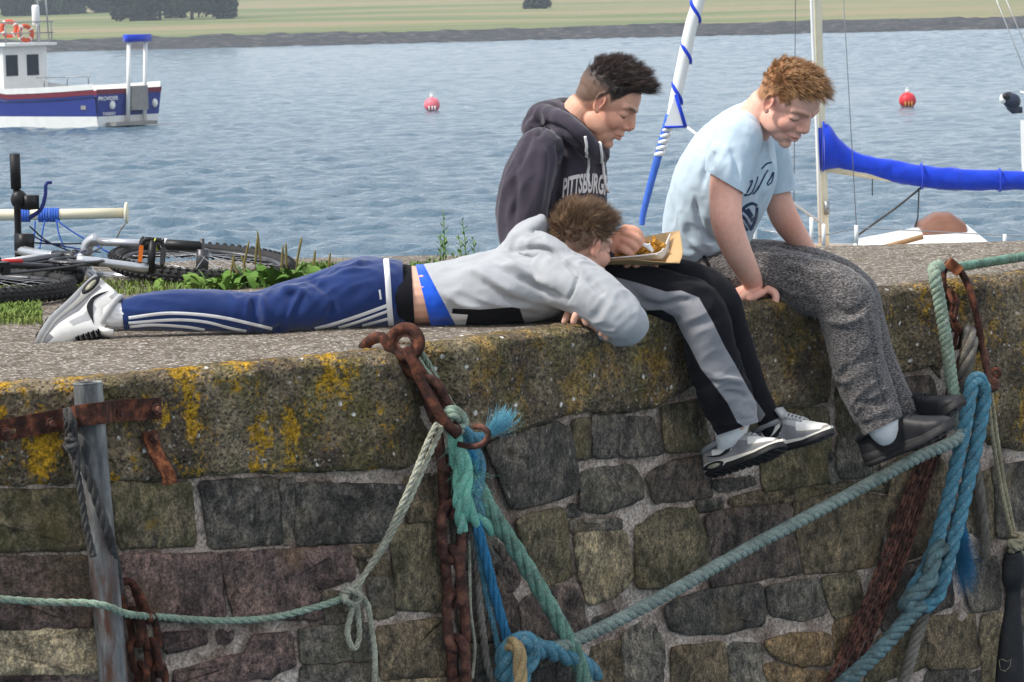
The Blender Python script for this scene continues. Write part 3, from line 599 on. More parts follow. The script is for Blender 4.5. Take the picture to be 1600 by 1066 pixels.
# chains
def chain(label, pts, lpx, wpx, bpx, mat, n_off=0.0, sdiv=10, flip=0, group=None, rnd=.15, z=None):
    P = even(P3(pts, sdiv), .001); L = np.r_[0, np.cumsum(np.linalg.norm(np.diff(P, axis=0), axis=1))]; pit = (lpx - 2 * bpx) * PXM * 1.0
    root = thing('chain', P[-1], label, 'chain', group); b = bpx * PXM / 2 * 1.0; ln = lpx * PXM; w = wpx * PXM
    mb = MB(); hl = (ln - w) / 2; rc = w / 2 - b; ring = []
    for i in range(12): a = math.pi * i / 11 - math.pi / 2; ring.append((hl + rc * math.cos(a), rc * math.sin(a)))
    for i in range(12): a = math.pi * i / 11 + math.pi / 2; ring.append((-hl + rc * math.cos(a), rc * math.sin(a)))
    V = []; nr = len(ring); nv = 8
    for i, (x, y) in enumerate(ring):
        x0, y0 = ring[i - 1]; x1, y1 = ring[(i + 1) % nr]; t = Vector((x1 - x0, y1 - y0, 0)).normalized(); o = Vector((t.y, -t.x, 0))
        V += [tuple(Vector((x, y, 0)) + (o * math.cos(2 * math.pi * j / nv) + Vector((0, 0, 1)) * math.sin(2 * math.pi * j / nv)) * b) for j in range(nv)]
    mb.add(V, [(i * nv + j, i * nv + (j + 1) % nv, ((i + 1) % nr) * nv + (j + 1) % nv, ((i + 1) % nr) * nv + j) for i in range(nr) for j in range(nv)])
    proto = None; k = 0; s = pit * .5; rg = random.Random(lpx)
    while s < L[-1]:
        c = Vector([np.interp(s, L, P[:, q]) for q in range(3)]); c2 = Vector([np.interp(min(s + .005, L[-1]), L, P[:, q]) for q in range(3)]); c1 = Vector([np.interp(max(s - .005, 0), L, P[:, q]) for q in range(3)])
        t = (c2 - c1).normalized(); nrm = wn_(pix(np.array([c]))[0][0])
        B = basis(t, nrm); B = B @ Matrix.Rotation((math.pi / 2 if (k + flip) % 2 else 0) + .12 + rg.uniform(-rnd, rnd), 3, 'X')
        if proto is None: o = mb.build('link', M[mat], root, origin=(0, 0, 0)); proto = o
        else: o = proto.copy(); COL.objects.link(o); o.parent = root
        o.location = c - Vector(root.location); o.rotation_euler = B.to_euler(); k += 1; s += pit
    return root
chain('short rusty chain hanging beside the foot of the grey pipe', [(196, 915, .05), (206, 950, .06), (214, 1000, .06), (222, 1050, .06), (226, 1100, .06)], 62, 34, 11, 'rust', group='rusty chains on the wall')
chain('second rusty chain strand beside the foot of the grey pipe', [(214, 925, .07), (228, 960, .075), (240, 1010, .075), (248, 1060, .07), (252, 1110, .07)], 62, 32, 11, 'rust', flip=1, group='rusty chains on the wall')
chain('heavy rusty chain hanging below the central ring', [(672, 600, .07), (690, 650, .07), (700, 690, .07), (704, 760, .06), (706, 850, .06), (712, 950, .06), (718, 1066, .06), (720, 1130, .06)], 100, 52, 16, 'rust_dark', flip=1, group='rusty chains on the wall')
# slack chain at the right hangs as a bundle of close strands
for k in range(4):
    dx = (k - 1.5) * 11; q = (.045, .055, .055, .045)[k]
    chain(['leftmost', 'second from left', 'third from left', 'rightmost'][k] + ' strand of thin rusty chain running down behind the boots', [(1505 + dx * .25, 560, q), (1480 + dx * .5, 640, q), (1440 + dx * .8, 745, q), (1405 + dx, 850, q), (1360 + dx, 960, q), (1312 + dx * 1.1, 1066, q), (1290 + dx * 1.1, 1120, q)], 24, 13, 5.2, 'rust_dark', flip=k % 2, group='strands of thin chain at the right')
chain('short rusty chain inside the right-hand shackle', [(1486, 458, .04), (1492, 475, .06), (1488, 500, .06), (1498, 520, .05), (1494, 545, .04)], 38, 20, 8, 'rust', group='rusty chains on the wall')

# central ring, staple and shackle over the coping
rg = thing('mooring_ring', wp(640, 600, .03), 'rusty iron eye and long shackle hooked over the coping edge', 'ring')
def on(px, py, D): return np.array(at(px, py, D))
D0 = wp(640, 545).y
mb = MB(); ce = Vector(at(633, 536, D0 - .05)); Be = basis((1, -.25, .1), Vector((.1, -1, .25)))
mb.torus(ce, Be, 22 * PXM, 9 * PXM, 30, 12, 1.0); mb.build('eye', M['rust'], rg)
mb = MB(); a_ = np.linspace(0, 2 * math.pi, 25)[:-1]
mb.tube([ce - Be.col[2] * .006, ce + Be.col[2] * .006], 21 * PXM, 22, cap=False)
V = []; 
for r_ in (9 * PXM, 21 * PXM): V += [tuple(ce + Be @ Vector((math.cos(a) * r_, math.sin(a) * r_, .004))) for a in a_]
mb.add(V, [(i, (i + 1) % 24, 24 + (i + 1) % 24, 24 + i) for i in range(24)]); mb.build('eye_plate', M['rust_dark'], rg)
def bar(name, pts, r, mat='rust', parent=None, n=10):
    P = cr([tuple(at(*p)) for p in pts], 8); mb = MB(); mb.tube(P, r * PXM, n); return mb.build(name, M[mat], parent)
bar('hook_bar', [(568, 543, D0 + .06), (580, 531, D0), (598, 528, D0 - .04), (612, 548, D0 - .05), (632, 572, D0 - .05), (652, 590, D0 - .04)], 8.5, parent=rg)
bar('shackle_arm', [(636, 543, D0 - .07), (645, 566, D0 - .08), (660, 600, D0 - .08), (680, 635, D0 - .09), (696, 660, D0 - .09), (716, 680, D0 - .08)], 8.5, parent=rg)
bar('shackle_arm', [(645, 560, D0 - .02), (664, 590, D0 - .03), (684, 620, D0 - .03), (700, 648, D0 - .04), (716, 676, D0 - .05)], 8, parent=rg)
bar('shackle_arm', [(668, 582, D0 + .02), (690, 612, D0 + .0), (708, 645, D0 - .02), (720, 680, D0 - .03)], 7, parent=rg)
bar('hook', [(716, 694, D0 - .05), (738, 698, D0 - .07), (756, 692, D0 - .08), (763, 678, D0 - .08), (754, 668, D0 - .07), (742, 666, D0 - .05)], 4.6, 'rust_dark', parent=rg)

# pale double line, its knot, and the long slack line to the left
pl = rope('rope', 'pale thin rope doubled from the central shackle to a knot', [(694, 657, .13), (690, 668, .13), (660, 735, .115), (630, 800, .10), (590, 870, .075), (548, 925, .06)], 4.6, 'r_pale')
rope('rope_strand', None, [(682, 662, .125), (664, 700, .12), (640, 760, .11), (604, 840, .085), (566, 905, .07), (556, 930, .06)], 4.4, 'r_pale', parent=pl)
rope('bight', None, [(556, 930, .06), (548, 960, .05), (543, 990, .045), (552, 1014, .045), (561, 998, .045), (560, 965, .045), (556, 936, .055)], 4.4, 'r_pale', parent=pl)
rope('tail', None, [(560, 928, .06), (574, 945, .05), (581, 985, .045), (586, 1030, .04), (584, 1090, .04)], 4.4, 'r_pale', parent=pl)
rope('knot', None, [(534, 928, .05), (546, 922, .085), (562, 932, .075), (552, 944, .06), (538, 936, .085), (548, 926, .06), (560, 924, .08)], 5.0, 'r_pale', parent=pl)
ll = rope('rope', 'slack thin green-white rope running across the left wall to the knot', [(-80, 930, .14), (0, 936, .16), (70, 941, .17), (130, 942, .185), (165, 947, .19), (200, 960, .15), (260, 965, .05), (340, 970, .045), (420, 966, .045), (490, 950, .05), (540, 934, .055)], 5.2, 'r_mix')
fibres('fuzz', P3([(0, 936, .16), (165, 947, .19), (200, 960, .14), (340, 970, .045), (490, 950, .05), (540, 934, .055)], 60), 700, .012, .006, (0, 0, .2), 'r_mix', ll, .0003, 1.0, .1, 5, 3)

# green rope bundle under the central shackle
gk = rope('rope', 'frayed pale green rope knotted to the central shackle', [(640, 540, .02), (660, 575, .03), (682, 600, .05), (700, 625, .07), (715, 650, .10)], 6, 'r_mix')
rope('knot', None, [(690, 656, .10), (700, 644, .13), (716, 646, .13), (724, 660, .12), (716, 672, .13), (700, 668, .13), (694, 656, .12), (708, 650, .14), (722, 656, .12)], 9, 'r_mix', parent=gk)
rope('second_line', None, [(655, 545, .0), (676, 580, .01), (696, 620, .04), (712, 650, .08)], 4.5, 'r_mix', parent=gk)
fb = np.concatenate([P3([(708, 680, .10), (718, 720, .11), (728, 770, .11)], 20), P3([(716, 690, .10), (735, 730, .11), (745, 790, .10)], 20)])
fibres('fray', fb, 420, .055, .03, (.16, -.05, -.8), 'r_fray', gk, .0007, .75, .5, 3)
fibres('loose_ends', P3([(730, 780, .09), (745, 820, .07), (760, 850, .06)], 20), 70, .09, .03, (.2, -.1, -.7), 'r_pale', gk, .0006, .8, .4, 8, 9)
rope('core', None, [(708, 668, .10), (714, 700, .115), (728, 735, .12), (724, 770, .115), (736, 805, .10), (760, 820, .09), (772, 828, .08)], 12, 'r_fray', parent=gk, strands=3, pitch=5)
rope('core', None, [(722, 676, .10), (740, 705, .115), (748, 740, .11), (740, 775, .11), (748, 810, .09)], 12, 'r_blue', parent=gk, strands=3, pitch=5)
rope('core', None, [(706, 700, .09), (716, 740, .10), (716, 780, .10), (722, 830, .08)], 9, 'r_fray', parent=gk, strands=3, pitch=5)

tf = rope('rope', 'bright blue frayed rope end pulled through the small hook', [(712, 664, .12), (726, 672, .13), (738, 684, .13), (752, 684, .12)], 8.5, 'r_blue')
fibres('fray', P3([(752, 684, .12), (762, 680, .12), (774, 676, .12)], 20), 420, .08, .012, (.85, -.1, .35), 'r_sky', tf, .0007, .2, -1.0, 4)
rope('hanging_line', None, [(722, 700, .11), (736, 712, .12), (746, 745, .11), (742, 800, .10), (756, 860, .09), (776, 940, .08), (796, 1010, .08), (800, 1022, .09)], 8, 'r_bright', strands=4, pitch=9, parent=tf)
rope('hanging_line', None, [(730, 720, .10), (738, 780, .09), (746, 850, .07), (760, 930, .06), (776, 1000, .06), (780, 1040, .06)], 4.5, 'r_blue', strands=4, pitch=9, parent=tf)
rope('hanging_line', None, [(728, 800, .06), (744, 880, .05), (750, 950, .05), (756, 1000, .05), (762, 1040, .05), (775, 1075, .05)], 6, 'r_grey', parent=tf)
rope('hanging_line', None, [(716, 720, .05), (732, 830, .05), (735, 950, .05), (742, 1010, .04), (738, 1060, .04)], 2.6, 'r_pale', parent=tf)
rope('rope', 'thick sage green braided rope slanting down right of the blue lines', [(738, 740, .09), (762, 790, .10), (800, 850, .10), (840, 915, .11), (880, 985, .12), (904, 1035, .12), (925, 1110, .12)], 13, 'r_green', strands=4, pitch=6)

# big knot at the bottom, tan rope over it
bk = rope('rope', 'thick blue laid rope knotted at the bottom centre', [(930, 1055, .10), (900, 1030, .11), (870, 1020, .11), (835, 1012, .12), (812, 1004, .12), (794, 1012, .11), (788, 1040, .10), (796, 1075, .10), (800, 1120, .1)], 15, 'r_blue', pitch=3.6)
rope('wrap', None, [(786, 1060, .10), (796, 1015, .13), (820, 1000, .14), (832, 1020, .13), (818, 1050, .12), (806, 1090, .11)], 14, 'r_blue', parent=bk, pitch=3.6)
rope('loop', None, [(812, 1004, .11), (826, 996, .10), (842, 1004, .09), (840, 1020, .09)], 7, 'r_teal', parent=bk)
rope('rope', 'short tan rope looped over the blue knot', [(796, 1022, .12), (800, 1006, .15), (808, 1012, .17), (813, 1040, .17), (812, 1066, .17), (810, 1120, .16)], 11, 'r_tan', pitch=5)

# long mooring line with its wrapped upper part
ml = rope('rope', 'long grey-green mooring rope sagging from the central knot to the right shackle', [(850, 1016, .10), (880, 1008, .12), (940, 982, .13), (1040, 930, .15), (1160, 862, .17), (1280, 798, .18), (1380, 744, .18), (1440, 712, .17), (1482, 694, .16), (1499, 682, .15), (1501, 664, .14), (1496, 640, .13)], 11, 'r_sage', pitch=2.0)
rope('whipped_length', None, [(1496, 642, .13), (1486, 590, .12), (1478, 530, .11), (1468, 470, .10), (1460, 430, .09), (1460, 420, .06), (1468, 416, .03)], 11.5, 'r_mix', strands=3, pitch=1.35, parent=ml)
rope('whipped_length', None, [tuple(at(1482, 418, 11.0)), tuple(at(1500, 417, 11.05)), tuple(at(1550, 409, 11.2)), tuple(at(1605, 401, 11.35)), tuple(at(1700, 392, 11.6))], 8.5, 'r_green', strands=3, pitch=1.5, parent=ml, world=True)

# right-hand shackle
sh = thing('shackle', wp(1520, 600, .03), 'large rusty bow shackle over the coping at the right', 'shackle')
D1 = wp(1490, 440).y
bar('bow', [(1478, 470, D1 - .03), (1474, 445, D1 - .04), (1474, 425, D1 - .03), (1482, 412, D1 - .02), (1494, 416, D1 - .03), (1510, 440, D1 - .05), (1522, 475, D1 - .06), (1530, 515, D1 - .07), (1534, 545, D1 - .07)], 6.5, parent=sh)
mb = MB(); mb.box(at(1490, 417, D1 - .05), (.05, .04, .035), Matrix.Rotation(.7, 3, 'Y')); mb.build('bow_plate', M['rust_orange'], sh, smooth=False)
bar('pin_loop', [(1536, 545, D1 - .07), (1542, 575, D1 - .09), (1546, 590, D1 - .1), (1556, 600, D1 - .12), (1550, 608, D1 - .13), (1536, 606, D1 - .13)], 7, 'rust_dark', parent=sh)
mb = MB(); mb.torus(at(1556, 583, D1 - .1), basis((1, 0, 0), (0, -1, 0)), 6.5 * PXM, 4 * PXM, 18, 8); mb.build('pin_eye', M['rust'], sh)

# thick blue doubled rope
b1 = rope('rope', 'thick bright blue laid rope doubled down from the right shackle', [(1512, 1, .1)] and [(1534, 598, .16), (1527, 592, .17), (1518, 604, .17), (1510, 650, .16), (1500, 700, .14), (1484, 770, .12), (1472, 815, .11), (1462, 850, .10), (1446, 890, .09), (1425, 925, .09), (1418, 945, .09)], 13, 'r_blue', pitch=3.3)
rope('second_leg', None, [(1530, 596, .17), (1538, 612, .17), (1532, 660, .16), (1520, 720, .15), (1504, 790, .13), (1488, 850, .12), (1474, 905, .11), (1462, 935, .10), (1440, 952, .09)], 13, 'r_blue', pitch=3.3, parent=b1)
rope('splice', None, [(1472, 850, .12), (1456, 880, .13), (1452, 905, .13), (1436, 925, .13), (1416, 940, .12), (1420, 955, .11)], 15, 'r_teal', pitch=3.0, parent=b1)
rope('rope', 'grey-teal rope curving from the splice down to the lower right edge', [(1440, 944, .12), (1415, 970, .12), (1385, 1005, .12), (1350, 1040, .12), (1318, 1068, .12), (1280, 1100, .12)], 14, 'r_teal', strands=4, pitch=2.6)
rope('rope', 'grey worn rope hanging below the splice', [(1446, 950, .06), (1434, 990, .06), (1422, 1030, .06), (1412, 1066, .06), (1404, 1110, .06)], 11, 'r_grey', strands=4, pitch=3)
ft = rope('rope', 'bright blue frayed tassel hanging beside the doubled blue rope', [(1494, 800, .09), (1500, 820, .10), (1504, 845, .10)], 10, 'r_bright', strands=4, pitch=7)
fibres('fray', P3([(1496, 800, .09), (1502, 830, .10), (1504, 860, .10)], 20), 700, .145, .03, (.08, -.05, -1), 'r_bright', ft, .0006, .17, .4, 6)
gr_ = rope('rope', 'matted grey rope end coming out of the right shackle', [(1512, 516, .06), (1516, 530, .09), (1512, 560, .09), (1506, 590, .07), (1502, 610, .05)], 14, 'r_grey', strands=4, pitch=5)
rope('strand', None, [(1514, 518, .07), (1528, 530, .08), (1530, 548, .08)], 8, 'r_grey', parent=gr_)
rope('strand', None, [(1520, 700, .03), (1530, 760, .03), (1538, 820, .03), (1540, 870, .03)], 9, 'r_grey', parent=gr_)
fibres('fray', P3([(1524, 740, .03), (1534, 800, .03), (1538, 850, .03)], 20), 220, .09, .02, (.1, -.05, -1), 'r_grey', gr_, .0007, .35, .4, 9)
cc = rope('rope', 'thin cream doubled cord with a knot above the black fender', [(1548, 612, .10), (1556, 670, .09), (1566, 740, .08), (1578, 800, .08), (1586, 840, .08)], 4.2, 'r_cream')
rope('second_cord', None, [(1543, 615, .10), (1549, 670, .09), (1560, 740, .08), (1572, 800, .08), (1582, 840, .08)], 4.2, 'r_cream', parent=cc)
rope('knot', None, [(1580, 836, .08), (1596, 836, .11), (1592, 846, .12), (1576, 848, .10), (1592, 856, .12), (1598, 848, .09), (1580, 860, .10), (1596, 866, .09), (1602, 880, .08)], 6, 'r_cream', parent=cc)
t = NT('black_rubber'); v = t.pos(); M['rubber'] = t.done(t.mix(t.rng(t.noise(v, 18, 5, .7), .5, .7, 0, .5), srgb(24, 24, 26), srgb(52, 52, 54)), .55, t.bump(t.noise(v, 120, 3), .2, .002))
fd = thing('fender', wp(1592, 1150, .08), 'black rubber fender hanging at the lower right corner', 'fender'); mb = MB()
P = P3([(1582, 864, .10), (1584, 880, .10), (1582, 905, .10), (1584, 925, .10), (1582, 960, .10), (1580, 1000, .10), (1578, 1060, .10), (1578, 1150, .1)], 5); mb.tube(P, np.interp(np.arange(len(P)) / 5, range(8), [16, 22, 20, 13, 16, 22, 27, 28]) * PXM, 20, flat=.6); mb.build('fender_body', M['rubber'], fd)
mb = MB(); q = [(1561, 1032), (1566, 1030), (1574, 1034), (1580, 1030), (1578, 1042), (1570, 1049), (1563, 1046), (1561, 1032)]
mb.tube([at(x, y, wp(1578, 1040, .16).y) for x, y in q], .0009, 5); mb.build('scratch_mark', M['r_cream'], fd)
# ------------------------------------------------------------------ boats, buoys
M['white'] = m_plain('white_gelcoat', srgb(226, 226, 222), .35, .08, 3); M['cream'] = m_plain('cream_paint', srgb(222, 214, 186), .45, .12, 6)
M['bluehull'] = m_plain('blue_hull_paint', srgb(36, 52, 128), .35, .1, 3); M['maroon'] = m_plain('maroon_paint', srgb(112, 34, 50), .4, .1, 3)
M['bluecanvas'] = m_fabric('blue_canvas', srgb(22, 62, 196), .2, 300, .3); M['grey_paint'] = m_plain('grey_paint', srgb(138, 136, 132), .5, .2, 5)
M['window'] = m_plain('dark_glass', srgb(30, 38, 48), .08, .05, 3); M['orange'] = m_plain('orange_lifebuoy', srgb(206, 84, 48), .5, .1, 5); M['brown'] = m_plain('varnished_teak', srgb(122, 84, 66), .45, .25, 8)
M['wood'] = m_plain('pale_teak', srgb(176, 138, 96), .5, .2, 10); M['wire'] = m_plain('steel_wire', srgb(150, 152, 154), .35, .1, 5, metal=.6); M['black'] = m_plain('black_plastic', srgb(22, 22, 24), .45, .15, 20)
M['pinkbuoy'] = m_plain('pink_buoy', srgb(226, 112, 124), .45, .1, 4); M['redbuoy'] = m_plain('red_buoy', srgb(208, 44, 52), .45, .12, 4); M['navy_paint'] = m_plain('navy_cowl', srgb(34, 42, 62), .4, .1, 6); M['yellow'] = m_plain('yellow_weed', srgb(196, 150, 60), .8, .2, 9)
M['ropeblue'] = m_rope('pale_blue_line', srgb(70, 112, 206), (60, 92, 160), .4)
UPZ = Vector((0, 0, 1))

# fishing boat, stern quarter towards the camera
N0 = at(148, 200, 121); N0.z = ZW; fa = Vector((-.76, .65, 0)).normalized(); ft_ = Vector((.65, .76, 0)).normalized(); BW = 3.2
def fb(s, b, z): return N0 + fa * s + ft_ * b + UPZ * z                      # s forward from the stern, b across from the near corner, z above water
boat = thing('fishing_boat', fb(4, 1.6, 0), 'blue and white fishing boat at upper left with a white stern gantry', 'boat')
stn = [(0, .0), (1.5, -.05), (3.0, -.08), (4.5, -.05), (6.0, .1), (7.5, .5), (8.8, 1.05), (9.6, 1.55)]
def sheer(s): return float(np.interp(s, [0, 2, 4.4, 6.5, 9.6], [1.55, 1.45, 1.38, 1.6, 2.2]))
def band(lo, hi, mat, name, outd=0.0, tr=True):
    mb = MB(); rowsb = []
    for k in range(5):
        f = k / 4; row = []
        for s, b in stn:
            z = lo(s) + (hi(s) - lo(s)) * f; flare = .28 * (1 - z / sheer(s)) * (1 if s < 7 else 1.6); row.append(tuple(fb(s, b + flare * .6 - outd, z)))
        rowsb.append(row)
    mb.grid([p for r in rowsb for p in r], 5, len(stn))
    mb.grid([tuple(fb(s, BW - b - .28 * .6 * (1 - (lo(s) + (hi(s) - lo(s)) * k / 4) / sheer(s)) + outd, lo(s) + (hi(s) - lo(s)) * k / 4)) for k in range(5) for s, b in stn], 5, len(stn))
    if tr:
        mb.grid([tuple(fb(-outd - .12 * z / 1.55, .17 * (1 - z / 1.55) + (BW - .34 * (1 - z / 1.55)) * j / 6, z)) for k in range(5) for z in [lo(0) + (hi(0) - lo(0)) * k / 4] for j in range(7)], 5, 7)
    return mb.build(name, M[mat], boat)
band(lambda s: -.35, lambda s: .40, 'white', 'lower_hull'); band(lambda s: .40, lambda s: sheer(s) - .38, 'bluehull', 'hull')
band(lambda s: sheer(s) - .38, lambda s: sheer(s) - .20, 'maroon', 'sheer_stripe', .02); band(lambda s: sheer(s) - .20, lambda s: sheer(s), 'white', 'bulwark', .03, False)
mb = MB(); mb.grid([tuple(fb(s, b if k == 0 else BW - b, sheer(s) - .45)) for k in (0, 1) for s, b in stn], 2, len(stn)); mb.build('deck', M['grey_paint'], boat)
mb = MB(); Bz = Matrix((fa, ft_, UPZ)).transposed(); mb.box(fb(6.9, BW / 2, 1.95), (3.2, 2.1, 1.9), Bz); mb.build('wheelhouse', M['white'], boat, smooth=False)
mb = MB(); mb.box(fb(6.8, BW / 2, 2.95), (3.7, 2.5, .1), Bz); mb.build('wheelhouse_roof', M['white'], boat, smooth=False)
for s, b in ((5.285, .95), (5.285, 1.95)): mb = MB(); mb.box(fb(s, b, 2.2), (.03, .55, .75), Bz); mb.build('window', M['window'], boat, smooth=False)
for s in (5.9, 6.9, 7.8): mb = MB(); mb.box(fb(s, BW / 2 - 1.06, 2.3), (.6, .03, .55), Bz); mb.build('window', M['window'], boat, smooth=False)
mb = MB()
for b in (.5, 1.2, 2.0, 2.7): mb.tube([fb(5.05, b, 3.0), fb(5.05, b, 3.75)], .025, 6)
for z in (3.35, 3.75): mb.tube([fb(5.05, .4, z), fb(5.05, 2.8, z)], .022, 6); mb.tube([fb(5.05, .4, z), fb(8.3, .4, z)], .022, 6)
mb.tube([fb(5.4, 2.4, 3), fb(5.4, 2.4, 6)], .05, 6); mb.tube([fb(5.1, 2.6, 3), fb(5.1, 2.5, 5)], .03, 6); mb.build('roof_rail', M['wire'], boat)
mb = MB(); mb.tube([fb(5.2, 2.1, 3.6), fb(5.2, 2.1, 3.66), fb(5.2, 2.1, 4.3), fb(5.2, 2.1, 4.36)], [.1, .14, .14, .1], 12); mb.build('fender_tube', M['white'], boat)
mb = MB(); 
for b in (1.35, 2.15): mb.tube([fb(-.15, b + .1, .1), fb(-.35, b + .1, 3.05)], .075, 10)
mb.build('gantry_legs', M['white'], boat)
mb = MB(); mb.box(fb(-.35, 1.85, 3.1), (.3, 1.1, .26), Bz); mb.build('gantry_cover', M['bluecanvas'], boat)
mb = MB(); mb.box(fb(-.25, 1.9, 1.0), (.22, .75, .85), Bz); mb.build('stern_box', M['grey_paint'], boat, smooth=False)
mb = MB(); mb.box(fb(-.3, 1.5, .12), (.5, 2.0, .12), Bz); mb.build('stern_platform', M['grey_paint'], boat, smooth=False)
for b in (.8, 2.85): mb = MB(); mb.ell(fb(-.08, b, .78), (.1, .12, .16), Bz, 12, 8); mb.build('stern_light', M['white'], boat)
mb = MB()
for s in (.3, 1.4, 2.6): mb.tube([fb(s, .06, sheer(s)), fb(s, .06, sheer(s) + .35)], .02, 5)
mb.tube([fb(.2, .06, sheer(0) + .25), fb(3.0, .06, sheer(3) + .35)], .018, 5); mb.build('side_rail', M['wire'], boat)
def text_mesh(txt, size, ext=.002, bold=0.0):
    c = bpy.data.curves.new('letters', 'FONT'); c.body = txt; c.size = size; c.align_x = 'CENTER'; c.align_y = 'CENTER'; c.extrude = ext; c.offset = bold; c.resolution_u = 3
    o = bpy.data.objects.new('letters', c); COL.objects.link(o); dg = bpy.context.evaluated_depsgraph_get(); me = bpy.data.meshes.new_from_object(o.evaluated_get(dg))
    V = np.array([v.co[:] for v in me.vertices]); Fc = [tuple(p.vertices) for p in me.polygons]; bpy.data.objects.remove(o); bpy.data.curves.remove(c); bpy.data.meshes.remove(me); return V, Fc
Btr = Matrix((ft_, UPZ, -fa)).transposed()
V, Fc = text_mesh('PROVIDER', .20, .006); mb = MB(); mb.add(V @ np.array(Btr).T + np.array(fb(-.155, .55, 1.02)), Fc); mb.build('boat_name', M['white'], boat, smooth=False)
V, Fc = text_mesh('TARBERT', .15, .006); mb = MB(); mb.add(V @ np.array(Btr).T + np.array(fb(-.10, .62, .48)), Fc); mb.build('port_name', M['white'], boat, smooth=False)
for k, s in enumerate((.6, 3.3)):
    mb = MB(); mb.box(fb(s, .02 + .05, .72), (.24, .06, .14), Bz); mb.build('hull_mark', M['grey_paint'], boat, smooth=False)
for k, (px, py, lb) in enumerate(((14, 45, 'orange lifebuoy on the wheelhouse roof, the left one'), (40, 52, 'orange lifebuoy on the wheelhouse roof, the right one'))):
    lbu = thing('lifebuoy', at(px, py + 15, 125.5), lb, 'lifebuoy', 'lifebuoys on the fishing boat'); c = at(px, py, 125.5); Bl = basis(Vector((.8, .6, 0)) if k else Vector((1, .1, 0)), (0.1, -1, .15)); mb = MB(); mb.torus(c, Bl, .26, .085, 24, 10); mb.build('ring', M['orange'], lbu)
    for q in range(4):
        a = q * math.pi / 2 + .6; mb = MB(); mb.torus(c + Bl @ Vector((math.cos(a) * .26, math.sin(a) * .26, 0)), Bl @ basis((math.cos(a), math.sin(a), 0), (-math.sin(a), math.cos(a), 0)), .055, .045, 12, 8); mb.build('white_band', M['white'], lbu)

# buoys
def buoy(px, py, D, rpx, mat, label, marks):
    c = at(px, py, D); r = rpx * D / F_PX; t = thing('buoy', (c.x, c.y, ZW), label, 'buoy', 'mooring buoys'); mb = MB(); mb.ell(c, (r, r, r * .95), None, 20, 14); mb.build('float', M[mat], t)
    mb = MB(); mb.tube([c + UPZ * r * .85, c + UPZ * r * 1.25], r * .22, 10); mb.torus(c + UPZ * r * 1.3, basis((1, 0, 0), (0, -1, 0)), r * .16, r * .06, 12, 6); mb.build('top_eye', M['white'], t)
    if marks:
        mb = MB()
        for dx in (-.35, .05, .4): mb.tube([c + Vector((dx * r, -r * .94, -.1 * r)), c + Vector((dx * r, -r * .88, -.55 * r)), c + Vector((dx * r * .8, -r * .6, -.85 * r))], r * .09, 6)
        mb.build('weed_streaks', M[marks], t)
buoy(675, 164, 131, 12.5, 'pinkbuoy', 'pink round mooring buoy on the water left of the boys', 'white')
buoy(1418, 157, 123, 13.5, 'redbuoy', 'red round mooring buoy above the blue sail cover', 'yellow')

# yacht moored behind the quay, bow to the left
YD = 36.0
def ya(px, py, dD=0.0): return at(px, py, YD + dD)
yt = thing('sailing_yacht', Vector((ya(1280, 400).x, YD, ZW)), 'white sailing yacht behind the quay with a blue sail cover on its boom', 'boat')
x0, x1 = ya(985, 400).x, ya(1790, 400).x; LN = x1 - x0; V = []; hs = np.linspace(0, 1, 15)
for f in hs:
    bm = 1.05 * math.sin(min(1, f * 1.15 + .02) ** .75 * math.pi / 2) * (1 - .25 * max(0, f - .75) / .25); zs_ = 1.22 + .22 * (1 - f) ** 2
    for k in range(9):
        a = k / 8 * math.pi; V.append((x0 + LN * f + (.25 * (1 - abs(math.cos(a))) * (1 - f) if f < .2 else 0), YD - math.cos(a) * bm * (abs(math.cos(a)) ** .0 if True else 1), ZW + zs_ - (zs_ + .35) * math.sin(a) ** .6))
mb = MB(); mb.grid(V, 15, 9); mb.add(V[-9:], [tuple(range(9))]); mb.build('hull', M['white'], yt)
mb = MB(); mb.grid([(x0 + LN * f, YD + s * 1.03 * math.sin(min(1, f * 1.15 + .02) ** .75 * math.pi / 2) * (1 - .25 * max(0, f - .75) / .25), ZW + 1.2 + .22 * (1 - f) ** 2) for f in hs for s in (-1, 0, 1)], 15, 3); mb.build('deck', M['wood'], yt)
cab = []
for px, z in ((1325, 1.20), (1345, 1.40), (1430, 1.50), (1510, 1.52), (1550, 1.30)):
    x = ya(px, 370).x; w = .62
    for k in range(7): a = math.pi * k / 6; cab.append((x, YD - w * math.cos(a), ZW + 1.1 + (z - 1.1) * (math.sin(a) ** .5)))
mb = MB(); mb.grid(cab, 5, 7); mb.build('coachroof', M['white'], yt)
hx = ya(1468, 370); mb = MB(); Vh = []
for dx in (-.22, -.05, .1, .24):
    for k in range(7): a = math.pi * k / 6; Vh.append((hx.x + dx, YD - .4 * math.cos(a), ZW + 1.42 + (.24 if abs(dx) < .15 else .14) * math.sin(a) ** .6))
mb.grid(Vh, 4, 7); mb.add(Vh[:7], [tuple(range(7))]); mb.add(Vh[-7:], [tuple(range(7))]); mb.build('hatch', M['brown'], yt)
mb = MB(); mb.tube([(ya(1320, 378).x, YD - .7, ZW + 1.27), (ya(1430, 378).x, YD - .68, ZW + 1.45)], .03, 6); mb.build('grab_rail', M['wood'], yt)
def ypole(name, pts, r, mat, n=10): mb = MB(); mb.tube([ya(*p) for p in pts], r, n); return mb.build(name, M[mat], yt)
ypole('mast', [(1289, 420, 0), (1286, 330, 0), (1281, 180, 0), (1277, 60, 0), (1268, -260, 0), (1254, -700, 0), (1244, -1000, 0)], .056, 'cream', 14)
ypole('halyard_tube', [(1283, 380, -.08), (1278, 250, -.08), (1270, 60, -.08), (1266, -60, -.08), (1240, -990, 0)], .018, 'white')
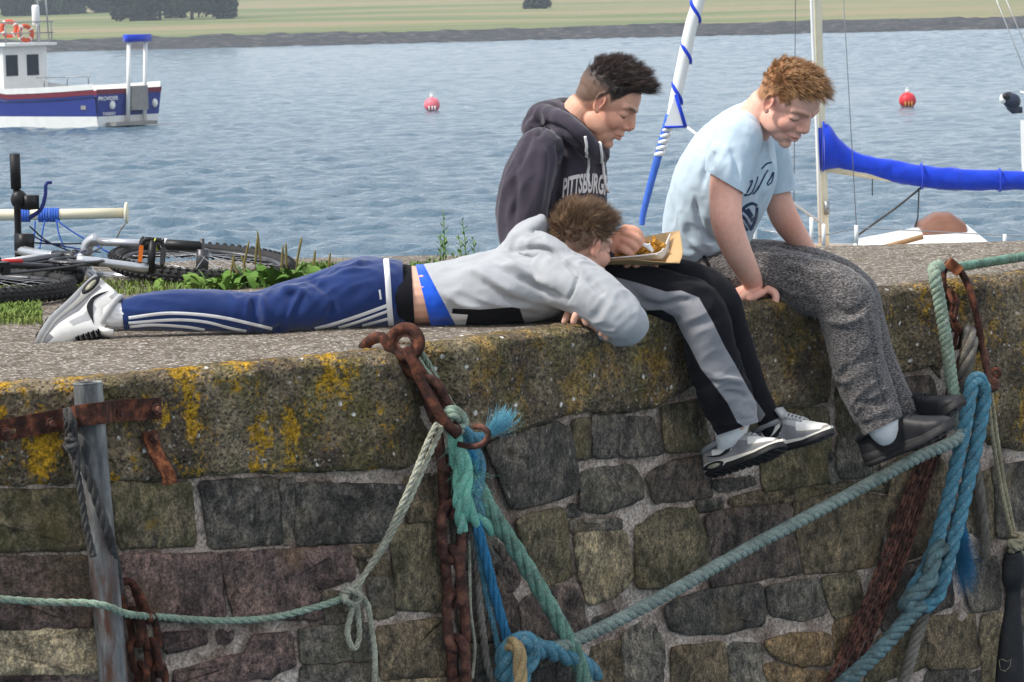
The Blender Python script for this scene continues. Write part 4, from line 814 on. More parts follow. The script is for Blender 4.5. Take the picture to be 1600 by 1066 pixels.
mb = MB(); mb.box(ya(1292, 325, -.06), (.05, .04, .14)); mb.build('mast_winch', M['wire'], yt)
# boom and sail cover
cv = [(1286, 192, 268), (1296, 194, 266), (1310, 214, 264), (1335, 236, 270), (1370, 246, 279), (1400, 251, 285), (1440, 258, 293), (1480, 262, 297), (1520, 265, 298), (1560, 266, 298), (1600, 268, 297), (1700, 274, 299), (1800, 284, 302)]
Q = cr(cv, 6); mb = MB(); Vc = []
for i, (px, ty, by) in enumerate(Q):
    c0, c1 = ya(px, ty), ya(px, by); hgt = (c0 - c1).length / 2; mid = (c0 + c1) / 2; w = min(.16, hgt * .75) * (1 + .16 * noise.noise((px * .06, 1, 1)))
    hh2 = hgt * (1 + .05 * noise.noise((px * .09, 3, 3)))
    for k in range(16):
        a = 2 * math.pi * k / 16; cr_ = .018 * noise.noise((px * .05 + math.cos(a) * 1.5, math.sin(a) * 2, 7)); Vc.append((mid.x, mid.y - (w + cr_) * math.cos(a), mid.z + (hh2 + cr_) * math.sin(a)))
k = len(Q); mb.add(Vc, [(i * 16 + j, i * 16 + (j + 1) % 16, (i + 1) * 16 + (j + 1) % 16, (i + 1) * 16 + j) for i in range(k - 1) for j in range(16)] + [tuple(range(16)), tuple((k - 1) * 16 + j for j in range(16))]); sc_ = mb.build('sail_cover', M['bluecanvas'], yt)
for px, a, b in ((1440, 256, 295), (1562, 264, 299)):
    c = (ya(px, a) + ya(px, b)) / 2; h = (ya(px, a) - ya(px, b)).length / 2; mb = MB(); Bt = basis((0, 0, 1), (1, 0, -.1)); mb.torus(c, Bt, h * .99, .012, 24, 6); o = mb.build('tie', M['bluecanvas'], sc_); 
ypole('boom', [(1290, 262, 0), (1440, 285, 0), (1600, 290, 0), (1830, 298, 0)], .045, 'cream')
mb = MB(); mb.tube([ya(1287, 190, -.09), ya(1286, 268, -.09)], .012, 5); mb.tube([ya(1281, 200, -.06), ya(1281, 266, -.06)], .02, 5); mb.build('cover_lacing', M['bluecanvas'], yt)
for px, a, b in ((1268, 340, 385), (1287, 350, 385), (1338, 352, 380), (1570, 366, 385), (1180, 330, 395)):
    mb = MB(); mb.tube([ya(px, a, -.9), ya(px, b, -.9)], .022, 6); mb.build('stanchion', M['white'], yt)
def wire(pts, r=.006, mat='wire', name='rigging_wire'): mb = MB(); mb.tube([ya(*p) for p in pts], r, 5); return mb.build(name, M[mat], yt)
wire([(1340, 385, -.9), (1318, 0, -.6), (1256, -690, 0)], .0045); wire([(1240, 400, .9), (1245, -300, .4), (1254, -690, 0)], .0045); wire([(1190, 360, -.9), (1270, 372, -.9), (1340, 356, -.9), (1570, 368, -.9), (1760, 372, -.9)], .006)
wire([(1440, 293, 0), (1400, 325, -.1), (1340, 368, -.1)], .012, 'r_dark', 'mainsheet'); wire([(1436, 294, 0), (1434, 340, .1), (1428, 360, .1)], .008, 'r_dark', 'mainsheet'); wire([(1363, 280, 0), (1363, 306, 0)], .006, 'r_dark', 'reef_line')
# furled jib on the forestay
mb = MB(); J = cr([(1003, 352, 0), (1006, 330, 0), (1020, 275, 0), (1034, 225, 0), (1047, 180, 0)], 12); Pj = np.array([list(ya(*p)) for p in J]); mb.tube(Pj, np.linspace(.03, .05, len(Pj)), 10); jb = mb.build('furled_foot', M['ropeblue'], yt)
mb = MB()
for i in range(7): 
    p = ya(1031 + i * 2.9, 240 - i * 9.5); mb.ell(p, (.065, .065, .034), basis((1, 0, .3), (.3, 0, 1)), 12, 6)
mb.build('white_turns', M['white'], jb)
P = cr([(1048, 190, 0), (1056, 150, 0), (1068, 95, 0), (1080, 40, 0), (1094, -10, 0), (1125, -150, 0), (1245, -690, 0)], 10); mb = MB(); Pw = np.array([list(ya(*p)) for p in P]); mb.tube(Pw, np.interp(np.arange(len(P)) / 10, range(7), [.05, .06, .066, .066, .066, .06, .03]), 12); jl = mb.build('furled_jib', M['white'], yt)
for k in range(6):                                                            # spiral blue edge of the sail
    s0 = np.array([1057 + k * 14.2, 146 - k * 64.]); pts = []
    for i in range(9): f = i / 8; a = math.pi * f; c = ya(s0[0] + f * 8 - 4 + 1, s0[1] - f * 36 + 18); pts.append(c + Vector((math.cos(a + math.pi) * .069 * -1, -math.sin(a) * .069, 0)))
    mb = MB(); mb.tube(pts, .022, 6, flat=.35); mb.build('blue_edge', M['bluecanvas'], jl)
V = [tuple(ya(*p)) for p in ((1055, 150, -.08), (1038, 198, -.08), (1070, 198, -.08), (1055, 150, -.06), (1038, 198, -.06), (1070, 198, -.06))]; mb = MB(); mb.add(V, [(0, 1, 2), (3, 5, 4), (0, 3, 4, 1), (1, 4, 5, 2), (2, 5, 3, 0)]); mb.build('sail_clew', M['white'], jl, smooth=False)
mb = MB(); mb.tube([ya(1056, 148, -.09), ya(1071, 198, -.09)], .022, 6); mb.tube([ya(1071, 198, -.09), ya(1038, 199, -.09)], .014, 6); mb.build('blue_hem', M['bluecanvas'], jl)
wire([(1070, 196, -.05), (1085, 208, -.2), (1120, 230, -.3), (1200, 290, -.4), (1285, 350, -.3)], .016, 'white', 'sheet')

# second yacht: stern rail with outboard motor and backstays at the right border
D2 = 72.0
y2 = thing('moored_yacht', Vector((at(1700, 300, D2).x, D2, ZW)), 'moored yacht cut by the right border with a dark outboard on its stern', 'boat')
mb = MB(); V = []; xa = at(1606, 200, D2).x
for f in np.linspace(0, 1, 12):
    bm = 1.3 * math.cos(max(0, f - .35) / .65 * math.pi / 2) ** .8 * (.8 + .2 * min(1, f * 3))
    for k in range(9): a = k / 8 * math.pi; V.append((xa + 8 * f, D2 - math.cos(a) * bm, ZW + 1.25 + .3 * f * f - 1.6 * math.sin(a) ** .6))
mb.grid(V, 12, 9); mb.add(V[:9], [tuple(range(9))]); mb.build('hull', M['white'], y2)
mb = MB(); c = at(1594, 153, D2); mb.tube([c + Vector((0, 0, .12)), c + Vector((.25, 0, .05)), c + Vector((.28, 0, -1.0))], .03, 8); mb.tube([c + Vector((.25, -.5, -.1)), c + Vector((.25, .5, -.1)), ], .03, 8); mb.tube([c + Vector((.25, -.5, -.1)), c + Vector((2.5, -1.1, -.2))], .03, 8); mb.build('stern_rail', M['white'], y2)
mb = MB(); mb.ell(at(1581, 158, D2), (.19, .17, .17), basis((1, 0, -.3), (0, 0, 1))); mb.tube([at(1578, 165, D2), at(1584, 172, D2), at(1597, 172, D2)], [.1, .09, .07], 10); mb.build('outboard_cowl', M['navy_paint'], y2)
mb = MB(); mb.ell(at(1567, 155, D2 - .05), (.075, .1, .1)); mb.build('outboard_plate', M['white'], y2)
mb = MB(); mb.ell(at(1572, 151, D2 - .1), (.09, .09, .08)); mb.tube([at(1572, 146, D2), at(1580, 146, D2)], .03, 8); mb.build('outboard_bracket', M['black'], y2)
for a, b in (((1553, -10), (1604, 118)), ((1568, -10), (1610, 90))): mb = MB(); mb.tube([at(*a, D2), at(*b, D2), at(b[0] + 12, b[1] + 60, D2)], .012, 5); mb.build('backstay', M['wire'], y2)

# white spar with blue lashings beyond the deck on the left
SD = 14.5
spr = thing('spar', Vector((at(-120, 340, SD).x, SD, -.9)), 'white spar with blue rope lashings sticking out above the bicycle', 'spar')
mb = MB(); mb.tube([at(-260, 338, SD), at(0, 336, SD), at(100, 335, SD), at(192, 333, SD)], np.array([9, 9, 8.5, 8]) * SD / F_PX * 1.0, 14); mb.build('pole', M['cream'], spr)
mb = MB(); q = at(194, 333, SD); r_ = SD / F_PX; mb.tube([q, q + Vector((.006, 0, 0)), q + Vector((.014, 0, 0)), q + Vector((.016, 0, 0))], np.array([8, 17, 17, 13]) * r_, 18); mb.build('end_flange', M['cream'], spr)
mb = MB(); mb.tube([at(-200, 338, SD), at(-200, 900, SD)], .05, 10); mb.build('support_post', M['cream'], spr)
for px, mt in ((39, 'ropeblue'), (68, 'ropeblue'), (85, 'ropeblue')):
    mb = MB()
    for k in range(4): mb.torus(at(px - 6 + k * 4, 336, SD), basis((0, 0, 1), (1, 0, .1 * (k % 2))), 9.6 * r_, 2.2 * r_, 18, 6)
    mb.build('lashing', M[mt], spr)
for pts in ([(55, 345), (54, 365), (52, 385)], [(70, 345), (66, 365), (62, 390)], [(88, 343), (92, 365), (102, 390), (110, 405)], [(90, 345), (110, 360), (130, 372), (170, 395)], [(196, 350), (188, 360), (180, 378)]):
    mb = MB(); mb.tube(cr([tuple(at(x, y, SD - .1)) for x, y in pts], 6), 1.3 * r_, 5); mb.build('hanging_line', M['ropeblue'] if pts[0][0] < 190 else M['r_grey'], spr)
# ------------------------------------------------------------------ bicycle lying on its side
M['tyre'] = m_plain('tyre_rubber', srgb(44, 43, 43), .8, .3, 40, .4); M['frame_paint'] = m_plain('dark_frame_paint', srgb(38, 38, 42), .35, .2, 12); M['alloy'] = m_plain('silver_alloy', srgb(186, 188, 192), .3, .15, 20, metal=.7)
M['white_paint'] = m_plain('white_paint', srgb(220, 220, 218), .35, .1, 10); M['reflector'] = m_plain('orange_reflector', srgb(208, 106, 34), .25, .1, 30); M['steel'] = m_plain('dark_steel', srgb(74, 74, 76), .4, .3, 40, metal=.6); M['red_decal'] = m_plain('red_decal', srgb(196, 46, 46), .4, .1, 30); M['yel'] = m_plain('yellow_band', srgb(190, 190, 50), .4, .1, 30); M['bluelever'] = m_plain('blue_anodised', srgb(34, 46, 110), .3, .1, 30, metal=.4)
th_ = R(49); tau = R(2.5); BF = Vector((math.cos(th_), math.sin(th_), 0)); BU0 = Vector((-math.sin(th_), math.cos(th_), 0)); BU = BU0 * math.cos(tau) + UPZ * math.sin(tau); BWv = UPZ * math.cos(tau) - BU0 * math.sin(tau)
OB = at(-38, 447, 11.05); BM = Matrix((BF, BU, BWv)).transposed(); BS = .95
def bk_(f, u, w): return OB + (BF * f + BU * u + BWv * w) * BS
bike = thing('bicycle', (OB.x + .3, OB.y + .4, 0), 'black mountain bicycle lying on its side behind the reclining boy', 'bicycle')
def btube(name, pts, r, mat, parent=bike, n=10): mb = MB(); mb.tube(cr([tuple(bk_(*p)) for p in pts], 4) if len(pts) > 2 else [bk_(*p) for p in pts], r, n); return mb.build(name, M[mat], parent)
WR = .318
def wheel(f, tilt=0, disc=False):
    c = bk_(f, 0, 0); Mx = BM @ Matrix.Rotation(tilt, 3, 'X'); w = empty('wheel', c); w.parent = bike; w.location = c - Vector(bike.location)
    mb = MB(); mb.torus(c, Mx, WR - .022, .025, 64, 10)
    for k in range(72):
        a = 2 * math.pi * k / 72
        for j, (b, lat) in enumerate(((.0, .6), (.5, -.6), (.25, 1.15), (.75, -1.15))):
            aa = a + b * 2 * math.pi / 72; o = Mx @ Vector((math.cos(aa), math.sin(aa), 0)); tn = Mx @ Vector((-math.sin(aa), math.cos(aa), 0)); z = Mx @ Vector((0, 0, 1))
            dv = (o * math.cos(lat) + z * math.sin(lat)).normalized(); p = c + o * (WR - .022) + dv * .0265; mb.box(p, (.011, .012, .009), Matrix((tn, dv.cross(tn).normalized(), dv)).transposed())
    mb.build('tyre', M['tyre'], w, smooth=False)
    mb = MB(); mb.torus(c, Mx, WR - .05, .011, 56, 8); mb.build('rim', M['steel'], w)
    mb = MB(); mb.tube([c - Mx @ Vector((0, 0, .05)), c + Mx @ Vector((0, 0, .05))], .022, 12); mb.build('hub', M['steel'], w)
    mb = MB()
    for k in range(28):
        a = 2 * math.pi * k / 28; s = .03 if k % 2 else -.03; a2 = a + (.5 if k % 4 < 2 else -.5); mb.tube([c + Mx @ Vector((math.cos(a2) * .022, math.sin(a2) * .022, s)), c + Mx @ Vector((math.cos(a) * (WR - .055), math.sin(a) * (WR - .055), 0))], .0012, 4, cap=False)
    mb.build('spokes', M['alloy'], w); return w
wheel(0.0); wheel(1.06, R(4))
fr = btube('down_tube', [(.43, -.03, 0), (.88, .44, 0)], .024, 'frame_paint'); btube('top_tube', [(.28, .38, 0), (.855, .52, 0)], .018, 'frame_paint'); btube('seat_tube', [(.43, -.03, 0), (.27, .42, 0)], .017, 'frame_paint'); btube('head_tube', [(.895, .42, 0), (.845, .56, 0)], .022, 'frame_paint')
for s in (1, -1):
    btube('chainstay', [(0, 0, .065 * s), (.15, -.005, .06 * s), (.42, -.03, .03 * s)], .011, 'frame_paint'); btube('seatstay', [(0, 0, .065 * s), (.1, .14, .055 * s), (.285, .36, .015 * s)], .009, 'frame_paint')
    lo = btube('fork_leg', [(1.06, 0, .062 * s), (.985, .20, .062 * s)], np.array([.017, .021]), 'black'); btube('stanchion', [(.985, .20, .062 * s), (.905, .40, .062 * s)], .0145, 'alloy'); btube('dust_seal', [(.99, .187, .062 * s), (.976, .225, .062 * s)], .0235, 'black'); btube('fork_band', [(1.0, .162, .062 * s), (.995, .174, .062 * s)], .0225, 'yel' if s > 0 else 'black')
btube('white_band', [(1.012, .13, .062), (1.006, .146, .062)], .0222, 'white_paint')
btube('fork_crown', [(.905, .39, .075), (.893, .425, .05), (.89, .43, 0), (.893, .425, -.05), (.905, .39, -.075)], .021, 'alloy')
btube('axle_bolt', [(1.06, 0, -.085), (1.06, 0, .09)], .008, 'steel')
btube('decal', [(.12, .0, .074), (.20, -.006, .071)], .008, 'red_decal'); btube('white_panel', [(.6, .155, .018), (.78, .345, .018)], .014, 'white_paint'); btube('top_panel', [(.42, .42, .012), (.7, .488, .012)], .011, 'white_paint')
# drive train
mb = MB()
for k in range(7): mb.tube([bk_(0, 0, .028 + .0045 * k), bk_(0, 0, .031 + .0045 * k)], .055 - .0055 * k, 26)
mb.build('cassette', M['steel'], bike, smooth=False)
mb = MB(); c = bk_(.43, -.03, .05)
for k, r in ((0, .085), (1, .068)):
    mb.torus(c + BWv * (.008 * (1 - k)), BM, r, .006, 40, 6)
    if k == 0:
        for q in range(40): a = 2 * math.pi * q / 40; mb.box(c + BWv * .008 + BM @ Vector((math.cos(a) * (r + .007), math.sin(a) * (r + .007), 0)), (.006, .005, .003), BM)
for q in range(5): a = 2 * math.pi * q / 5; mb.tube([c, c + BM @ Vector((math.cos(a) * .08, math.sin(a) * .08, 0))], .008, 6)
mb.build('chainring', M['steel'], bike, smooth=False)
btube('drive_chain', [(0.0, .05, .04), (.2, .055, .045), (.43, .055, .055)], .005, 'steel', n=6); btube('drive_chain', [(.03, -.10, .045), (.25, -.12, .05), (.43, -.115, .055)], .005, 'steel', n=6)
mb = MB(); mb.box(bk_(.03, -.06, .07), (.05, .1, .03), BM); mb.ell(bk_(.06, -.02, .085), (.03, .025, .022), BM); mb.box(bk_(.035, -.105, .06), (.03, .03, .02), BM); mb.build('derailleur', M['black'], bike, smooth=False)
cd = Vector((.545, -.84)); 
btube('crank', [(.43, -.03, .06), (.45 + cd.x * .09, -.03 + cd.y * .09, .05), (.50 + cd.x * .2, -.03 + cd.y * .2, .03)], np.array([.016] * 4 + [.014] * 5), 'alloy')
def pedal(f, u, w, s):
    c = bk_(f, u, w); p = empty('pedal', c); p.parent = bike; p.location = c - Vector(bike.location); A = Matrix((Vector((1, 0, 0)), Vector((0, 1, 0)), UPZ)).transposed() @ Matrix.Rotation(.12, 3, 'Y')
    mb = MB()
    mb.tube([c - A.col[2] * .01, c + A.col[2] * .10], .013, 10)
    for sx in (-1, 1): mb.tube(cr([tuple(c + A @ Vector(q)) for q in ((sx * .012, 0, .018), (sx * .034, 0, .02), (sx * .038, 0, .06), (sx * .03, 0, .098), (sx * .008, 0, .106))], 4), .0075, 8)
    for q in range(7): mb.tube([c + A @ Vector((-.034 + q * .0113, 0, .1 + .004 * math.sin(q))), c + A @ Vector((-.034 + q * .0113, 0, .112))], .003, 4)
    mb.build('cage', M['black'], p)
    for sx in (-1, 1): mb = MB(); mb.box(c + A @ Vector((sx * .036, -.009, .055)), (.014, .006, .055), A); mb.build('reflector', M['reflector'] if sx < 0 else M['steel'], p, smooth=False)
pedal(.51 + cd.x * .2, -.03 + cd.y * .2, .02, 1)
# cockpit
btube('stem', [(.85, .55, 0), (.86, .66, 0), (.92, .835, 0)], .018, 'alloy'); hb = btube('handlebar', [(.92, .84, -.06), (.92, .84, -.03), (.92, .84, 0), (.92, .84, .1), (.90, .825, .24)], .0125, 'black'); btube('grip', [(.90, .825, .23), (.89, .82, .36)], .0185, 'rubber', hb, 14)
mb = MB(); mb.ell(bk_(.905, .815, .19), (.03, .03, .035), BM); mb.build('lever_clamp', M['black'], hb); mb = MB(); mb.box(bk_(.93, .785, .18), (.05, .045, .05), BM); mb.build('shifter', M['black'], hb); mb = MB(); mb.box(bk_(.92, .805, .03), (.05, .05, .06), BM); mb.build('stem_clamp', M['black'], hb)
btube('brake_lever', [(.93, .79, .12), (.965, .765, .15), (.985, .76, .20), (.995, .765, .245), (1.02, .765, .25)], np.linspace(.008, .006, 17), 'bluelever', hb)
for k in range(3): btube('cable', [(.93, .785, .09 - .03 * k), (1.02, .765, .02), (1.0, .48, .03 * k - .02), (.86, .46 - .05 * k, .03), (.6, .2, .03)], .003, 'bluelever' if k == 1 else 'black', hb, 6)
btube('seat_post', [(.27, .42, 0), (.215, .58, 0)], .0135, 'alloy'); mb = MB(); mb.ell(bk_(.21, .60, 0), (.13, .025, .07), BM, 20, 12); mb.ell(bk_(.30, .60, 0), (.1, .022, .028), BM, 16, 10); mb.build('saddle', M['black'], bike)

# ------------------------------------------------------------------ plants on the quay
M['leaf'] = m_leaf('plantain_leaf', (84, 118, 46), (130, 152, 70)); M['stalk'] = m_plain('seed_stalk', srgb(116, 104, 62), .85, .3, 60); M['grass'] = m_leaf('grass_blade', (88, 118, 48), (136, 140, 78)); M['weed'] = m_leaf('weed_leaf', (96, 124, 66), (140, 156, 100))
def leafmesh(name, L, W, mat):
    mb = MB(); V = []
    for i in range(8):
        f = i / 7; w = W * math.sin(math.pi * min(1, f * .93 + .05)) ** .8
        for s in (-1, 0, 1): V.append((L * f, s * w, L * .55 * math.sin(f * 1.9) - abs(s) * -.12 * w + .0))
    mb.grid(V, 8, 3); o = mb.build(name, M[mat], None, origin=(0, 0, 0)); return o
def plant(name, px, py, label, n, L, stalks, seed, spread=.05, group=None):
    g = ground(px, py); t = thing(name, g, label, 'plant', group); rg = random.Random(seed); proto = None
    for k in range(n):
        if proto is None: o = proto = leafmesh('leaf', L, L * .24, 'leaf')
        else: o = proto.copy(); COL.objects.link(o)
        o.parent = t; o.location = (rg.gauss(0, spread), rg.gauss(0, spread * .6), 0); s = rg.uniform(.55, 1.15); o.scale = (s, s, s); o.rotation_euler = (rg.uniform(-.3, .3), rg.uniform(-.55, .15), rg.uniform(0, 6.28))
    for k, (dx, h, lean) in enumerate(stalks):
        b = g + Vector((dx, rg.uniform(-.05, .05), 0)); tp = b + Vector((lean, 0, h)); m = b * .5 + tp * .5 + Vector((lean * -.12, 0, 0)); P = cr([tuple(b), tuple(m), tuple(tp)], 8); mb = MB()
        mb.tube(P, np.interp(np.linspace(0, 1, len(P)), [0, .42, .5, .9, 1], [.0018, .0016, .0042, .004, .0015]), 7)
        mb.build('seed_stalk', M['stalk'], t)
plant('plantain', 340, 452, 'broad-leaved plantain clump left of the seed stalks behind the blue leg', 80, .06, [(.035, .11, .02), (.075, .10, -.025)], 1, .07, 'plantains at the back of the deck')
plant('plantain', 425, 446, 'broad-leaved plantain clump with tall brown seed stalks behind the blue knee', 95, .065, [(-.10, .15, .03), (-.06, .16, .015), (-.035, .18, -.01), (.03, .13, .01), (.05, .14, .0), (.075, .16, .03), (-.08, .10, -.02)], 2, .075, 'plantains at the back of the deck')
plant('plantain', 490, 436, 'low plantain clump nearest the blue hip', 60, .045, [(.0, .10, .01), (.05, .09, .01)], 3, .06, 'plantains at the back of the deck')
wd = thing('tall_weed', ground(705, 424), 'thin pale green weed with upright stems behind the grey hooded boy', 'plant'); rg = random.Random(5)
for k, (px, h) in enumerate(((672, 22), (682, 60), (688, 92), (692, 50), (704, 35), (718, 60), (724, 78), (736, 52), (668, 15), (712, 30), (745, 22))):
    b = ground(px + 4, 422 + rg.uniform(-4, 4)); s = b.y / F_PX; tp = b + Vector((rg.uniform(-6, 4) * s, 0, h * s)); mb = MB(); P = cr([tuple(b), tuple((b + tp) / 2 + Vector((.004, 0, 0))), tuple(tp)], 8); mb.tube(P, np.linspace(.0024, .001, len(P)), 5)
    for q in range(int(h / 3.2)):
        f = .18 + .82 * q / (h / 3.2); p = P[min(len(P) - 1, int(f * len(P)))]; a = q * 2.4; d = np.array((math.cos(a), math.sin(a), .8)); e = p + d * (.024 if f < .8 else .012); sd = np.array((-math.sin(a), math.cos(a), 0)) * .0036; mb.add([p, (p + e) / 2 + sd, e, (p + e) / 2 - sd], [(0, 1, 2, 3)])
    mb.build('stem', M['weed'], wd, smooth=False)
def grassy(label, spots, n, L, seed):
    rg = random.Random(seed); mb = MB()
    for i in range(n):
        x0, y0, x1, y1 = rg.choice(spots); g = ground(rg.uniform(x0, x1), rg.uniform(y0, y1)); a = rg.uniform(0, 6.28); h = L * rg.uniform(.4, 1.1); l = h * rg.uniform(.2, .9); w = .0022
        q = np.array((math.cos(a), math.sin(a), 0)); sd = np.array((-math.sin(a), math.cos(a), 0)) * w; g = np.array(g); m = g + q * l * .4 + np.array((0, 0, h * .7)); e = g + q * l + np.array((0, 0, h)); mb.add([g - sd, g + sd, m + sd, e, m - sd], [(0, 1, 2, 4), (2, 3, 4)])
    o = mb.build('grass', M['grass'], None, smooth=False); tag(o, label, 'grass', kind='stuff')
grassy('short grass and weeds along the back of the deck', [(-40, 470, 66, 508), (-40, 478, 60, 502), (60, 440, 330, 462), (300, 425, 520, 452), (640, 415, 760, 432), (-40, 440, 120, 470), (440, 415, 560, 432)], 9000, .022, 4)
# ------------------------------------------------------------------ figure tools
def limb(mb, pts, kd=1.0, f=1.0, n=22, sub=6, ref=None):
    """smooth tube through (px, py, D, r_px[, depth factor]) with rounded ends"""
    rowsl = [list(at(p[0], p[1], p[2])) + [p[3] * p[2] / F_PX * f, (p[4] if len(p) > 4 else kd)] for p in pts]
    Q = cr(rowsl, sub); P = Q[:, :3]; r = np.maximum(Q[:, 3], .002); k = Q[:, 4]
    T = np.gradient(P, axis=0); T /= np.linalg.norm(T, axis=1)[:, None]
    ext = [(-1, .0), (-.92, .4), (-.7, .72), (-.38, .93)]
    Pn, rn, kn, Tn = [], [], [], []
    for a, b in ext: Pn.append(P[0] + T[0] * a * r[0] * .9); rn.append(max(r[0] * b, r[0] * .05)); kn.append(k[0]); Tn.append(T[0])
    Pn += list(P); rn += list(r); kn += list(k); Tn += list(T)
    for a, b in ext[::-1]: Pn.append(P[-1] - T[-1] * a * r[-1] * .9); rn.append(max(r[-1] * b, r[-1] * .05)); kn.append(k[-1]); Tn.append(T[-1])
    Pn, rn, kn, Tn = map(np.array, (Pn, rn, kn, Tn)); V = np.array((0.0, 1.0, 0.0)); ang = np.arange(n) * 2 * math.pi / n; Z = []
    prev = None
    for p, rr, kk, t in zip(Pn, rn, kn, Tn):
        d = V - t * (V @ t); l = np.linalg.norm(d)
        if l < .25:
            d = (prev if prev is not None else np.array((0., 0, 1.))); d = d - t * (d @ t); l = np.linalg.norm(d)
        d /= l; prev = d; e = np.cross(t, d); Z.append(p + (np.cos(ang)[:, None] * e + np.sin(ang)[:, None] * d * kk) * rr)
    m = len(Pn); mb.add(np.concatenate(Z), [(i * n + j, i * n + (j + 1) % n, (i + 1) * n + (j + 1) % n, (i + 1) * n + j) for i in range(m - 1) for j in range(n)] + [tuple(range(n))[::-1], tuple((m - 1) * n + j for j in range(n))])
def blobp(mb, px, py, D, r, k=(1, 1, 1), Mx=None): mb.ell(at(px, py, D), [r * D / F_PX * q for q in k], Mx, 20, 14)

def remesh(mb, voxel, smooth=6, fac=.5):
    me = bpy.data.meshes.new('tmp'); me.from_pydata(np.concatenate(mb.v).tolist(), [], mb.f); me.update()
    o = bpy.data.objects.new('tmp', me); COL.objects.link(o)
    md = o.modifiers.new('r', 'REMESH'); md.mode = 'VOXEL'; md.voxel_size = voxel; md.adaptivity = 0
    if smooth: sm = o.modifiers.new('s', 'SMOOTH'); sm.iterations = smooth; sm.factor = fac
    dg = bpy.context.evaluated_depsgraph_get(); ev = o.evaluated_get(dg); m2 = ev.to_mesh(); n = len(m2.vertices)
    V = np.empty(n * 3); m2.vertices.foreach_get('co', V); V = V.reshape(-1, 3).copy(); Fc = [tuple(p.vertices) for p in m2.polygons]
    ev.to_mesh_clear(); bpy.data.objects.remove(o); bpy.data.meshes.remove(me); return V, Fc
def normals(V, Fc):
    q = np.array([f[:4] if len(f) >= 4 else (*f, f[-1]) for f in Fc]); a = V[q[:, 2]] - V[q[:, 0]]; b = V[q[:, 3]] - V[q[:, 1]]; fn = np.cross(a, b); N = np.zeros_like(V)
    for k in range(4): np.add.at(N, q[:, k], fn)
    return N / (np.linalg.norm(N, axis=1)[:, None] + 1e-12), fn / (np.linalg.norm(fn, axis=1)[:, None] + 1e-12), V[q].mean(1)
def trim(V, Fc, p, n, keep=None):       # cut off everything on the +n side of the plane
    d = (V - np.array(p)) @ np.array(Vector(n).normalized()); bm = bmesh.new(); vs = [bm.verts.new(v) for v in V]
    for f in Fc: bm.faces.new([vs[i] for i in f])
    if keep is None: geom = bm.verts[:] + bm.edges[:] + bm.faces[:]
    else:
        ks = [keep(v.co) for v in bm.verts[:]]; bm.verts.index_update(); vv = [v for v, k in zip(bm.verts, ks) if k]; st_ = set(vv); fc = [f for f in bm.faces if all(v in st_ for v in f.verts)]; geom = vv + [e for e in bm.edges if e.verts[0] in st_ and e.verts[1] in st_] + fc
    bmesh.ops.bisect_plane(bm, geom=geom, plane_co=p, plane_no=Vector(n).normalized(), clear_outer=True); bm.verts.index_update()
    V2 = np.array([v.co[:] for v in bm.verts]); F2 = [tuple(v.index for v in f.verts) for f in bm.faces]; bm.free(); return V2, F2
def trim_px(V, Fc, a, b, D, keep=None):  # cut along the view plane through two photo points; what lies right of a->b goes
    pa, pb = at(*a, D), at(*b, D); n = ray(*a).cross(pb - pa); return trim(V, Fc, pa, n, keep)
def nz(V, sc, sd=0.0): return np.array([noise.noise((v[0] * sc + sd, v[1] * sc + sd * .7, v[2] * sc)) for v in V])
def folds(V, Fc, specs, seed=0, base=.0018):
    """cloth folds: ridged noise drawn out along a direction near given places (px, py, D, radius_px, dir, amp_m, freq)"""
    N = normals(V, Fc)[0]; d = np.zeros(len(V))
    if base: d += base * nz(V, 16, seed) + base * .8 * nz(V, 38, seed + 3)
    for k, (px, py, D, rad, dr, amp, fr) in enumerate(specs):
        c = np.array(at(px, py, D)); R0 = rad * D / F_PX; w = np.exp(-((V - c) ** 2).sum(1) / (R0 * R0)); ii = np.where(w > .03)[0]
        if not len(ii): continue
        u = np.array(Vector(dr).normalized()); q = V[ii] - np.outer((V[ii] @ u) * .82, u); wv = np.array([noise.noise((p[0] * fr * .4 + seed, p[1] * fr * .4, p[2] * fr * .4 + k)) for p in q])
        rn = np.array([noise.noise((p[0] * fr + k * 7 + wq * .9, p[1] * fr + seed, p[2] * fr + wq * .9)) for p, wq in zip(q, wv)])
        d[ii] += 1.55 * w[ii] * amp * (1 - 2.6 * np.abs(rn))
    return V + N * d[:, None]
def strokes(V, Fc, lst):
    """single creases: (polyline in photo pixels, half width px, height m; minus = valley) pressed into the camera side"""
    N = normals(V, Fc)[0]; P = pix(V); view = V - np.array(CAM); front = (N * view).sum(1) < 0; d = np.zeros(len(V))
    for pl, w, h in lst:
        Q = cr(pl, 6); best = np.full(len(V), 1e9); L = np.linspace(0, 1, len(Q)); tp = np.ones(len(V))
        near = front & (P[:, 0] > Q[:, 0].min() - 3 * w) & (P[:, 0] < Q[:, 0].max() + 3 * w) & (P[:, 1] > Q[:, 1].min() - 3 * w) & (P[:, 1] < Q[:, 1].max() + 3 * w); ii = np.where(near)[0]
        if not len(ii): continue
        bd = np.full(len(ii), 1e9); bt = np.zeros(len(ii))
        for k in range(len(Q) - 1):
            a, b = Q[k], Q[k + 1]; ab = b - a; t = np.clip(((P[ii] - a) @ ab) / (ab @ ab + 1e-9), 0, 1); dd = np.linalg.norm(P[ii] - a - t[:, None] * ab, axis=1); s = dd < bd; bd[s] = dd[s]; bt[s] = (L[k] + t * (L[k + 1] - L[k]))[s]
        d[ii] += 2.0 * h * np.exp(-(bd / w) ** 2) * np.clip(np.sin(math.pi * np.clip(bt, .04, .96)) * 1.6, 0, 1)
    return V + N * d[:, None]
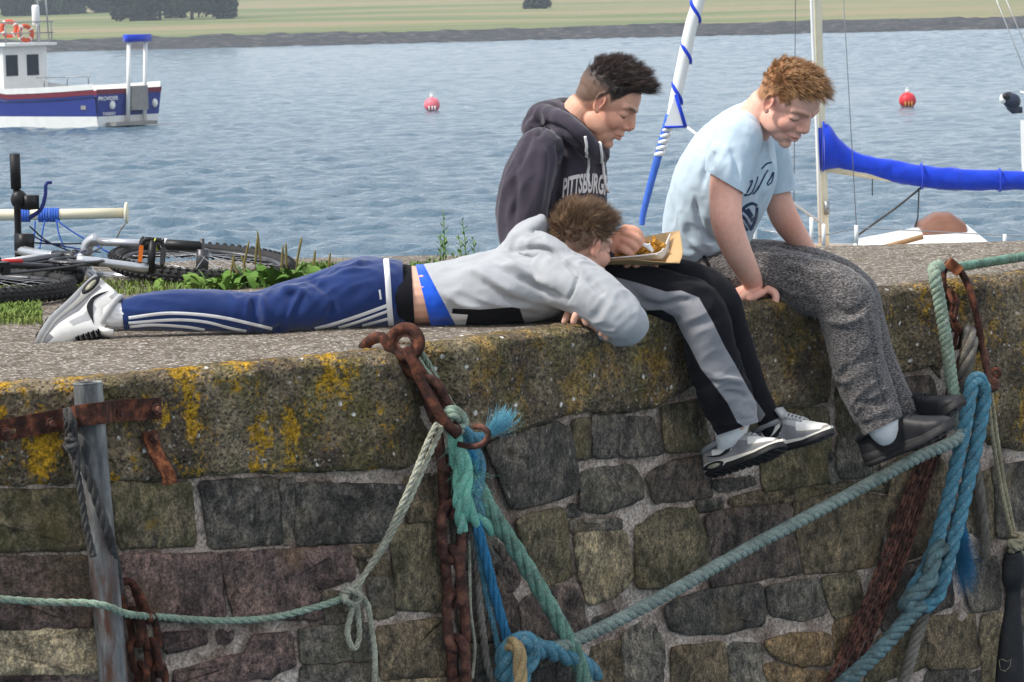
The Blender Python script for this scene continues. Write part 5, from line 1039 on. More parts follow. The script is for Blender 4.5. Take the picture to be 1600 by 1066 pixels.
def inpoly(P, poly):
    poly = np.array(poly, float); x, y = P[:, 0], P[:, 1]; r = np.zeros(len(P), bool); j = len(poly) - 1
    for i in range(len(poly)):
        xi, yi = poly[i]; xj, yj = poly[j]; c = ((yi > y) != (yj > y)) & (x < (xj - xi) * (y - yi) / (yj - yi + 1e-12) + xi); r ^= c; j = i
    return r
def cut_lines(V, Fc, lst):               # give sewn panels clean edges: slice the visible side of the mesh along their outlines
    bm = bmesh.new(); vs = [bm.verts.new(v) for v in V]
    for f in Fc: bm.faces.new([vs[i] for i in f])
    for poly, _ in lst:
        for a, b in zip(poly, poly[1:] + poly[:1]):
            bm.normal_update(); fs = bm.faces[:]; C = np.array([f.calc_center_median()[:] for f in fs]); Nn = np.array([f.normal[:] for f in fs]); P = pix(C); A, B = np.array(a, float), np.array(b, float); ab = B - A
            t = ((P - A) @ ab) / (ab @ ab); d = np.linalg.norm(P - A - np.clip(t, 0, 1)[:, None] * ab, axis=1); ok = (d < 5) & ((Nn * (C - np.array(CAM))).sum(1) < 0); sel = [f for f, k in zip(fs, ok) if k]
            if not sel: continue
            ed = list({e for f in sel for e in f.edges}); ve = list({v for f in sel for v in f.verts}); pa, pb = at(*a, 9.9), at(*b, 9.9)
            bmesh.ops.bisect_plane(bm, geom=ve + ed + sel, plane_co=pa, plane_no=ray(*a).cross(pb - pa).normalized(), dist=1e-6)
    bm.verts.index_update(); V2 = np.array([v.co[:] for v in bm.verts]); F2 = [tuple(v.index for v in f.verts) for f in bm.faces]; bm.free(); return V2, F2
def panels(V, Fc, lst, both=False):      # material index for cloth panels sewn into the garment, given as photo outlines on its visible side
    _, fn, fc = normals(V, Fc); P = pix(fc); front = (fn * (fc - np.array(CAM))).sum(1) < 0; mi = np.zeros(len(Fc), int)
    for poly, idx in lst: mi[inpoly(P, poly) & (front | both)] = idx
    return mi.tolist()
def bvh(V, Fc): return BVHTree.FromPolygons([tuple(v) for v in V], Fc)
def hit(tree, px, py, lift=.0015):
    d = ray(px, py).normalized(); h = tree.ray_cast(CAM, d)
    if h[0] is None: return None, None
    n = h[1] if h[1].dot(d) < 0 else -h[1]; return h[0] + n * lift, n
def ribbon(tree, pts, wpx, name, mat, parent, lift=.0015, step=3):
    Q = even(np.c_[cr(pts, 8), np.zeros(len(cr(pts, 8)))], step)[:, :2]; V = []; T = np.gradient(Q, axis=0); T /= np.linalg.norm(T, axis=1)[:, None]
    wf = np.broadcast_to(np.interp(np.linspace(0, 1, len(Q)), np.linspace(0, 1, len(wpx)), wpx) if hasattr(wpx, '__len__') else wpx, (len(Q),))
    for q, t, w in zip(Q, T, wf):
        row = []
        for s in (-1, -.5, 0, .5, 1):
            h, n = hit(tree, q[0] - t[1] * w * s / 2, q[1] + t[0] * w * s / 2, lift if abs(s) < 1 else lift * .2)
            row.append(tuple(h) if h is not None else None)
        if all(r is not None for r in row): V += row
    if len(V) < 10: return None
    mb = MB(); mb.grid(V, len(V) // 5, 5); return mb.build(name, M[mat], parent)
def cordline(tree, pts, rpx, name, mat, parent, lift=.003):
    P = []
    for x, y in cr(pts, 8):
        h, n = hit(tree, x, y, lift)
        if h is not None: P.append(tuple(h))
    mb = MB(); mb.tube(P, rpx * PXM, 7); return mb.build(name, M[mat], parent)
def lettering(tree, txt, mapf, size, name, mat, parent, lift=.0015, bold=0.0):   # print lying on the cloth
    V, Fc = text_mesh(txt, size, 0.0, bold)
    bm = bmesh.new(); vs = [bm.verts.new(v) for v in V]
    for f in Fc:
        try: bm.faces.new([vs[i] for i in f])
        except ValueError: pass
    bmesh.ops.triangulate(bm, faces=bm.faces[:]); 
    for _ in range(2): bmesh.ops.subdivide_edges(bm, edges=[e for e in bm.edges if e.calc_length() > size * .12], cuts=1, use_grid_fill=False); bmesh.ops.triangulate(bm, faces=bm.faces[:])
    bm.verts.index_update(); out = []; ok = []
    for v in bm.verts:
        px, py = mapf(v.co.x, v.co.y); h, n = hit(tree, px, py, lift); ok.append(h is not None); out.append(tuple(h) if h is not None else (0, 0, 0))
    Fo = [tuple(v.index for v in f.verts) for f in bm.faces if all(ok[v.index] for v in f.verts)]; bm.free()
    used = sorted({i for f in Fo for i in f}); mp = {a: b for b, a in enumerate(used)}
    if used: return mesh_obj(name, [out[i] for i in used], [tuple(mp[i] for i in f) for f in Fo], M[mat], parent, False)

# ------------------------------------------------------------------ heads
def head_matrix(yaw, pitch, roll=0.0):   # yaw > 0 turns the face from the photo's right towards the camera
    y, p = R(yaw), R(pitch); f = Vector((math.cos(p) * math.cos(y), -math.cos(p) * math.sin(y), -math.sin(p))); l = Vector((math.sin(y), math.cos(y), 0)); u = f.cross(l)
    m = Matrix((f, l, u)).transposed(); return m @ Matrix.Rotation(R(roll), 3, 'X')
def add_head(mb, c, Mh, s):
    A = Mh
    def e(p, r, rot=None): mb.ell(c + A @ (Vector(p) * s), [q * s for q in r], A @ rot if rot else A, 24, 16)
    def t(pts, r, n=10): mb.tube(cr([tuple(c + A @ (Vector(p) * s)) for p in pts], 5), np.interp(np.linspace(0, 1, (len(pts) - 1) * 5 + 1), np.linspace(0, 1, len(r)), r) * s, n)
    e((-.004, 0, .032), (.088, .074, .080)); e((-.034, 0, .0), (.050, .060, .062)); e((.036, 0, .03), (.052, .062, .058))
    e((.034, 0, -.028), (.050, .056, .066)); e((.040, 0, -.070), (.042, .043, .036)); e((.067, 0, -.094), (.019, .020, .016)); e((.018, .043, -.058), (.036, .014, .028)); e((.018, -.043, -.058), (.036, .014, .028))
    for sy in (-1, 1):
        e((.052, sy * .034, -.026), (.030, .026, .028)); t([(.058, sy * .056, .022), (.076, sy * .034, .026), (.085, sy * .008, .020)], [.008, .0095, .009]); e((.0645, sy * .033, .001), (.015, .017, .0135)); e((.086, sy * .0125, -.031), (.011, .0085, .008))
        rot = Matrix.Rotation(sy * .38, 3, 'Z') @ Matrix.Rotation(.2, 3, 'Y'); e((.002, sy * .077, -.004), (.015, .0065, .026), rot)
        rr = []; 
        for k in range(9): a = -2.3 + k * .5; rr.append((.0 - .0135 * math.cos(a) * .95 + .002, sy * (.080 + .004 * math.cos(a)), -.001 + .0255 * math.sin(a + .35)))
        t(rr, [.004, .0045, .0045, .004]); e((.008, sy * .076, -.025), (.008, .0055, .009))
    t([(.083, 0, .016), (.093, 0, -.002), (.100, 0, -.019), (.1005, 0, -.026)], [.0085, .0085, .010, .011, .0105]); e((.078, 0, -.006), (.021, .0115, .032)); e((.094, 0, -.030), (.013, .009, .008)); e((.083, 0, -.046), (.010, .016, .014))
    t([(.074, -.024, -.058), (.089, -.010, -.0535), (.0905, 0, -.055), (.089, .010, -.0535), (.074, .024, -.058)], [.004, .0062, .0055, .0062, .004]); t([(.074, -.021, -.061), (.087, -.009, -.0655), (.0885, 0, -.0665), (.087, .009, -.0655), (.074, .021, -.061)], [.004, .0068, .0075, .0068, .004])
def g3(q, c, r): return np.exp(-(((q - np.array(c)) / np.array(r)) ** 2).sum(1))
def sculpt_head(V, N, c, Mh, s, frown=0.0):
    q = (V - np.array(c)) @ np.array(Mh) / s; d = np.zeros(len(V)); ab = q.copy(); ab[:, 1] = np.abs(ab[:, 1])
    d -= .0030 * g3(ab, (.078, .018, .006), (.014, .009, .010)); d -= .0035 * g3(ab, (.072, .036, -.010), (.02, .014, .005)); d -= .004 * g3(ab, (.085, .0, -.0603), (.03, .022, .0022))
    d -= .0035 * g3(ab, (.083, .0, -.078), (.02, .02, .006)); d -= .0022 * g3(ab, (.076, .028, -.044), (.02, .005, .016)); d -= .008 * g3(ab, (.007, .086, -.002), (.008, .02, .012)); d += .002 * g3(ab, (.078, .03, .0045), (.02, .014, .003))
    if frown: d += frown * .003 * g3(ab, (.088, .010, .024), (.02, .004, .009)); d -= frown * .002 * g3(ab, (.09, .0, .026), (.02, .0035, .01))
    return V + N * (d * s)[:, None]
def smooth01(x, a, b): t = np.clip((x - a) / (b - a), 0, 1); return t * t * (3 - 2 * t)
def scalp(q):                            # 0..1 where hair grows
    x, y, z = q[:, 0], np.abs(q[:, 1]), q[:, 2]
    hl = np.interp(x, [-.12, -.04, -.012, .010, .026, .040, .055, .075, .1], [-.040, -.034, -.012, .026, .008, .030, .058, .068, .075])
    return smooth01(z - hl, -.004, .012) * (x < .09)
def paint_head(col, V, c, Mh, s, skin, hair, side, brow, red=.5, top=.042):
    q = (V - np.array(c)) @ np.array(Mh) / s; inh = (np.abs(q) < .17).all(1) & (q[:, 2] > -.115); ab = q.copy(); ab[:, 1] = np.abs(ab[:, 1])
    def mixc(w, k): 
        w = (np.clip(w, 0, 1) * inh)[:, None]; col[:] = col * (1 - w) + np.array(k[:3]) * w
    pink = np.array(skin[:3]) * np.array((1.02, .74, .70))
    mixc(red * .9 * g3(ab, (.06, .042, -.028), (.04, .022, .024)), pink); mixc(.5 * g3(ab, (.108, 0, -.024), (.02, .016, .014)), pink); mixc(.75 * g3(ab, (.002, .084, -.003), (.020, .013, .029)), np.array(skin[:3]) * np.array((1.0, .66, .6)))
    mixc(.75 * g3(ab, (.088, .0, -.060), (.03, .023, .0075)), np.array(skin[:3]) * np.array((.86, .52, .50))); mixc(.75 * g3(ab, (.086, .0, -.0603), (.03, .022, .0016)), np.array(skin[:3]) * .3)
    mixc(.85 * (smooth01(ab[:, 1], .008, .016) * (1 - smooth01(ab[:, 1], .046, .056))) * np.exp(-((ab[:, 2] - .024 - .10 * (ab[:, 1] - .03) * (ab[:, 1] < .04)) / .0048) ** 2) * (ab[:, 0] > .045), brow)
    mixc(.9 * (smooth01(ab[:, 1], .016, .022) * (1 - smooth01(ab[:, 1], .046, .052))) * np.exp(-((ab[:, 2] + .0075 - .18 * np.abs(ab[:, 1] - .033)) / .0019) ** 2) * (ab[:, 0] > .045), (.03, .02, .015)); mixc(.5 * g3(ab, (.098, .010, -.036), (.01, .0045, .003)), np.array(skin[:3]) * .25)
    h = scalp(q); up = smooth01(q[:, 2] - .02 * (q[:, 0] < 0), .0, top); sd = np.array(side[:3]); hc = np.array(hair[:3]); tint = sd[None] * (1 - up[:, None]) + hc[None] * up[:, None]
    w = (h * inh * (.88 + .12 * up))[:, None]; col[:] = col * (1 - w) + tint * w
def strands(name, V, N, c, Mh, s, style, n, cols, parent, seed=1, mat='hair', rad=.00055, segs=5, clump=.0):
    q = (V - np.array(c)) @ np.array(Mh) / s; ok = np.where((scalp(q) > .55) & (np.abs(q) < .16).all(1) & (q[:, 2] > -.06))[0]; rs_ = np.random.RandomState(seed); A = np.array(Mh); Vv = []; Ff = []; Cc = []
    cen = ok[rs_.randint(len(ok), size=max(1, n // 14))]; cdir = rs_.normal(0, 1, (len(cen), 3))
    pick = ok[rs_.randint(len(ok), size=n * 3)]; cnt = 0
    for i in pick:
        qq = q[i]; r = style(qq, rs_)
        if r is None or (abs(qq[1]) > .066 and -.02 < qq[0] < .03 and qq[2] < .028): continue
        L, dl, curve = r[:3]; lift = r[3] if len(r) > 3 else .35
        if clump:
            j = np.argmin(((V[cen] - V[i]) ** 2).sum(1)); dl = np.array(dl) + cdir[j] * clump
        nn = N[i]; d = A @ np.array(dl) ; d = d / (np.linalg.norm(d) + 1e-9); d = d * .8 + nn * lift + rs_.normal(0, .10, 3); d /= np.linalg.norm(d); p = V[i] - nn * .002; L = L * s * (.75 + .5 * rs_.rand()); cv = A @ np.array(curve)
        sdv = np.cross(d, nn); sdv /= np.linalg.norm(sdv) + 1e-9; b = len(Vv); g = cols[rs_.randint(len(cols))]; sh = .75 + .5 * rs_.rand()
        for k in range(segs + 1):
            f = k / segs; ww = rad * (1 - .8 * f) * 1.6; o = np.cross(sdv, d); Vv += [tuple(p + sdv * ww), tuple(p - sdv * ww * .5 + o * ww * .86), tuple(p - sdv * ww * .5 - o * ww * .86)]; Cc += [(g[0] * sh, g[1] * sh, g[2] * sh, 1)] * 3
            d = d + cv * (1.0 / segs) + rs_.normal(0, .03, 3); d /= np.linalg.norm(d); p = p + d * L / segs
        for k in range(segs):
            for j in range(3): Ff.append((b + k * 3 + j, b + k * 3 + (j + 1) % 3, b + k * 3 + 3 + (j + 1) % 3, b + k * 3 + 3 + j))
        cnt += 1
        if cnt >= n: break
    o = mesh_obj(name, Vv, Ff, M[mat], parent, True); at_ = o.data.color_attributes.new('Col', 'FLOAT_COLOR', 'POINT'); at_.data.foreach_set('color', np.array(Cc, dtype=np.float32).ravel()); return o
def colored(o, col): a = o.data.color_attributes.new('Col', 'FLOAT_COLOR', 'POINT'); a.data.foreach_set('color', np.c_[col, np.ones(len(col))].astype(np.float32).ravel()); return o

t = NT('skin'); v = t.pos(); c_ = t.attr('Col'); sk = t.mix(.55, c_, t.ramp(t.noise(v, 60, 5, .65), [(.3, (.86, .80, .78)), (.7, (1.08, 1.08, 1.08))]), 'MULTIPLY')
M['skin'] = t.done(sk, .55, t.bump(t.noise(v, 420, 3, .6), .18, .0015), 0, .35, Subsurface_Weight=.12, Subsurface_Scale=.008, Subsurface_Radius=(1, .35, .2))
t = NT('hair'); M['hair'] = t.done(t.attr('Col'), .45, None, 0, .35)
M['navy_cloth'] = m_fabric('navy_polyester', srgb(25, 47, 98), .1, 900, .2, 0, .3); M['grey_hood'] = m_fabric('heather_grey_jersey', srgb(164, 166, 169), .08, 700, .4, .10); M['dark_hood'] = m_fabric('charcoal_fleece', srgb(62, 56, 66), .12, 600, .4, .12)
M['black_cloth'] = m_fabric('black_jersey', srgb(20, 20, 25), .15, 700, .3, .1, .04); M['white_cloth'] = m_fabric('white_cotton', srgb(222, 222, 222), .06, 500, .4); M['blue_tee'] = m_fabric('blue_cotton', srgb(34, 92, 214), .1, 600, .3); M['sky_tee'] = m_fabric('pale_blue_cotton', srgb(188, 206, 218), .06, 600, .35, .05)
M['grey_panel'] = m_fabric('grey_jersey_panel', srgb(134, 134, 138), .08, 700, .4, .12); M['print'] = m_fabric('navy_print', srgb(44, 66, 96), .15, 500, .2); M['pale_print'] = m_fabric('pale_print', srgb(214, 208, 204), .1, 500, .2); M['cord_white'] = m_fabric('white_cord', srgb(226, 224, 222), .06, 500, .4)
t = NT('grey_marl'); v = t.pos(); st1 = t.noise(t.mapv(v, (1, 1, 3.2), rot=(0, .5, 0)), 120, 4, .7); st2 = t.noise(t.mapv(v, (1, 1, 3.0), rot=(0, .5, 0)), 320, 3, .7)
cm = t.ramp(st1, [(.38, srgb(40, 38, 40)), (.5, srgb(80, 77, 77)), (.62, srgb(136, 130, 126))]); cm = t.mix(.8, cm, t.ramp(st2, [(.4, (.6,) * 3), (.6, (1.4,) * 3)]), 'MULTIPLY'); M['marl'] = t.done(cm, .92, t.bump(st2, .4, .002), 0, .12, Sheen_Weight=.2)
M['sole_black'] = m_plain('black_sole', srgb(26, 26, 28), .6, .2, 40); M['shoe_white'] = m_plain('white_leather', srgb(224, 222, 216), .5, .06, 40); M['shoe_grey'] = m_plain('grey_suede', srgb(128, 128, 130), .8, .12, 60, .2); M['shoe_lgrey'] = m_plain('light_grey_mesh', srgb(172, 172, 172), .8, .1, 90, .25); M['shoe_stone'] = m_plain('stone_suede', srgb(150, 144, 134), .85, .1, 60, .2); M['shoe_black'] = m_plain('black_leather', srgb(30, 30, 33), .5, .25, 50, .2); M['midsole'] = m_plain('offwhite_midsole', srgb(206, 202, 192), .6, .08, 40); M['clear'] = m_plain('amber_cushion', srgb(150, 146, 126), .25, .1, 40)

# ------------------------------------------------------------------ shoes
def shoe(parent, heel, toe, up, kind, side=1, length=None, label=None, hs=1.0):
    """heel, toe: (px, py, D) of the sole ends; up: top-side hint; side: which flank (+1 left, -1 right) faces the camera"""
    H, Tt = at(*heel), at(*toe); fwd = (Tt - H); L = length or fwd.length; A = basis(fwd, up); root = empty('shoe', H); root.parent = parent; root.location = H - world_loc(parent)
    if label: root['label'] = label
    k = L / .28; sx = np.linspace(0, 1, 41)
    hw = lambda f: k * np.interp(f, [0, .03, .1, .25, .42, .6, .75, .88, .96, 1], [.012, .024, .031, .033, .031, .040, .045, .040, .026, .006])
    top = lambda f: k * hs * np.interp(f, [0, .04, .12, .25, .36, .45, .55, .68, .8, .9, .97, 1], [.070, .092, .090, .078, .098, .106, .092, .074, .060, .050, .036, .024])
    st_ = lambda f: k * np.interp(f, [0, .3, .6, .9, 1], [.034, .030, .024, .020, .024]); spring = lambda f: k * np.interp(f, [0, .7, 1], [0, 0, .014]) + 0 * f
    def W(x, y, z): return tuple(H + A @ Vector((x, y, z)))
    nr = 26; V = []; fm = []
    for f in sx:
        w, tp, so = hw(f), top(f), st_(f) * .8 + spring(f)
        for j in range(nr):
            a = math.pi * j / (nr - 1); cy, cz = math.cos(a), math.sin(a); z = so + (tp - so) * cz ** .75; V.append(W(f * L, w * (abs(cy) ** .7) * (1 if cy > 0 else -1) * (1.04 - .30 * cz * (f < .5)), z))
    def pick(f, h):                      # panel by position along the shoe and height on the flank
        if kind == 'white': return 'shoe_grey' if (h < .16 and .1 < f < .95) or (f > .86 and h < .5) else ('shoe_lgrey' if (.3 < f < .62 and .25 < h < .5) or (.0 < f < .12 and h > .5) else 'shoe_white')
        if kind == 'grey':
            if f > .62: return 'shoe_white' if (h > .42 and f < .93) else ('shoe_stone' if h > .2 or f > .93 else 'shoe_grey')
            if f > .44: return 'shoe_lgrey' if h > .62 else 'shoe_grey'
            if .14 < f < .40 and .30 < h < .72: return 'shoe_white'
            return 'shoe_stone' if (f < .08 or h > .9) else 'shoe_grey'
        return 'shoe_black'
    names = sorted({'shoe_white', 'shoe_grey', 'shoe_lgrey', 'shoe_stone', 'shoe_black'}); mi = []; Fc = []
    for i in range(40):
        for j in range(nr - 1): Fc.append((i * nr + j, i * nr + j + 1, (i + 1) * nr + j + 1, (i + 1) * nr + j)); mi.append(names.index(pick((i + .5) / 40, math.sin(math.pi * (j + .5) / (nr - 1)))))
    Fc.append(tuple(range(nr))); mi.append(names.index('shoe_grey' if kind != 'black' else 'shoe_black')); upper = mesh_obj('upper', V, Fc, [M[q] for q in names], root, True, mi); tree = bvh(np.array(V), Fc)
    # midsole and outsole
    def slab(name, z0, z1, grow, mat, x0=0.0, x1=1.0):
        mb = MB(); rowsS = []
        fs = np.linspace(x0, x1, 33)
        for f in fs: w = hw(f) + grow * k; sp_ = spring(f); rowsS.append([W(f * L, s * w * (1 if abs(s) == 1 else .9), sp_ + (z0(f) if zz == 0 else z1(f))) for s, zz in ((-1, 0), (-1, 1), (1, 1), (1, 0), (-1, 0))])
        mb.grid([p for r in rowsS for p in r], 33, 5); mb.add(rowsS[0][:4], [(0, 1, 2, 3)]); mb.add(rowsS[-1][:4], [(3, 2, 1, 0)]); return mb.build(name, M[mat], root)
    slab('midsole', lambda f: .009 * k, lambda f: st_(f), .003, 'sole_black' if kind == 'black' else 'midsole'); slab('outsole', lambda f: -.001 * k, lambda f: (.0095 + (.006 if f > .3 else 0)) * k, .0036, 'sole_black' if kind != 'white' else 'shoe_lgrey')
    mb = MB()
    for q in range(11): f = .06 + q * .085; mb.box(Vector(W(f * L, 0, spring(f) - .003 * k)), (.012 * k, hw(f) * 1.85, .006 * k), A)
    mb.build('tread', M['sole_black'], root, smooth=False)
    if kind != 'black':
        for s in (-1, 1):                # heel cushion window
            mb = MB(); c = Vector(W(.16 * L, s * (hw(.16) + .0028 * k), .017 * k)); B = Matrix((A.col[0], A.col[2], A.col[1] * s)).transposed(); mb.prism([(math.cos(a) * .036 * k, math.sin(a) * .013 * k) for a in np.linspace(0, 6.283, 21)[:-1]], .0022 * k, B, c); mb.build('cushion_frame', M['sole_black'], root)
            mb = MB(); mb.prism([(math.cos(a) * .022 * k, math.sin(a) * .0065 * k) for a in np.linspace(0, 6.283, 17)[:-1]], .0034 * k, B, c); mb.build('cushion_window', M['clear'], root)
        for s in (-1, 1):                # curved tick on each flank
            ta = cr([(.07, .50), (.20, .44), (.32, .52), (.46, .92)], 6); tb = cr([(.07, .50), (.20, .28), (.36, .30), (.46, .92)], 6); out_ = []
            for f, h in [p for ab in zip(ta, (ta + tb) / 2, tb) for p in ab]:
                z = st_(f) + (top(f) - st_(f)) * h * .78; o0 = Vector(W(f * L, s * .2, z)); d = (A @ Vector((0, -s, 0))); hh = tree.ray_cast(o0, d); out_.append(hh[0] - d * .0018 if hh[0] is not None else Vector(W(f * L, s * hw(f), z)))
            mb = MB(); mb.grid([tuple(p) for p in out_], len(out_) // 3, 3); o = mb.build('flank_tick', M['sole_black'], root, smooth=False)
        mb = MB(); tg = [W(.40 * L, y * .022 * k, top(.42) + z * k) for y, z in ((-1, -.01), (1, -.01), (1, .022), (-1, .022))]; 
        mb.box(Vector(W(.42 * L, 0, top(.42) + .008 * k)), (.012 * k, .042 * k, .04 * k), A @ Matrix.Rotation(-.5, 3, 'Y')); mb.build('tongue', M['shoe_lgrey' if kind == 'grey' else 'shoe_white'], root)
        mb = MB()
        for q in range(5):
            f = .47 + q * .045
            for cr__ in (0, .03): mb.tube([W((f + cr__) * L, -.024 * k, top(f) * .93), W((f + .015) * L, 0, top(f) + .006 * k), W((f + .03 - cr__) * L, .024 * k, top(f) * .93)], .0032 * k, 6)
        mb.build('laces', M['shoe_lgrey' if kind == 'grey' else 'black_cloth'], root)
    else:
        mb = MB()
        for q in range(4): f = .46 + q * .05; mb.tube([W(f * L, -.024 * k, top(f) * .93), W((f + .015) * L, 0, top(f) + .005 * k), W((f + .03) * L, .024 * k, top(f) * .93)], .0028 * k, 6)
        mb.build('laces', M['sole_black'], root)
    mb = MB(); mb.torus(Vector(W(.20 * L, 0, top(.2) * 1.0)), A @ Matrix.Rotation(-.15, 3, 'Y'), .034 * k, .009 * k, 24, 8, 1.55); mb.build('collar', M['shoe_black' if kind == 'black' else ('shoe_grey' if kind == 'grey' else 'shoe_lgrey')], root)
    return root
# ------------------------------------------------------------------ reclining boy (grey hoodie, navy track trousers)
def garment(name, mb, voxel, smooth, mats, parent, fold=(), stroke=(), trims=(), pan=None, seed=0, base=.0018):
    V, Fc = remesh(mb, voxel, smooth)
    if fold or base: V = folds(V, Fc, fold, seed, base)
    if stroke: V = strokes(V, Fc, stroke)
    for tr in trims: V, Fc = trim_px(V, Fc, *tr)
    if pan: V, Fc = cut_lines(V, Fc, pan)
    mi = panels(V, Fc, pan) if pan else None
    o = mesh_obj(name, V, Fc, mats, parent, True, mi); return o, bvh(V, Fc)
def body(mb, head, parent, skin, hairc, sidec, brow, voxel=.0032, red=.5, frown=0, blush=()):
    c, Mh, s = head; add_head(mb, c, Mh, s); V, Fc = remesh(mb, voxel, 3); N = normals(V, Fc)[0]; V = sculpt_head(V, N, c, Mh, s, frown); N = normals(V, Fc)[0]
    col = np.tile(np.array(skin[:3]), (len(V), 1)); paint_head(col, V, c, Mh, s, skin, hairc, sidec, brow, red)
    for (px, py, D, rad, k) in blush:
        w = np.exp(-((V - np.array(at(px, py, D))) ** 2).sum(1) / (rad * D / F_PX) ** 2)[:, None]; col = col * (1 - w * k) + np.array(skin[:3]) * np.array((1.0, .70, .64)) * w * k
    o = colored(mesh_obj('body', V, Fc, M['skin'], parent), col); return o, V, N
def head_at(ear, yaw, pitch, s, roll=0.0):
    Mh = head_matrix(yaw, pitch, roll); c = at(*ear) - Mh @ (Vector((.002, -.078, -.004)) * s); return c, Mh, s
def hx(head, p): return head[0] + head[1] @ (Vector(p) * head[2])
def fingers(mb, lst, r=7.0):
    for pts in lst: limb(mb, [(x, y, D, r * (1.06 - .10 * i)) for i, (x, y, D) in enumerate(pts)], 1.0, 1, 12, 4)

b1 = thing('person', at(500, 515, 9.8), 'boy lying on his front in a grey hoodie and navy striped track trousers', 'person')
H1 = head_at((931, 388, 9.80), -32, 16, .98)
near1 = [(190, 493, 9.70, 24), (240, 487, 9.71, 29), (300, 485, 9.72, 33), (360, 488, 9.73, 31), (400, 490, 9.74, 30), (450, 484, 9.75, 34), (510, 474, 9.77, 41), (560, 462, 9.80, 50), (600, 458, 9.83, 54), (640, 462, 9.85, 50)]
far1 = [(200, 490, 9.92, 24), (280, 482, 9.93, 31), (350, 484, 9.94, 31), (405, 484, 9.95, 30), (460, 472, 9.95, 36), (520, 462, 9.95, 44), (570, 450, 9.95, 50), (620, 455, 9.93, 46)]
mb = MB(); limb(mb, near1, 1, .68); limb(mb, far1, 1, .68); limb(mb, [(600, 460, 9.88, 48), (650, 462, 9.87, 46.5), (700, 460, 9.87, 45), (800, 448, 9.9, 46), (870, 440, 9.92, 44)], 1.55)
nb = pix(np.array([hx(H1, (-.035, 0, -.06))]))[0]; limb(mb, [(862, 436, 9.9, 34), (890, 418, 9.9, 30), (nb[0], nb[1], hx(H1, (-.035, 0, -.06)).y, 29)])
limb(mb, [(895, 440, 9.78, 30), (940, 470, 9.70, 28), (975, 502, 9.68, 22), (950, 506, 9.70, 20), (922, 494, 9.71, 17)], 1); blobp(mb, 918, 491, 9.70, 17, (1.0, .9, .7)); limb(mb, [(900, 450, 10.05, 30), (950, 480, 10.02, 24), (925, 495, 9.92, 18), (900, 492, 9.82, 15)], 1)
fingers(mb, [[(905, 486, 9.685), (899, 494, 9.675), (896, 503, 9.675)], [(914, 489, 9.680), (914, 498, 9.675), (916, 505, 9.675)], [(924, 491, 9.675), (930, 499, 9.660), (934, 509, 9.660)], [(931, 496, 9.675), (941, 508, 9.655), (940, 522, 9.660)], [(936, 503, 9.675), (949, 517, 9.660), (947, 528, 9.665)], [(888, 490, 9.745), (884, 498, 9.735), (882, 503, 9.735)]], 6.2)
SK1 = srgb(214, 168, 146); bd, Vb, Nb = body(mb, H1, b1, SK1, srgb(74, 54, 40), srgb(92, 68, 52), srgb(70, 50, 38), red=.7)
mb = MB(); limb(mb, near1, 1); limb(mb, far1, 1); limb(mb, [(575, 458, 9.88, 52), (610, 458, 9.88, 54), (645, 462, 9.88, 50)], 1.35)
tr1, tt1 = garment('track_trousers', mb, .006, 10, [M['navy_cloth']], b1,
    fold=[(395, 480, 9.72, 45, (.25, 0, 1), .005, 26), (455, 470, 9.75, 60, (.5, 0, 1), .007, 22), (540, 450, 9.8, 60, (.9, 0, .5), .006, 20), (250, 485, 9.7, 60, (1, 0, -.1), .004, 24), (600, 450, 9.8, 40, (.2, 0, 1), .004, 34)],
    stroke=[([(392, 462), (398, 485), (404, 512)], 5, -.0025), ([(408, 460), (414, 486), (418, 510)], 5, .004), ([(470, 430), (500, 445), (520, 470), (515, 500)], 7, -.006), ([(432, 450), (470, 455), (490, 470)], 6, .005), ([(519, 423), (545, 420), (575, 405)], 5, .006)],
    trims=[((186, 440), (196, 540), 9.7, None), ((634, 540), (628, 390), 9.85, None)], seed=1)
for s, (pts, w) in enumerate([([(201, 497), (255, 490), (303, 491), (351, 497), (400, 508), (425, 514)], 5), ([(201, 505), (271, 500), (319, 503), (360, 513), (385, 518)], 4.5), ([(203, 511), (239, 508), (290, 511), (320, 516)], 4.5), ([(492, 514), (520, 507), (560, 494), (607, 477)], 5.5), ([(520, 515), (560, 503), (607, 486)], 4.5), ([(545, 515), (575, 507), (608, 498)], 4.5)]): ribbon(tt1, pts, w, 'stripe', 'white_cloth', tr1)
ribbon(tt1, [(603, 402), (606, 440), (608, 475), (611, 508)], 9, 'white_trim', 'white_cloth', tr1, .003); ribbon(tt1, [(593, 453), (594, 460), (595, 468)], 3, 'brand_mark', 'white_cloth', tr1)
mb = MB(); limb(mb, [(628, 460, 9.87, 48), (650, 463, 9.87, 47.5)], 1.57); wb, _ = garment('underwear_band', mb, .006, 4, [M['black_cloth']], b1, trims=[((650, 540), (641, 390), 9.85, None)], base=0)
mb = MB(); limb(mb, [(640, 462, 9.88, 49), (680, 462, 9.88, 49.5), (730, 458, 9.88, 50)], 1.57); ts, _ = garment('blue_shirt', mb, .006, 6, [M['blue_tee']], b1, fold=[(685, 480, 9.8, 40, (.5, 0, -1), .005, 30)], trims=[((646, 400), (676, 520), 9.85, None)])
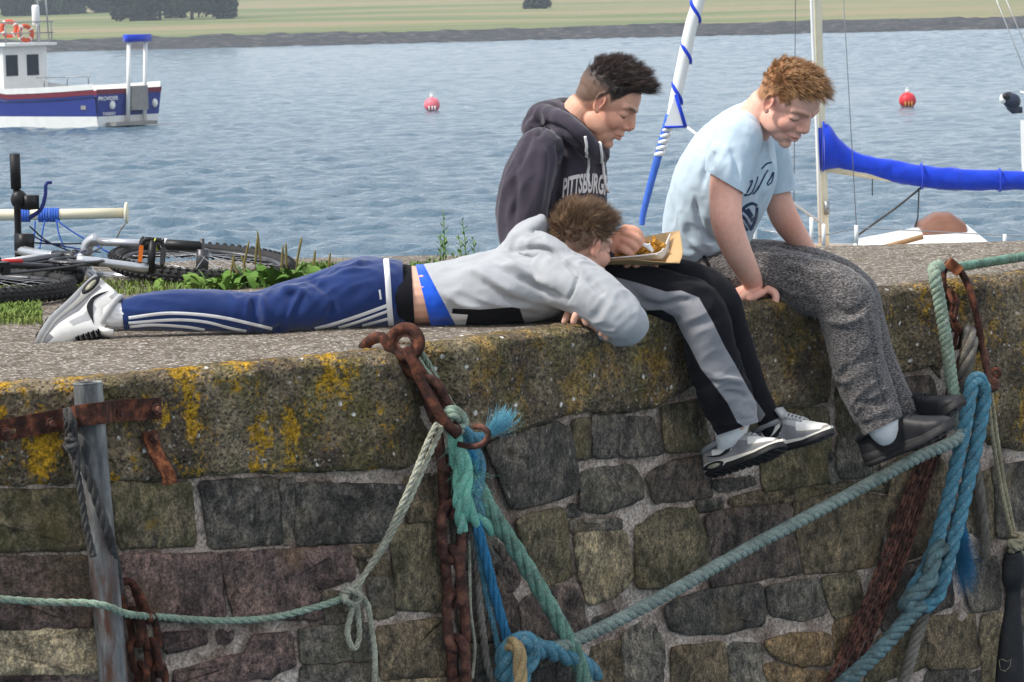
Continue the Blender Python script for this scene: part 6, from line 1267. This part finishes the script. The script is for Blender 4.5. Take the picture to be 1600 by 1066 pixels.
mb = MB(); limb(mb, [(660, 463, 9.87, 50, 1.6), (710, 459, 9.87, 53, 1.6), (760, 452, 9.87, 57, 1.65), (810, 446, 9.89, 59, 1.7), (850, 442, 9.92, 57, 1.7), (880, 440, 9.93, 48, 1.6)]); limb(mb, [(870, 434, 9.78, 46), (900, 445, 9.74, 45), (940, 470, 9.69, 41), (972, 496, 9.665, 36), (984, 508, 9.665, 30), (968, 516, 9.70, 25), (935, 505, 9.74, 22)], 1.05); limb(mb, [(880, 440, 10.05, 44), (945, 478, 10.03, 34), (930, 494, 9.93, 24), (905, 490, 9.84, 19)])
limb(mb, [(798, 388, 9.90, 17), (822, 370, 9.87, 22), (842, 352, 9.88, 15), (845, 342, 9.89, 7)], 1.6); limb(mb, [(805, 392, 9.86, 20), (840, 384, 9.80, 22), (872, 398, 9.77, 19), (896, 414, 9.77, 14), (909, 430, 9.79, 10)]); limb(mb, [(842, 360, 9.93, 18), (865, 372, 9.99, 18), (890, 395, 10.02, 15)])
blobp(mb, 850, 385, 9.92, 34, (1, 1.3, .8))
hd1, th1 = garment('hoodie', mb, .0058, 9, [M['grey_hood'], M['black_cloth'], M['white_cloth']], b1,
    fold=[(770, 430, 9.8, 70, (1, 0, -.45), .007, 18), (850, 430, 9.75, 55, (1, 0, -.7), .007, 20), (960, 500, 9.65, 45, (.7, 0, .7), .005, 26), (720, 440, 9.8, 50, (1, 0, -.2), .005, 22), (830, 375, 9.85, 40, (1, 0, .3), .006, 28), (905, 430, 9.72, 35, (.4, 0, 1), .005, 30)],
    stroke=[([(770, 408), (810, 432), (850, 455), (882, 468)], 5, -.008), ([(780, 400), (820, 424), (862, 448)], 5, .006), ([(730, 425), (770, 452), (800, 470), (840, 478)], 6, -.006), ([(740, 418), (775, 442), (808, 460)], 6, .005), ([(800, 395), (835, 388), (865, 395), (893, 418), (905, 440)], 4, -.009), ([(812, 372), (838, 362), (850, 372)], 4, -.007), ([(905, 420), (898, 445), (886, 474)], 2.2, -.005), ([(915, 430), (935, 452), (945, 462)], 5, -.006), ([(690, 455), (720, 475), (760, 482)], 5, .005)],
    trims=[((655, 400), (718, 520), 9.85, None)], pan=[([(707, 482), (750, 484), (800, 480), (812, 482), (819, 503), (830, 540), (700, 540)], 1), ([(688, 500), (702, 490), (731, 492), (722, 530), (680, 530)], 2)], seed=2)
mb = MB(); limb(mb, [(160, 494, 9.69, 17), (180, 492, 9.69, 20), (208, 492, 9.70, 20)]); so, _ = garment('sock', mb, .004, 4, [M['white_cloth']], b1, fold=[(180, 492, 9.66, 40, (1, 0, 0), .0012, 90)], base=.0006)
shoe(b1, (150, 434, 9.74), (60, 524, 9.61), (.72, -.28, -.62), 'white', length=.285, hs=1.22)
mb = MB(); limb(mb, [(165, 490, 9.92, 22), (205, 490, 9.92, 23)]); garment('sock', mb, .006, 3, [M['white_cloth']], b1); shoe(b1, (150, 446, 9.97), (78, 528, 9.87), (.76, -.14, -.62), 'white', length=.25)
def style1(q, r):
    x, y, z = q
    up = max(0, min(1, (z + .01) / .07)); L = .012 + .030 * up ** 1.3 + (.008 if x > .04 else 0)
    if up < .04 + .2 * r.rand(): return None
    return L, (.30 + x * 4 - .5 * (1 - up), y * 2.0, 1.1 * up - .35), (.25, 0, -.25), .2 + .22 * up
strands('hair', Vb, Nb, *H1, style1, 6500, [srgb(96, 72, 52), srgb(74, 54, 40), srgb(122, 96, 70), srgb(146, 118, 90)], b1, 3, clump=.22)

# ------------------------------------------------------------------ seated boy in the dark hoodie
b2 = thing('person', at(880, 484, 10.25), 'dark-haired boy in a charcoal hoodie sitting and eating chips', 'person')
H2 = head_at((937, 161, 10.07), 12, 34, 1.07)
near2 = [(872, 440, 10.16, 50), (950, 448, 10.06, 43), (1030, 460, 9.98, 39), (1082, 474, 9.95, 38), (1100, 500, 9.94, 40), (1110, 545, 9.95, 41), (1122, 590, 9.96, 41), (1138, 630, 9.97, 40), (1150, 662, 9.98, 35)]
far2 = [(890, 434, 10.36, 48), (1000, 434, 10.2, 40), (1085, 446, 10.1, 36), (1124, 470, 10.06, 32), (1142, 520, 10.06, 29), (1166, 590, 10.08, 27), (1190, 640, 10.1, 22), (1199, 668, 10.1, 17)]
tor2 = [(862, 440, 10.28, 76, 1.1), (860, 385, 10.27, 76, 1.15), (866, 310, 10.24, 79, 1.2), (874, 255, 10.21, 70, 1.3), (884, 215, 10.18, 48, 1.3), (894, 190, 10.17, 32, 1)]
armr = [(846, 232, 10.02, 36), (824, 285, 9.98, 38), (815, 345, 9.97, 37), (825, 392, 9.97, 34), (880, 404, 9.97, 29), (945, 390, 9.97, 21)]
arml = [(905, 232, 10.38, 34), (905, 300, 10.42, 34), (905, 370, 10.38, 32), (950, 412, 10.22, 24), (985, 420, 10.1, 18)]
mb = MB(); limb(mb, near2, 1, .58); limb(mb, far2, 1, .58); limb(mb, tor2, 1, .70); limb(mb, armr, 1, .60); limb(mb, arml, 1, .60)
nb = hx(H2, (-.04, 0, -.055)); np_ = pix(np.array([nb]))[0]; limb(mb, [(880, 215, 10.18, 34), (896, 190, 10.17, 29), (np_[0], np_[1], nb.y, 28)])
limb(mb, [(940, 390, 9.97, 17), (962, 380, 9.965, 17), (978, 372, 9.965, 15)]); blobp(mb, 972, 374, 9.965, 17, (1, .8, 1))
fingers(mb, [[(976, 358, 9.96), (992, 360, 9.95), (1001, 371, 9.95), (997, 380, 9.955)], [(976, 366, 9.95), (993, 372, 9.935), (1000, 380, 9.94), (994, 386, 9.95)], [(972, 376, 9.945), (986, 381, 9.93), (993, 388, 9.935), (985, 391, 9.945)], [(966, 385, 9.945), (978, 391, 9.93), (986, 396, 9.94)], [(980, 360, 9.985), (998, 366, 9.985), (1003, 378, 9.975)]], 7.2)
blobp(mb, 990, 424, 10.08, 15, (1.2, 1, .6)); fingers(mb, [[(980, 424, 10.06), (980, 414, 9.99), (984, 408, 9.985)], [(992, 426, 10.06), (995, 416, 9.985), (992, 408, 9.985)], [(1004, 424, 10.06), (1006, 418, 10.0), (1006, 410, 10.0)], [(1016, 422, 10.08), (1022, 418, 10.02), (1024, 412, 10.02)], [(1000, 420, 10.12), (1014, 410, 10.13), (1020, 400, 10.13)]], 6.6)
SK2 = srgb(216, 164, 138); bd, Vb, Nb = body(mb, H2, b2, SK2, srgb(40, 32, 32), srgb(74, 60, 50), srgb(46, 34, 30), red=.75, blush=[(975, 370, 9.95, 30, .4)])
mb = MB(); limb(mb, tor2); limb(mb, armr); limb(mb, arml); limb(mb, [(838, 205, 10.16, 24, 1.4), (846, 186, 10.18, 24, 1.5), (862, 172, 10.21, 17, 1.5)]); limb(mb, [(850, 182, 10.12, 17), (876, 190, 10.06, 18), (900, 208, 10.03, 18), (921, 228, 10.05, 15), (936, 246, 10.09, 11)]); limb(mb, [(866, 170, 10.27, 15), (890, 168, 10.31, 15), (915, 190, 10.32, 15), (938, 222, 10.27, 13), (944, 245, 10.2, 10)]); limb(mb, [(928, 248, 10.2, 18, 1.6), (930, 280, 10.2, 19, 1.7), (925, 330, 10.2, 24, 1.7)])
hd2, th2 = garment('hoodie', mb, .006, 8, [M['dark_hood']], b2,
    fold=[(820, 330, 9.98, 60, (.3, 0, 1), .007, 20), (800, 280, 10, 50, (.4, 0, 1), .006, 22), (870, 300, 10.1, 50, (-.2, 0, 1), .006, 22), (850, 190, 10.12, 40, (1, 0, -.3), .006, 26), (915, 300, 10.1, 40, (.1, 0, 1), .005, 26)],
    stroke=[([(868, 215), (880, 250), (872, 300), (862, 350)], 6, -.010), ([(846, 220), (850, 250), (846, 290), (836, 350)], 7, .006), ([(800, 245), (806, 300), (800, 360)], 6, -.005), ([(845, 192), (875, 200), (900, 222), (918, 250)], 4, -.010), ([(832, 205), (820, 235), (808, 270)], 6, -.005), ([(856, 188), (846, 205), (838, 215)], 3, -.005)], seed=4)
cordline(th2, [(913, 213), (917, 232), (918, 255), (916, 275), (919, 292)], 2.4, 'drawstring', 'cord_white', hd2, .005); cordline(th2, [(935, 220), (938, 240), (941, 265), (944, 290), (948, 300)], 2.4, 'drawstring', 'cord_white', hd2, .005)
lettering(th2, 'PITTSBURGH', lambda x, y: (916 + x * .94 + .25 * y, 288 - y * 3.0 + .0045 * (x - 4) ** 2), 13.5, 'chest_letters', 'pale_print', hd2, bold=.45)
mb = MB(); limb(mb, near2); limb(mb, far2); limb(mb, [(860, 442, 10.27, 66), (890, 446, 10.24, 60)], 1.2)
GP = [(930, 425), (957, 432), (999, 443), (1041, 456), (1064, 454), (1092, 465), (1113, 502), (1132, 541), (1149, 570), (1170, 609), (1196, 648), (1176, 676), (1152, 660), (1137, 630), (1119, 606), (1095, 576), (1077, 540), (1068, 525), (1053, 495), (1034, 484), (1000, 486), (930, 482)]
tr2, tt2 = garment('joggers', mb, .0042, 12, [M['black_cloth'], M['grey_panel']], b2, fold=[(1090, 480, 9.92, 45, (1, 0, .5), .007, 22), (1130, 600, 9.95, 60, (1, 0, .4), .006, 26), (1000, 455, 9.98, 60, (.6, 0, -.4), .005, 22), (1150, 640, 9.95, 35, (1, 0, .2), .005, 34)],
    stroke=[([(1000, 470), (1030, 478), (1060, 470), (1085, 468)], 5, -.006), ([(1110, 590), (1140, 592), (1165, 600)], 5, .006), ([(1125, 612), (1150, 615), (1175, 622)], 5, -.005)], pan=[(GP, 1)], trims=[((1090, 690), (1215, 650), 9.98, None)], seed=5)
mb = MB(); limb(mb, [(1150, 646, 9.985, 27), (1140, 678, 9.995, 24), (1134, 700, 10.005, 14)]); garment('sock', mb, .005, 4, [M['white_cloth']], b2); mb = MB(); limb(mb, [(1196, 640, 10.1, 18), (1204, 668, 10.095, 17), (1208, 686, 10.09, 13)]); garment('sock', mb, .005, 4, [M['black_cloth']], b2)
shoe(b2, (1106, 745, 10.02), (1234, 703, 9.90), (-.10, .34, .93), 'grey', length=.265); shoe(b2, (1186, 712, 10.12), (1302, 684, 9.98), (-.12, .10, .98), 'grey', length=.262)
def style2(q, r):
    x, y, z = q
    k = (z - .022 - .008 * (x < 0)) / .04
    if k < 0 or r.rand() > .25 + k: return None
    if k < 1: return .004 + .018 * k, (.5, y * 2, .1 + .5 * k), (.2, 0, .1), .15 + .2 * k
    f = max(0, min(1, (x + .06) / .13)); L = .022 + .034 * f; return L, (.75 * f + .1, y * 2, .75 - .05 * f), (.5 * f, 0, .35 * f)
strands('hair', Vb, Nb, *H2, style2, 7500, [srgb(48, 38, 38), srgb(36, 29, 30), srgb(64, 50, 46), srgb(78, 60, 54)], b2, 5, clump=.28)

# ------------------------------------------------------------------ seated boy in the pale blue shirt
b3 = thing('person', at(1100, 462, 10.65), 'ginger-haired boy in a pale blue t-shirt and grey joggers sitting on the edge', 'person')
H3 = head_at((1201, 162, 10.31), 40, 41, 1.10, 3)
near3 = [(1088, 432, 10.60, 50), (1150, 430, 10.53, 51), (1220, 438, 10.46, 48), (1288, 452, 10.38, 46), (1322, 474, 10.34, 45), (1332, 520, 10.31, 44), (1343, 575, 10.30, 41), (1362, 625, 10.29, 38), (1380, 664, 10.28, 34)]
far3 = [(1110, 420, 10.85, 46), (1200, 412, 10.76, 38), (1285, 430, 10.66, 38), (1335, 458, 10.58, 36), (1350, 500, 10.54, 33), (1368, 560, 10.5, 31), (1400, 625, 10.46, 27), (1425, 660, 10.45, 22)]
tor3 = [(1104, 425, 10.66, 58, 1.15), (1102, 375, 10.64, 68, 1.15), (1112, 330, 10.61, 74, 1.15), (1132, 280, 10.56, 78, 1.15), (1150, 235, 10.52, 66, 1.25), (1166, 200, 10.48, 44, 1.3), (1180, 182, 10.46, 30, 1.1)]
arn = [(1146, 228, 10.36, 34), (1138, 270, 10.33, 28), (1134, 310, 10.31, 26), (1136, 348, 10.29, 25), (1150, 388, 10.31, 23), (1168, 424, 10.36, 18.5), (1180, 448, 10.41, 15)]
arf = [(1206, 240, 10.62, 24), (1213, 300, 10.645, 22), (1226, 340, 10.67, 22.5), (1248, 374, 10.72, 18), (1268, 402, 10.76, 13)]
mb = MB(); limb(mb, near3, 1, .58); limb(mb, far3, 1, .58); limb(mb, tor3, 1, .80); limb(mb, arn); limb(mb, arf)
nb = hx(H3, (-.04, 0, -.055)); np_ = pix(np.array([nb]))[0]; limb(mb, [(1168, 205, 10.47, 36), (1182, 186, 10.44, 31), (np_[0], np_[1], nb.y, 30)])
blobp(mb, 1184, 454, 10.425, 15, (1.35, 1.1, .75)); blobp(mb, 1196, 456, 10.42, 12, (1.2, 1.1, .9)); blobp(mb, 1276, 412, 10.77, 14, (1.2, 1.2, .7))
fingers(mb, [[(1176, 448, 10.410), (1158, 453, 10.420), (1140, 461, 10.420)], [(1178, 452, 10.395), (1162, 457, 10.395), (1147, 465, 10.395)], [(1182, 455, 10.380), (1170, 460, 10.370), (1157, 467, 10.370)], [(1190, 457, 10.370), (1182, 462, 10.355), (1172, 469, 10.355)], [(1200, 452, 10.380), (1212, 460, 10.360), (1211, 477, 10.355)], [(1280, 412, 10.760), (1290, 416, 10.760)], [(1276, 416, 10.740), (1284, 420, 10.740)]], 6.6)
SK3 = srgb(228, 178, 158); bd, Vb, Nb = body(mb, H3, b3, SK3, srgb(150, 100, 58), srgb(164, 120, 80), srgb(168, 120, 84), red=.7, frown=1, blush=[(1136, 348, 10.27, 26, .35), (1190, 455, 10.4, 30, .45), (1235, 350, 10.65, 26, .5), (1130, 300, 10.3, 26, .3)])
mb = MB(); limb(mb, tor3); limb(mb, [(1158, 205, 10.40, 34), (1152, 225, 10.37, 39)], 1.05); limb(mb, [(1190, 215, 10.58, 30), (1200, 240, 10.62, 31)])
ts3, tt3 = garment('t_shirt', mb, .0058, 8, [M['sky_tee']], b3,
    fold=[(1150, 320, 10.5, 50, (.3, 0, 1), .008, 20), (1100, 350, 10.55, 50, (.5, 0, 1), .007, 20), (1170, 260, 10.45, 45, (.5, 0, 1), .007, 24), (1120, 395, 10.55, 40, (1, 0, .2), .006, 26), (1140, 265, 10.32, 35, (.3, 0, 1), .005, 26), (1205, 280, 10.5, 35, (.3, 0, 1), .006, 26)],
    stroke=[([(1172, 215), (1170, 245), (1165, 275)], 4, -.008), ([(1120, 215), (1108, 245), (1100, 270), (1096, 300)], 5, -.007), ([(1200, 240), (1188, 280), (1172, 320)], 3.5, -.006), ([(1210, 245), (1202, 280), (1190, 310)], 3.5, .005), ([(1085, 300), (1090, 340), (1110, 375), (1150, 385)], 5, -.006), ([(1062, 330), (1075, 370), (1100, 395)], 5, .005), ([(1040, 370), (1060, 392), (1090, 402)], 5, .005), ([(1140, 230), (1150, 255), (1155, 285)], 4, -.004)],
    trims=[((1030, 440), (1225, 372), 10.6, lambda p: pix(np.array([p]))[0][1] > 340)], seed=7)
mb = MB(); limb(mb, [(1154, 215, 10.37, 39), (1143, 250, 10.345, 36.5), (1135, 285, 10.325, 33), (1130, 320, 10.315, 33)], 1.05); garment('sleeve', mb, .005, 6, [M['sky_tee']], ts3, fold=[(1140, 265, 10.32, 40, (.4, 0, 1), .006, 26), (1125, 250, 10.32, 30, (.2, 0, 1), .005, 30)], stroke=[([(1140, 228), (1150, 255), (1155, 285)], 4, -.004), ([(1118, 235), (1112, 250), (1110, 268)], 4, -.005)], trims=[((1095, 262), (1170, 306), 10.32, None)])
mb = MB(); limb(mb, [(1198, 225, 10.60, 33), (1210, 268, 10.63, 29), (1216, 300, 10.645, 29), (1220, 330, 10.65, 29)]); garment('sleeve', mb, .005, 6, [M['sky_tee']], ts3, fold=[(1212, 275, 10.6, 35, (.2, 0, 1), .005, 28)], trims=[((1190, 308), (1260, 294), 10.62, None)])
for k, pts in enumerate([[(1160, 300), (1168, 288), (1176, 282), (1170, 296), (1163, 306)], [(1163, 306), (1174, 302), (1182, 284), (1184, 276)], [(1184, 296), (1190, 284), (1196, 272), (1200, 266)], [(1198, 288), (1204, 278), (1209, 268), (1206, 284), (1199, 290)], [(1186, 290), (1182, 298), (1176, 304)], [(1190, 264), (1198, 256), (1206, 254)]]): ribbon(tt3, pts, 2.6, 'shirt_script', 'print', ts3)
for k, pts in enumerate([[(1158, 330), (1166, 322), (1176, 318), (1183, 322)], [(1157, 336), (1164, 342), (1170, 352), (1176, 358)], [(1162, 328), (1170, 336), (1176, 346)], [(1183, 324), (1182, 336), (1178, 350), (1172, 360)], [(1168, 326), (1174, 336), (1178, 344)], [(1156, 342), (1162, 352), (1168, 360)]]): ribbon(tt3, pts, 5, 'shirt_graphic', 'print', ts3)
mb = MB(); limb(mb, near3); limb(mb, far3); limb(mb, [(1088, 432, 10.66, 54), (1120, 430, 10.64, 54), (1150, 426, 10.62, 50)], 1.15)
tr3, tt3b = garment('joggers', mb, .0058, 8, [M['marl']], b3, fold=[(1310, 470, 10.33, 55, (.5, 0, -1), .008, 20), (1180, 440, 10.5, 60, (1, 0, -.5), .007, 20), (1345, 600, 10.27, 60, (.8, 0, .5), .007, 24), (1240, 440, 10.42, 60, (1, 0, -.3), .006, 20), (1375, 655, 10.26, 35, (1, 0, .3), .005, 34)],
    stroke=[([(1300, 480), (1330, 490), (1355, 470)], 6, -.008), ([(1285, 500), (1320, 505), (1350, 495)], 6, .007), ([(1150, 425), (1190, 455), (1230, 462)], 5, -.008), ([(1355, 470), (1362, 520), (1372, 590), (1388, 640)], 2.5, -.004), ([(1340, 630), (1372, 628), (1402, 612)], 4, -.006), ([(1200, 400), (1250, 420), (1300, 432)], 6, .005)], trims=[((1330, 690), (1435, 640), 10.28, None)], seed=8)
cordline(tt3b, [(1101, 402), (1106, 412), (1112, 424), (1122, 433), (1140, 437)], 3, 'drawstring', 'black_cloth', tr3, .004)
mb = MB(); limb(mb, [(1374, 644, 10.285, 31), (1383, 670, 10.285, 28), (1390, 694, 10.30, 15)]); garment('sock', mb, .005, 4, [M['white_cloth']], b3); mb = MB(); limb(mb, [(1412, 640, 10.455, 19), (1424, 660, 10.45, 15)]); garment('sock', mb, .006, 3, [M['white_cloth']], b3)
shoe(b3, (1356, 728, 10.33), (1506, 668, 10.19), (-.28, .12, .95), 'black', length=.312); shoe(b3, (1402, 690, 10.50), (1505, 638, 10.36), (-.3, .1, .95), 'black', length=.275)
def style3(q, r):
    x, y, z = q; up = max(0, min(1, (z + .0) / .07)); f = max(0, min(1, (x + .05) / .12)); L = .006 + .038 * up ** 1.3 * (.32 + .75 * f)
    if up < .02 + .16 * r.rand(): return None
    return L, (.2 + .8 * f - .5 * (1 - up), y * 1.5, 1.1 * up - .4), (.5, 0, -.2 * f - .1), .10 + .22 * up
strands('hair', Vb, Nb, *H3, style3, 7000, [srgb(170, 128, 86), srgb(138, 98, 62), srgb(206, 168, 124), srgb(112, 78, 50)], b3, 9, clump=.4)

# ------------------------------------------------------------------ food and can
M['kraft'] = m_plain('kraft_paper', srgb(190, 156, 112), .85, .12, 30, .2); M['chip'] = m_plain('fried_potato', srgb(196, 142, 52), .6, .35, 60); M['tray'] = m_plain('white_card', srgb(214, 208, 200), .7, .06, 30); M['plastic'] = m_plain('white_plastic', srgb(232, 230, 228), .35, .03, 30); M['can_red'] = m_plain('red_can', srgb(204, 34, 60), .3, .1, 20)
wr = thing('food_wrap', at(1005, 412, 10.0), 'open brown paper wrap holding the tray of chips', 'wrapper')
def sheet(name, g, mat, parent, th=.0015):   # grid of (px, py, D) rows given thickness
    nu, nv = len(g), len(g[0]); fine = np.array([[list(at(*p)) for p in r] for r in g]); a = np.array([cr(fine[i], 5) for i in range(nu)]); a = np.array([cr(a[:, j], 5) for j in range(a.shape[1])]); nu, nv = a.shape[:2]; V0 = a.reshape(-1, 3)
    mb = MB(); mb.grid(V0, nu, nv); o = mb.build(name, M[mat], parent); md = o.modifiers.new('thick', 'SOLIDIFY'); md.thickness = th; return o
sheet('paper', [[(946, 408, 9.93), (985, 405, 9.91), (1020, 409, 9.90), (1062, 412, 9.90)], [(948, 414, 10.0), (985, 414, 9.99), (1022, 414, 9.98), (1062, 410, 9.97)], [(955, 398, 10.08), (990, 400, 10.08), (1026, 398, 10.07), (1066, 396, 10.05)], [(970, 378, 10.14), (1000, 372, 10.14), (1030, 366, 10.13), (1061, 361, 10.11)]], 'kraft', wr)
sheet('paper_flap', [[(1040, 412, 9.905), (1052, 411, 9.90), (1062, 412, 9.90)], [(1046, 392, 10.0), (1057, 390, 9.98), (1067, 394, 9.96)], [(1046, 368, 10.1), (1054, 364, 10.1), (1062, 361, 10.09)]], 'kraft', wr)
try_ = thing('chip_tray', at(1000, 405, 10.0), 'shallow white card tray inside the brown wrap', 'tray')
sheet('tray_wall', [[(950, 404, 9.935), (985, 401, 9.92), (1015, 398, 9.92), (1032, 395, 9.93), (1046, 368, 10.06)], [(952, 409, 9.955), (985, 407, 9.945), (1015, 406, 9.945), (1036, 404, 9.95), (1048, 384, 10.05)]], 'tray', try_)
sheet('tray_base', [[(952, 408, 9.95), (990, 407, 9.94), (1034, 403, 9.95)], [(965, 396, 10.05), (1000, 390, 10.06), (1040, 384, 10.06)]], 'tray', try_); mb = MB(); mb.tube(cr([tuple(at(*p)) for p in ((950, 404, 9.933), (985, 401, 9.918), (1015, 398, 9.918), (1032, 394, 9.93), (1040, 382, 9.99), (1047, 366, 10.06))], 6), .0024, 8); mb.build('tray_rim', M['tray'], try_)
ch = thing('chips', at(1000, 404, 9.99), 'golden chips heaped in the white tray', 'food'); rgc = random.Random(11)
for k in range(70):
    f = rgc.random(); px, py = 955 + 78 * f, 398 - 14 * rgc.random() * (.4 + f) + rgc.uniform(-3, 3); p = at(px, py, 9.97 + .05 * rgc.random()); d = Vector((rgc.uniform(-1, 1), rgc.uniform(-1, .4), rgc.uniform(-.3, .7))).normalized(); B = basis(d, (rgc.gauss(0, 1), rgc.gauss(0, 1), 1)); mb = MB(); mb.box(p, (rgc.uniform(.025, .05), .0095, .009), B); mb.build('chip', M['chip'], ch, smooth=False)
p = at(1021, 385, 10.0); mb = MB(); mb.box(at(1023, 381, 9.99), (.009, .009, .045), Matrix.Rotation(-.15, 3, 'Y')); mb.build('chip', M['chip'], ch, smooth=False)
fk = thing('fork', at(1010, 385, 9.95), 'small white plastic fork stuck in the chips', 'fork'); mb = MB(); mb.tube(cr([tuple(at(*q)) for q in ((1000, 379, 9.94), (1008, 383, 9.94), (1014, 386, 9.945), (1020, 393, 9.95))], 5), np.interp(np.linspace(0, 1, 16), [0, .5, .7, 1], [.004, .0065, .008, .005]), 8, flat=.35); mb.build('fork_body', M['plastic'], fk)
mb = MB(); mb.tube([at(1012, 384, 9.94), at(1016, 380, 9.94)], .0022, 6); mb.build('tine', M['plastic'], fk)
cn = thing('drink_can', at(1038, 430, 10.32), 'red drink can standing behind the chip tray', 'can'); c = at(1038, 446, 10.32); mb = MB(); mb.tube([c, c + UPZ * .004, c + UPZ * .055, c + UPZ * .062], [.024, .028, .028, .024], 22); mb.build('can_body', M['can_red'], cn); mb = MB(); mb.torus(c + UPZ * .063, Matrix.Identity(3), .0245, .0018, 24, 6); mb.build('can_rim', M['alloy'], cn)
# ------------------------------------------------------------------ sea air between the quay and the far shore
t = bpy.data.materials.new('sea_haze'); t.use_nodes = True; nt = t.node_tree; nt.nodes.remove(nt.nodes['Principled BSDF']); pv = nt.nodes.new('ShaderNodeVolumePrincipled')
pv.inputs['Color'].default_value = (.80, .89, 1.0, 1); pv.inputs['Density'].default_value = .00036; pv.inputs['Anisotropy'].default_value = .2; nt.links.new(pv.outputs[0], nt.nodes['Material Output'].inputs['Volume'])
mb = MB(); mb.box((0, 940, 6.5), (1900, 2280, 23.5)); hz = mb.build('haze', t, smooth=False); tag(hz, kind='stuff')
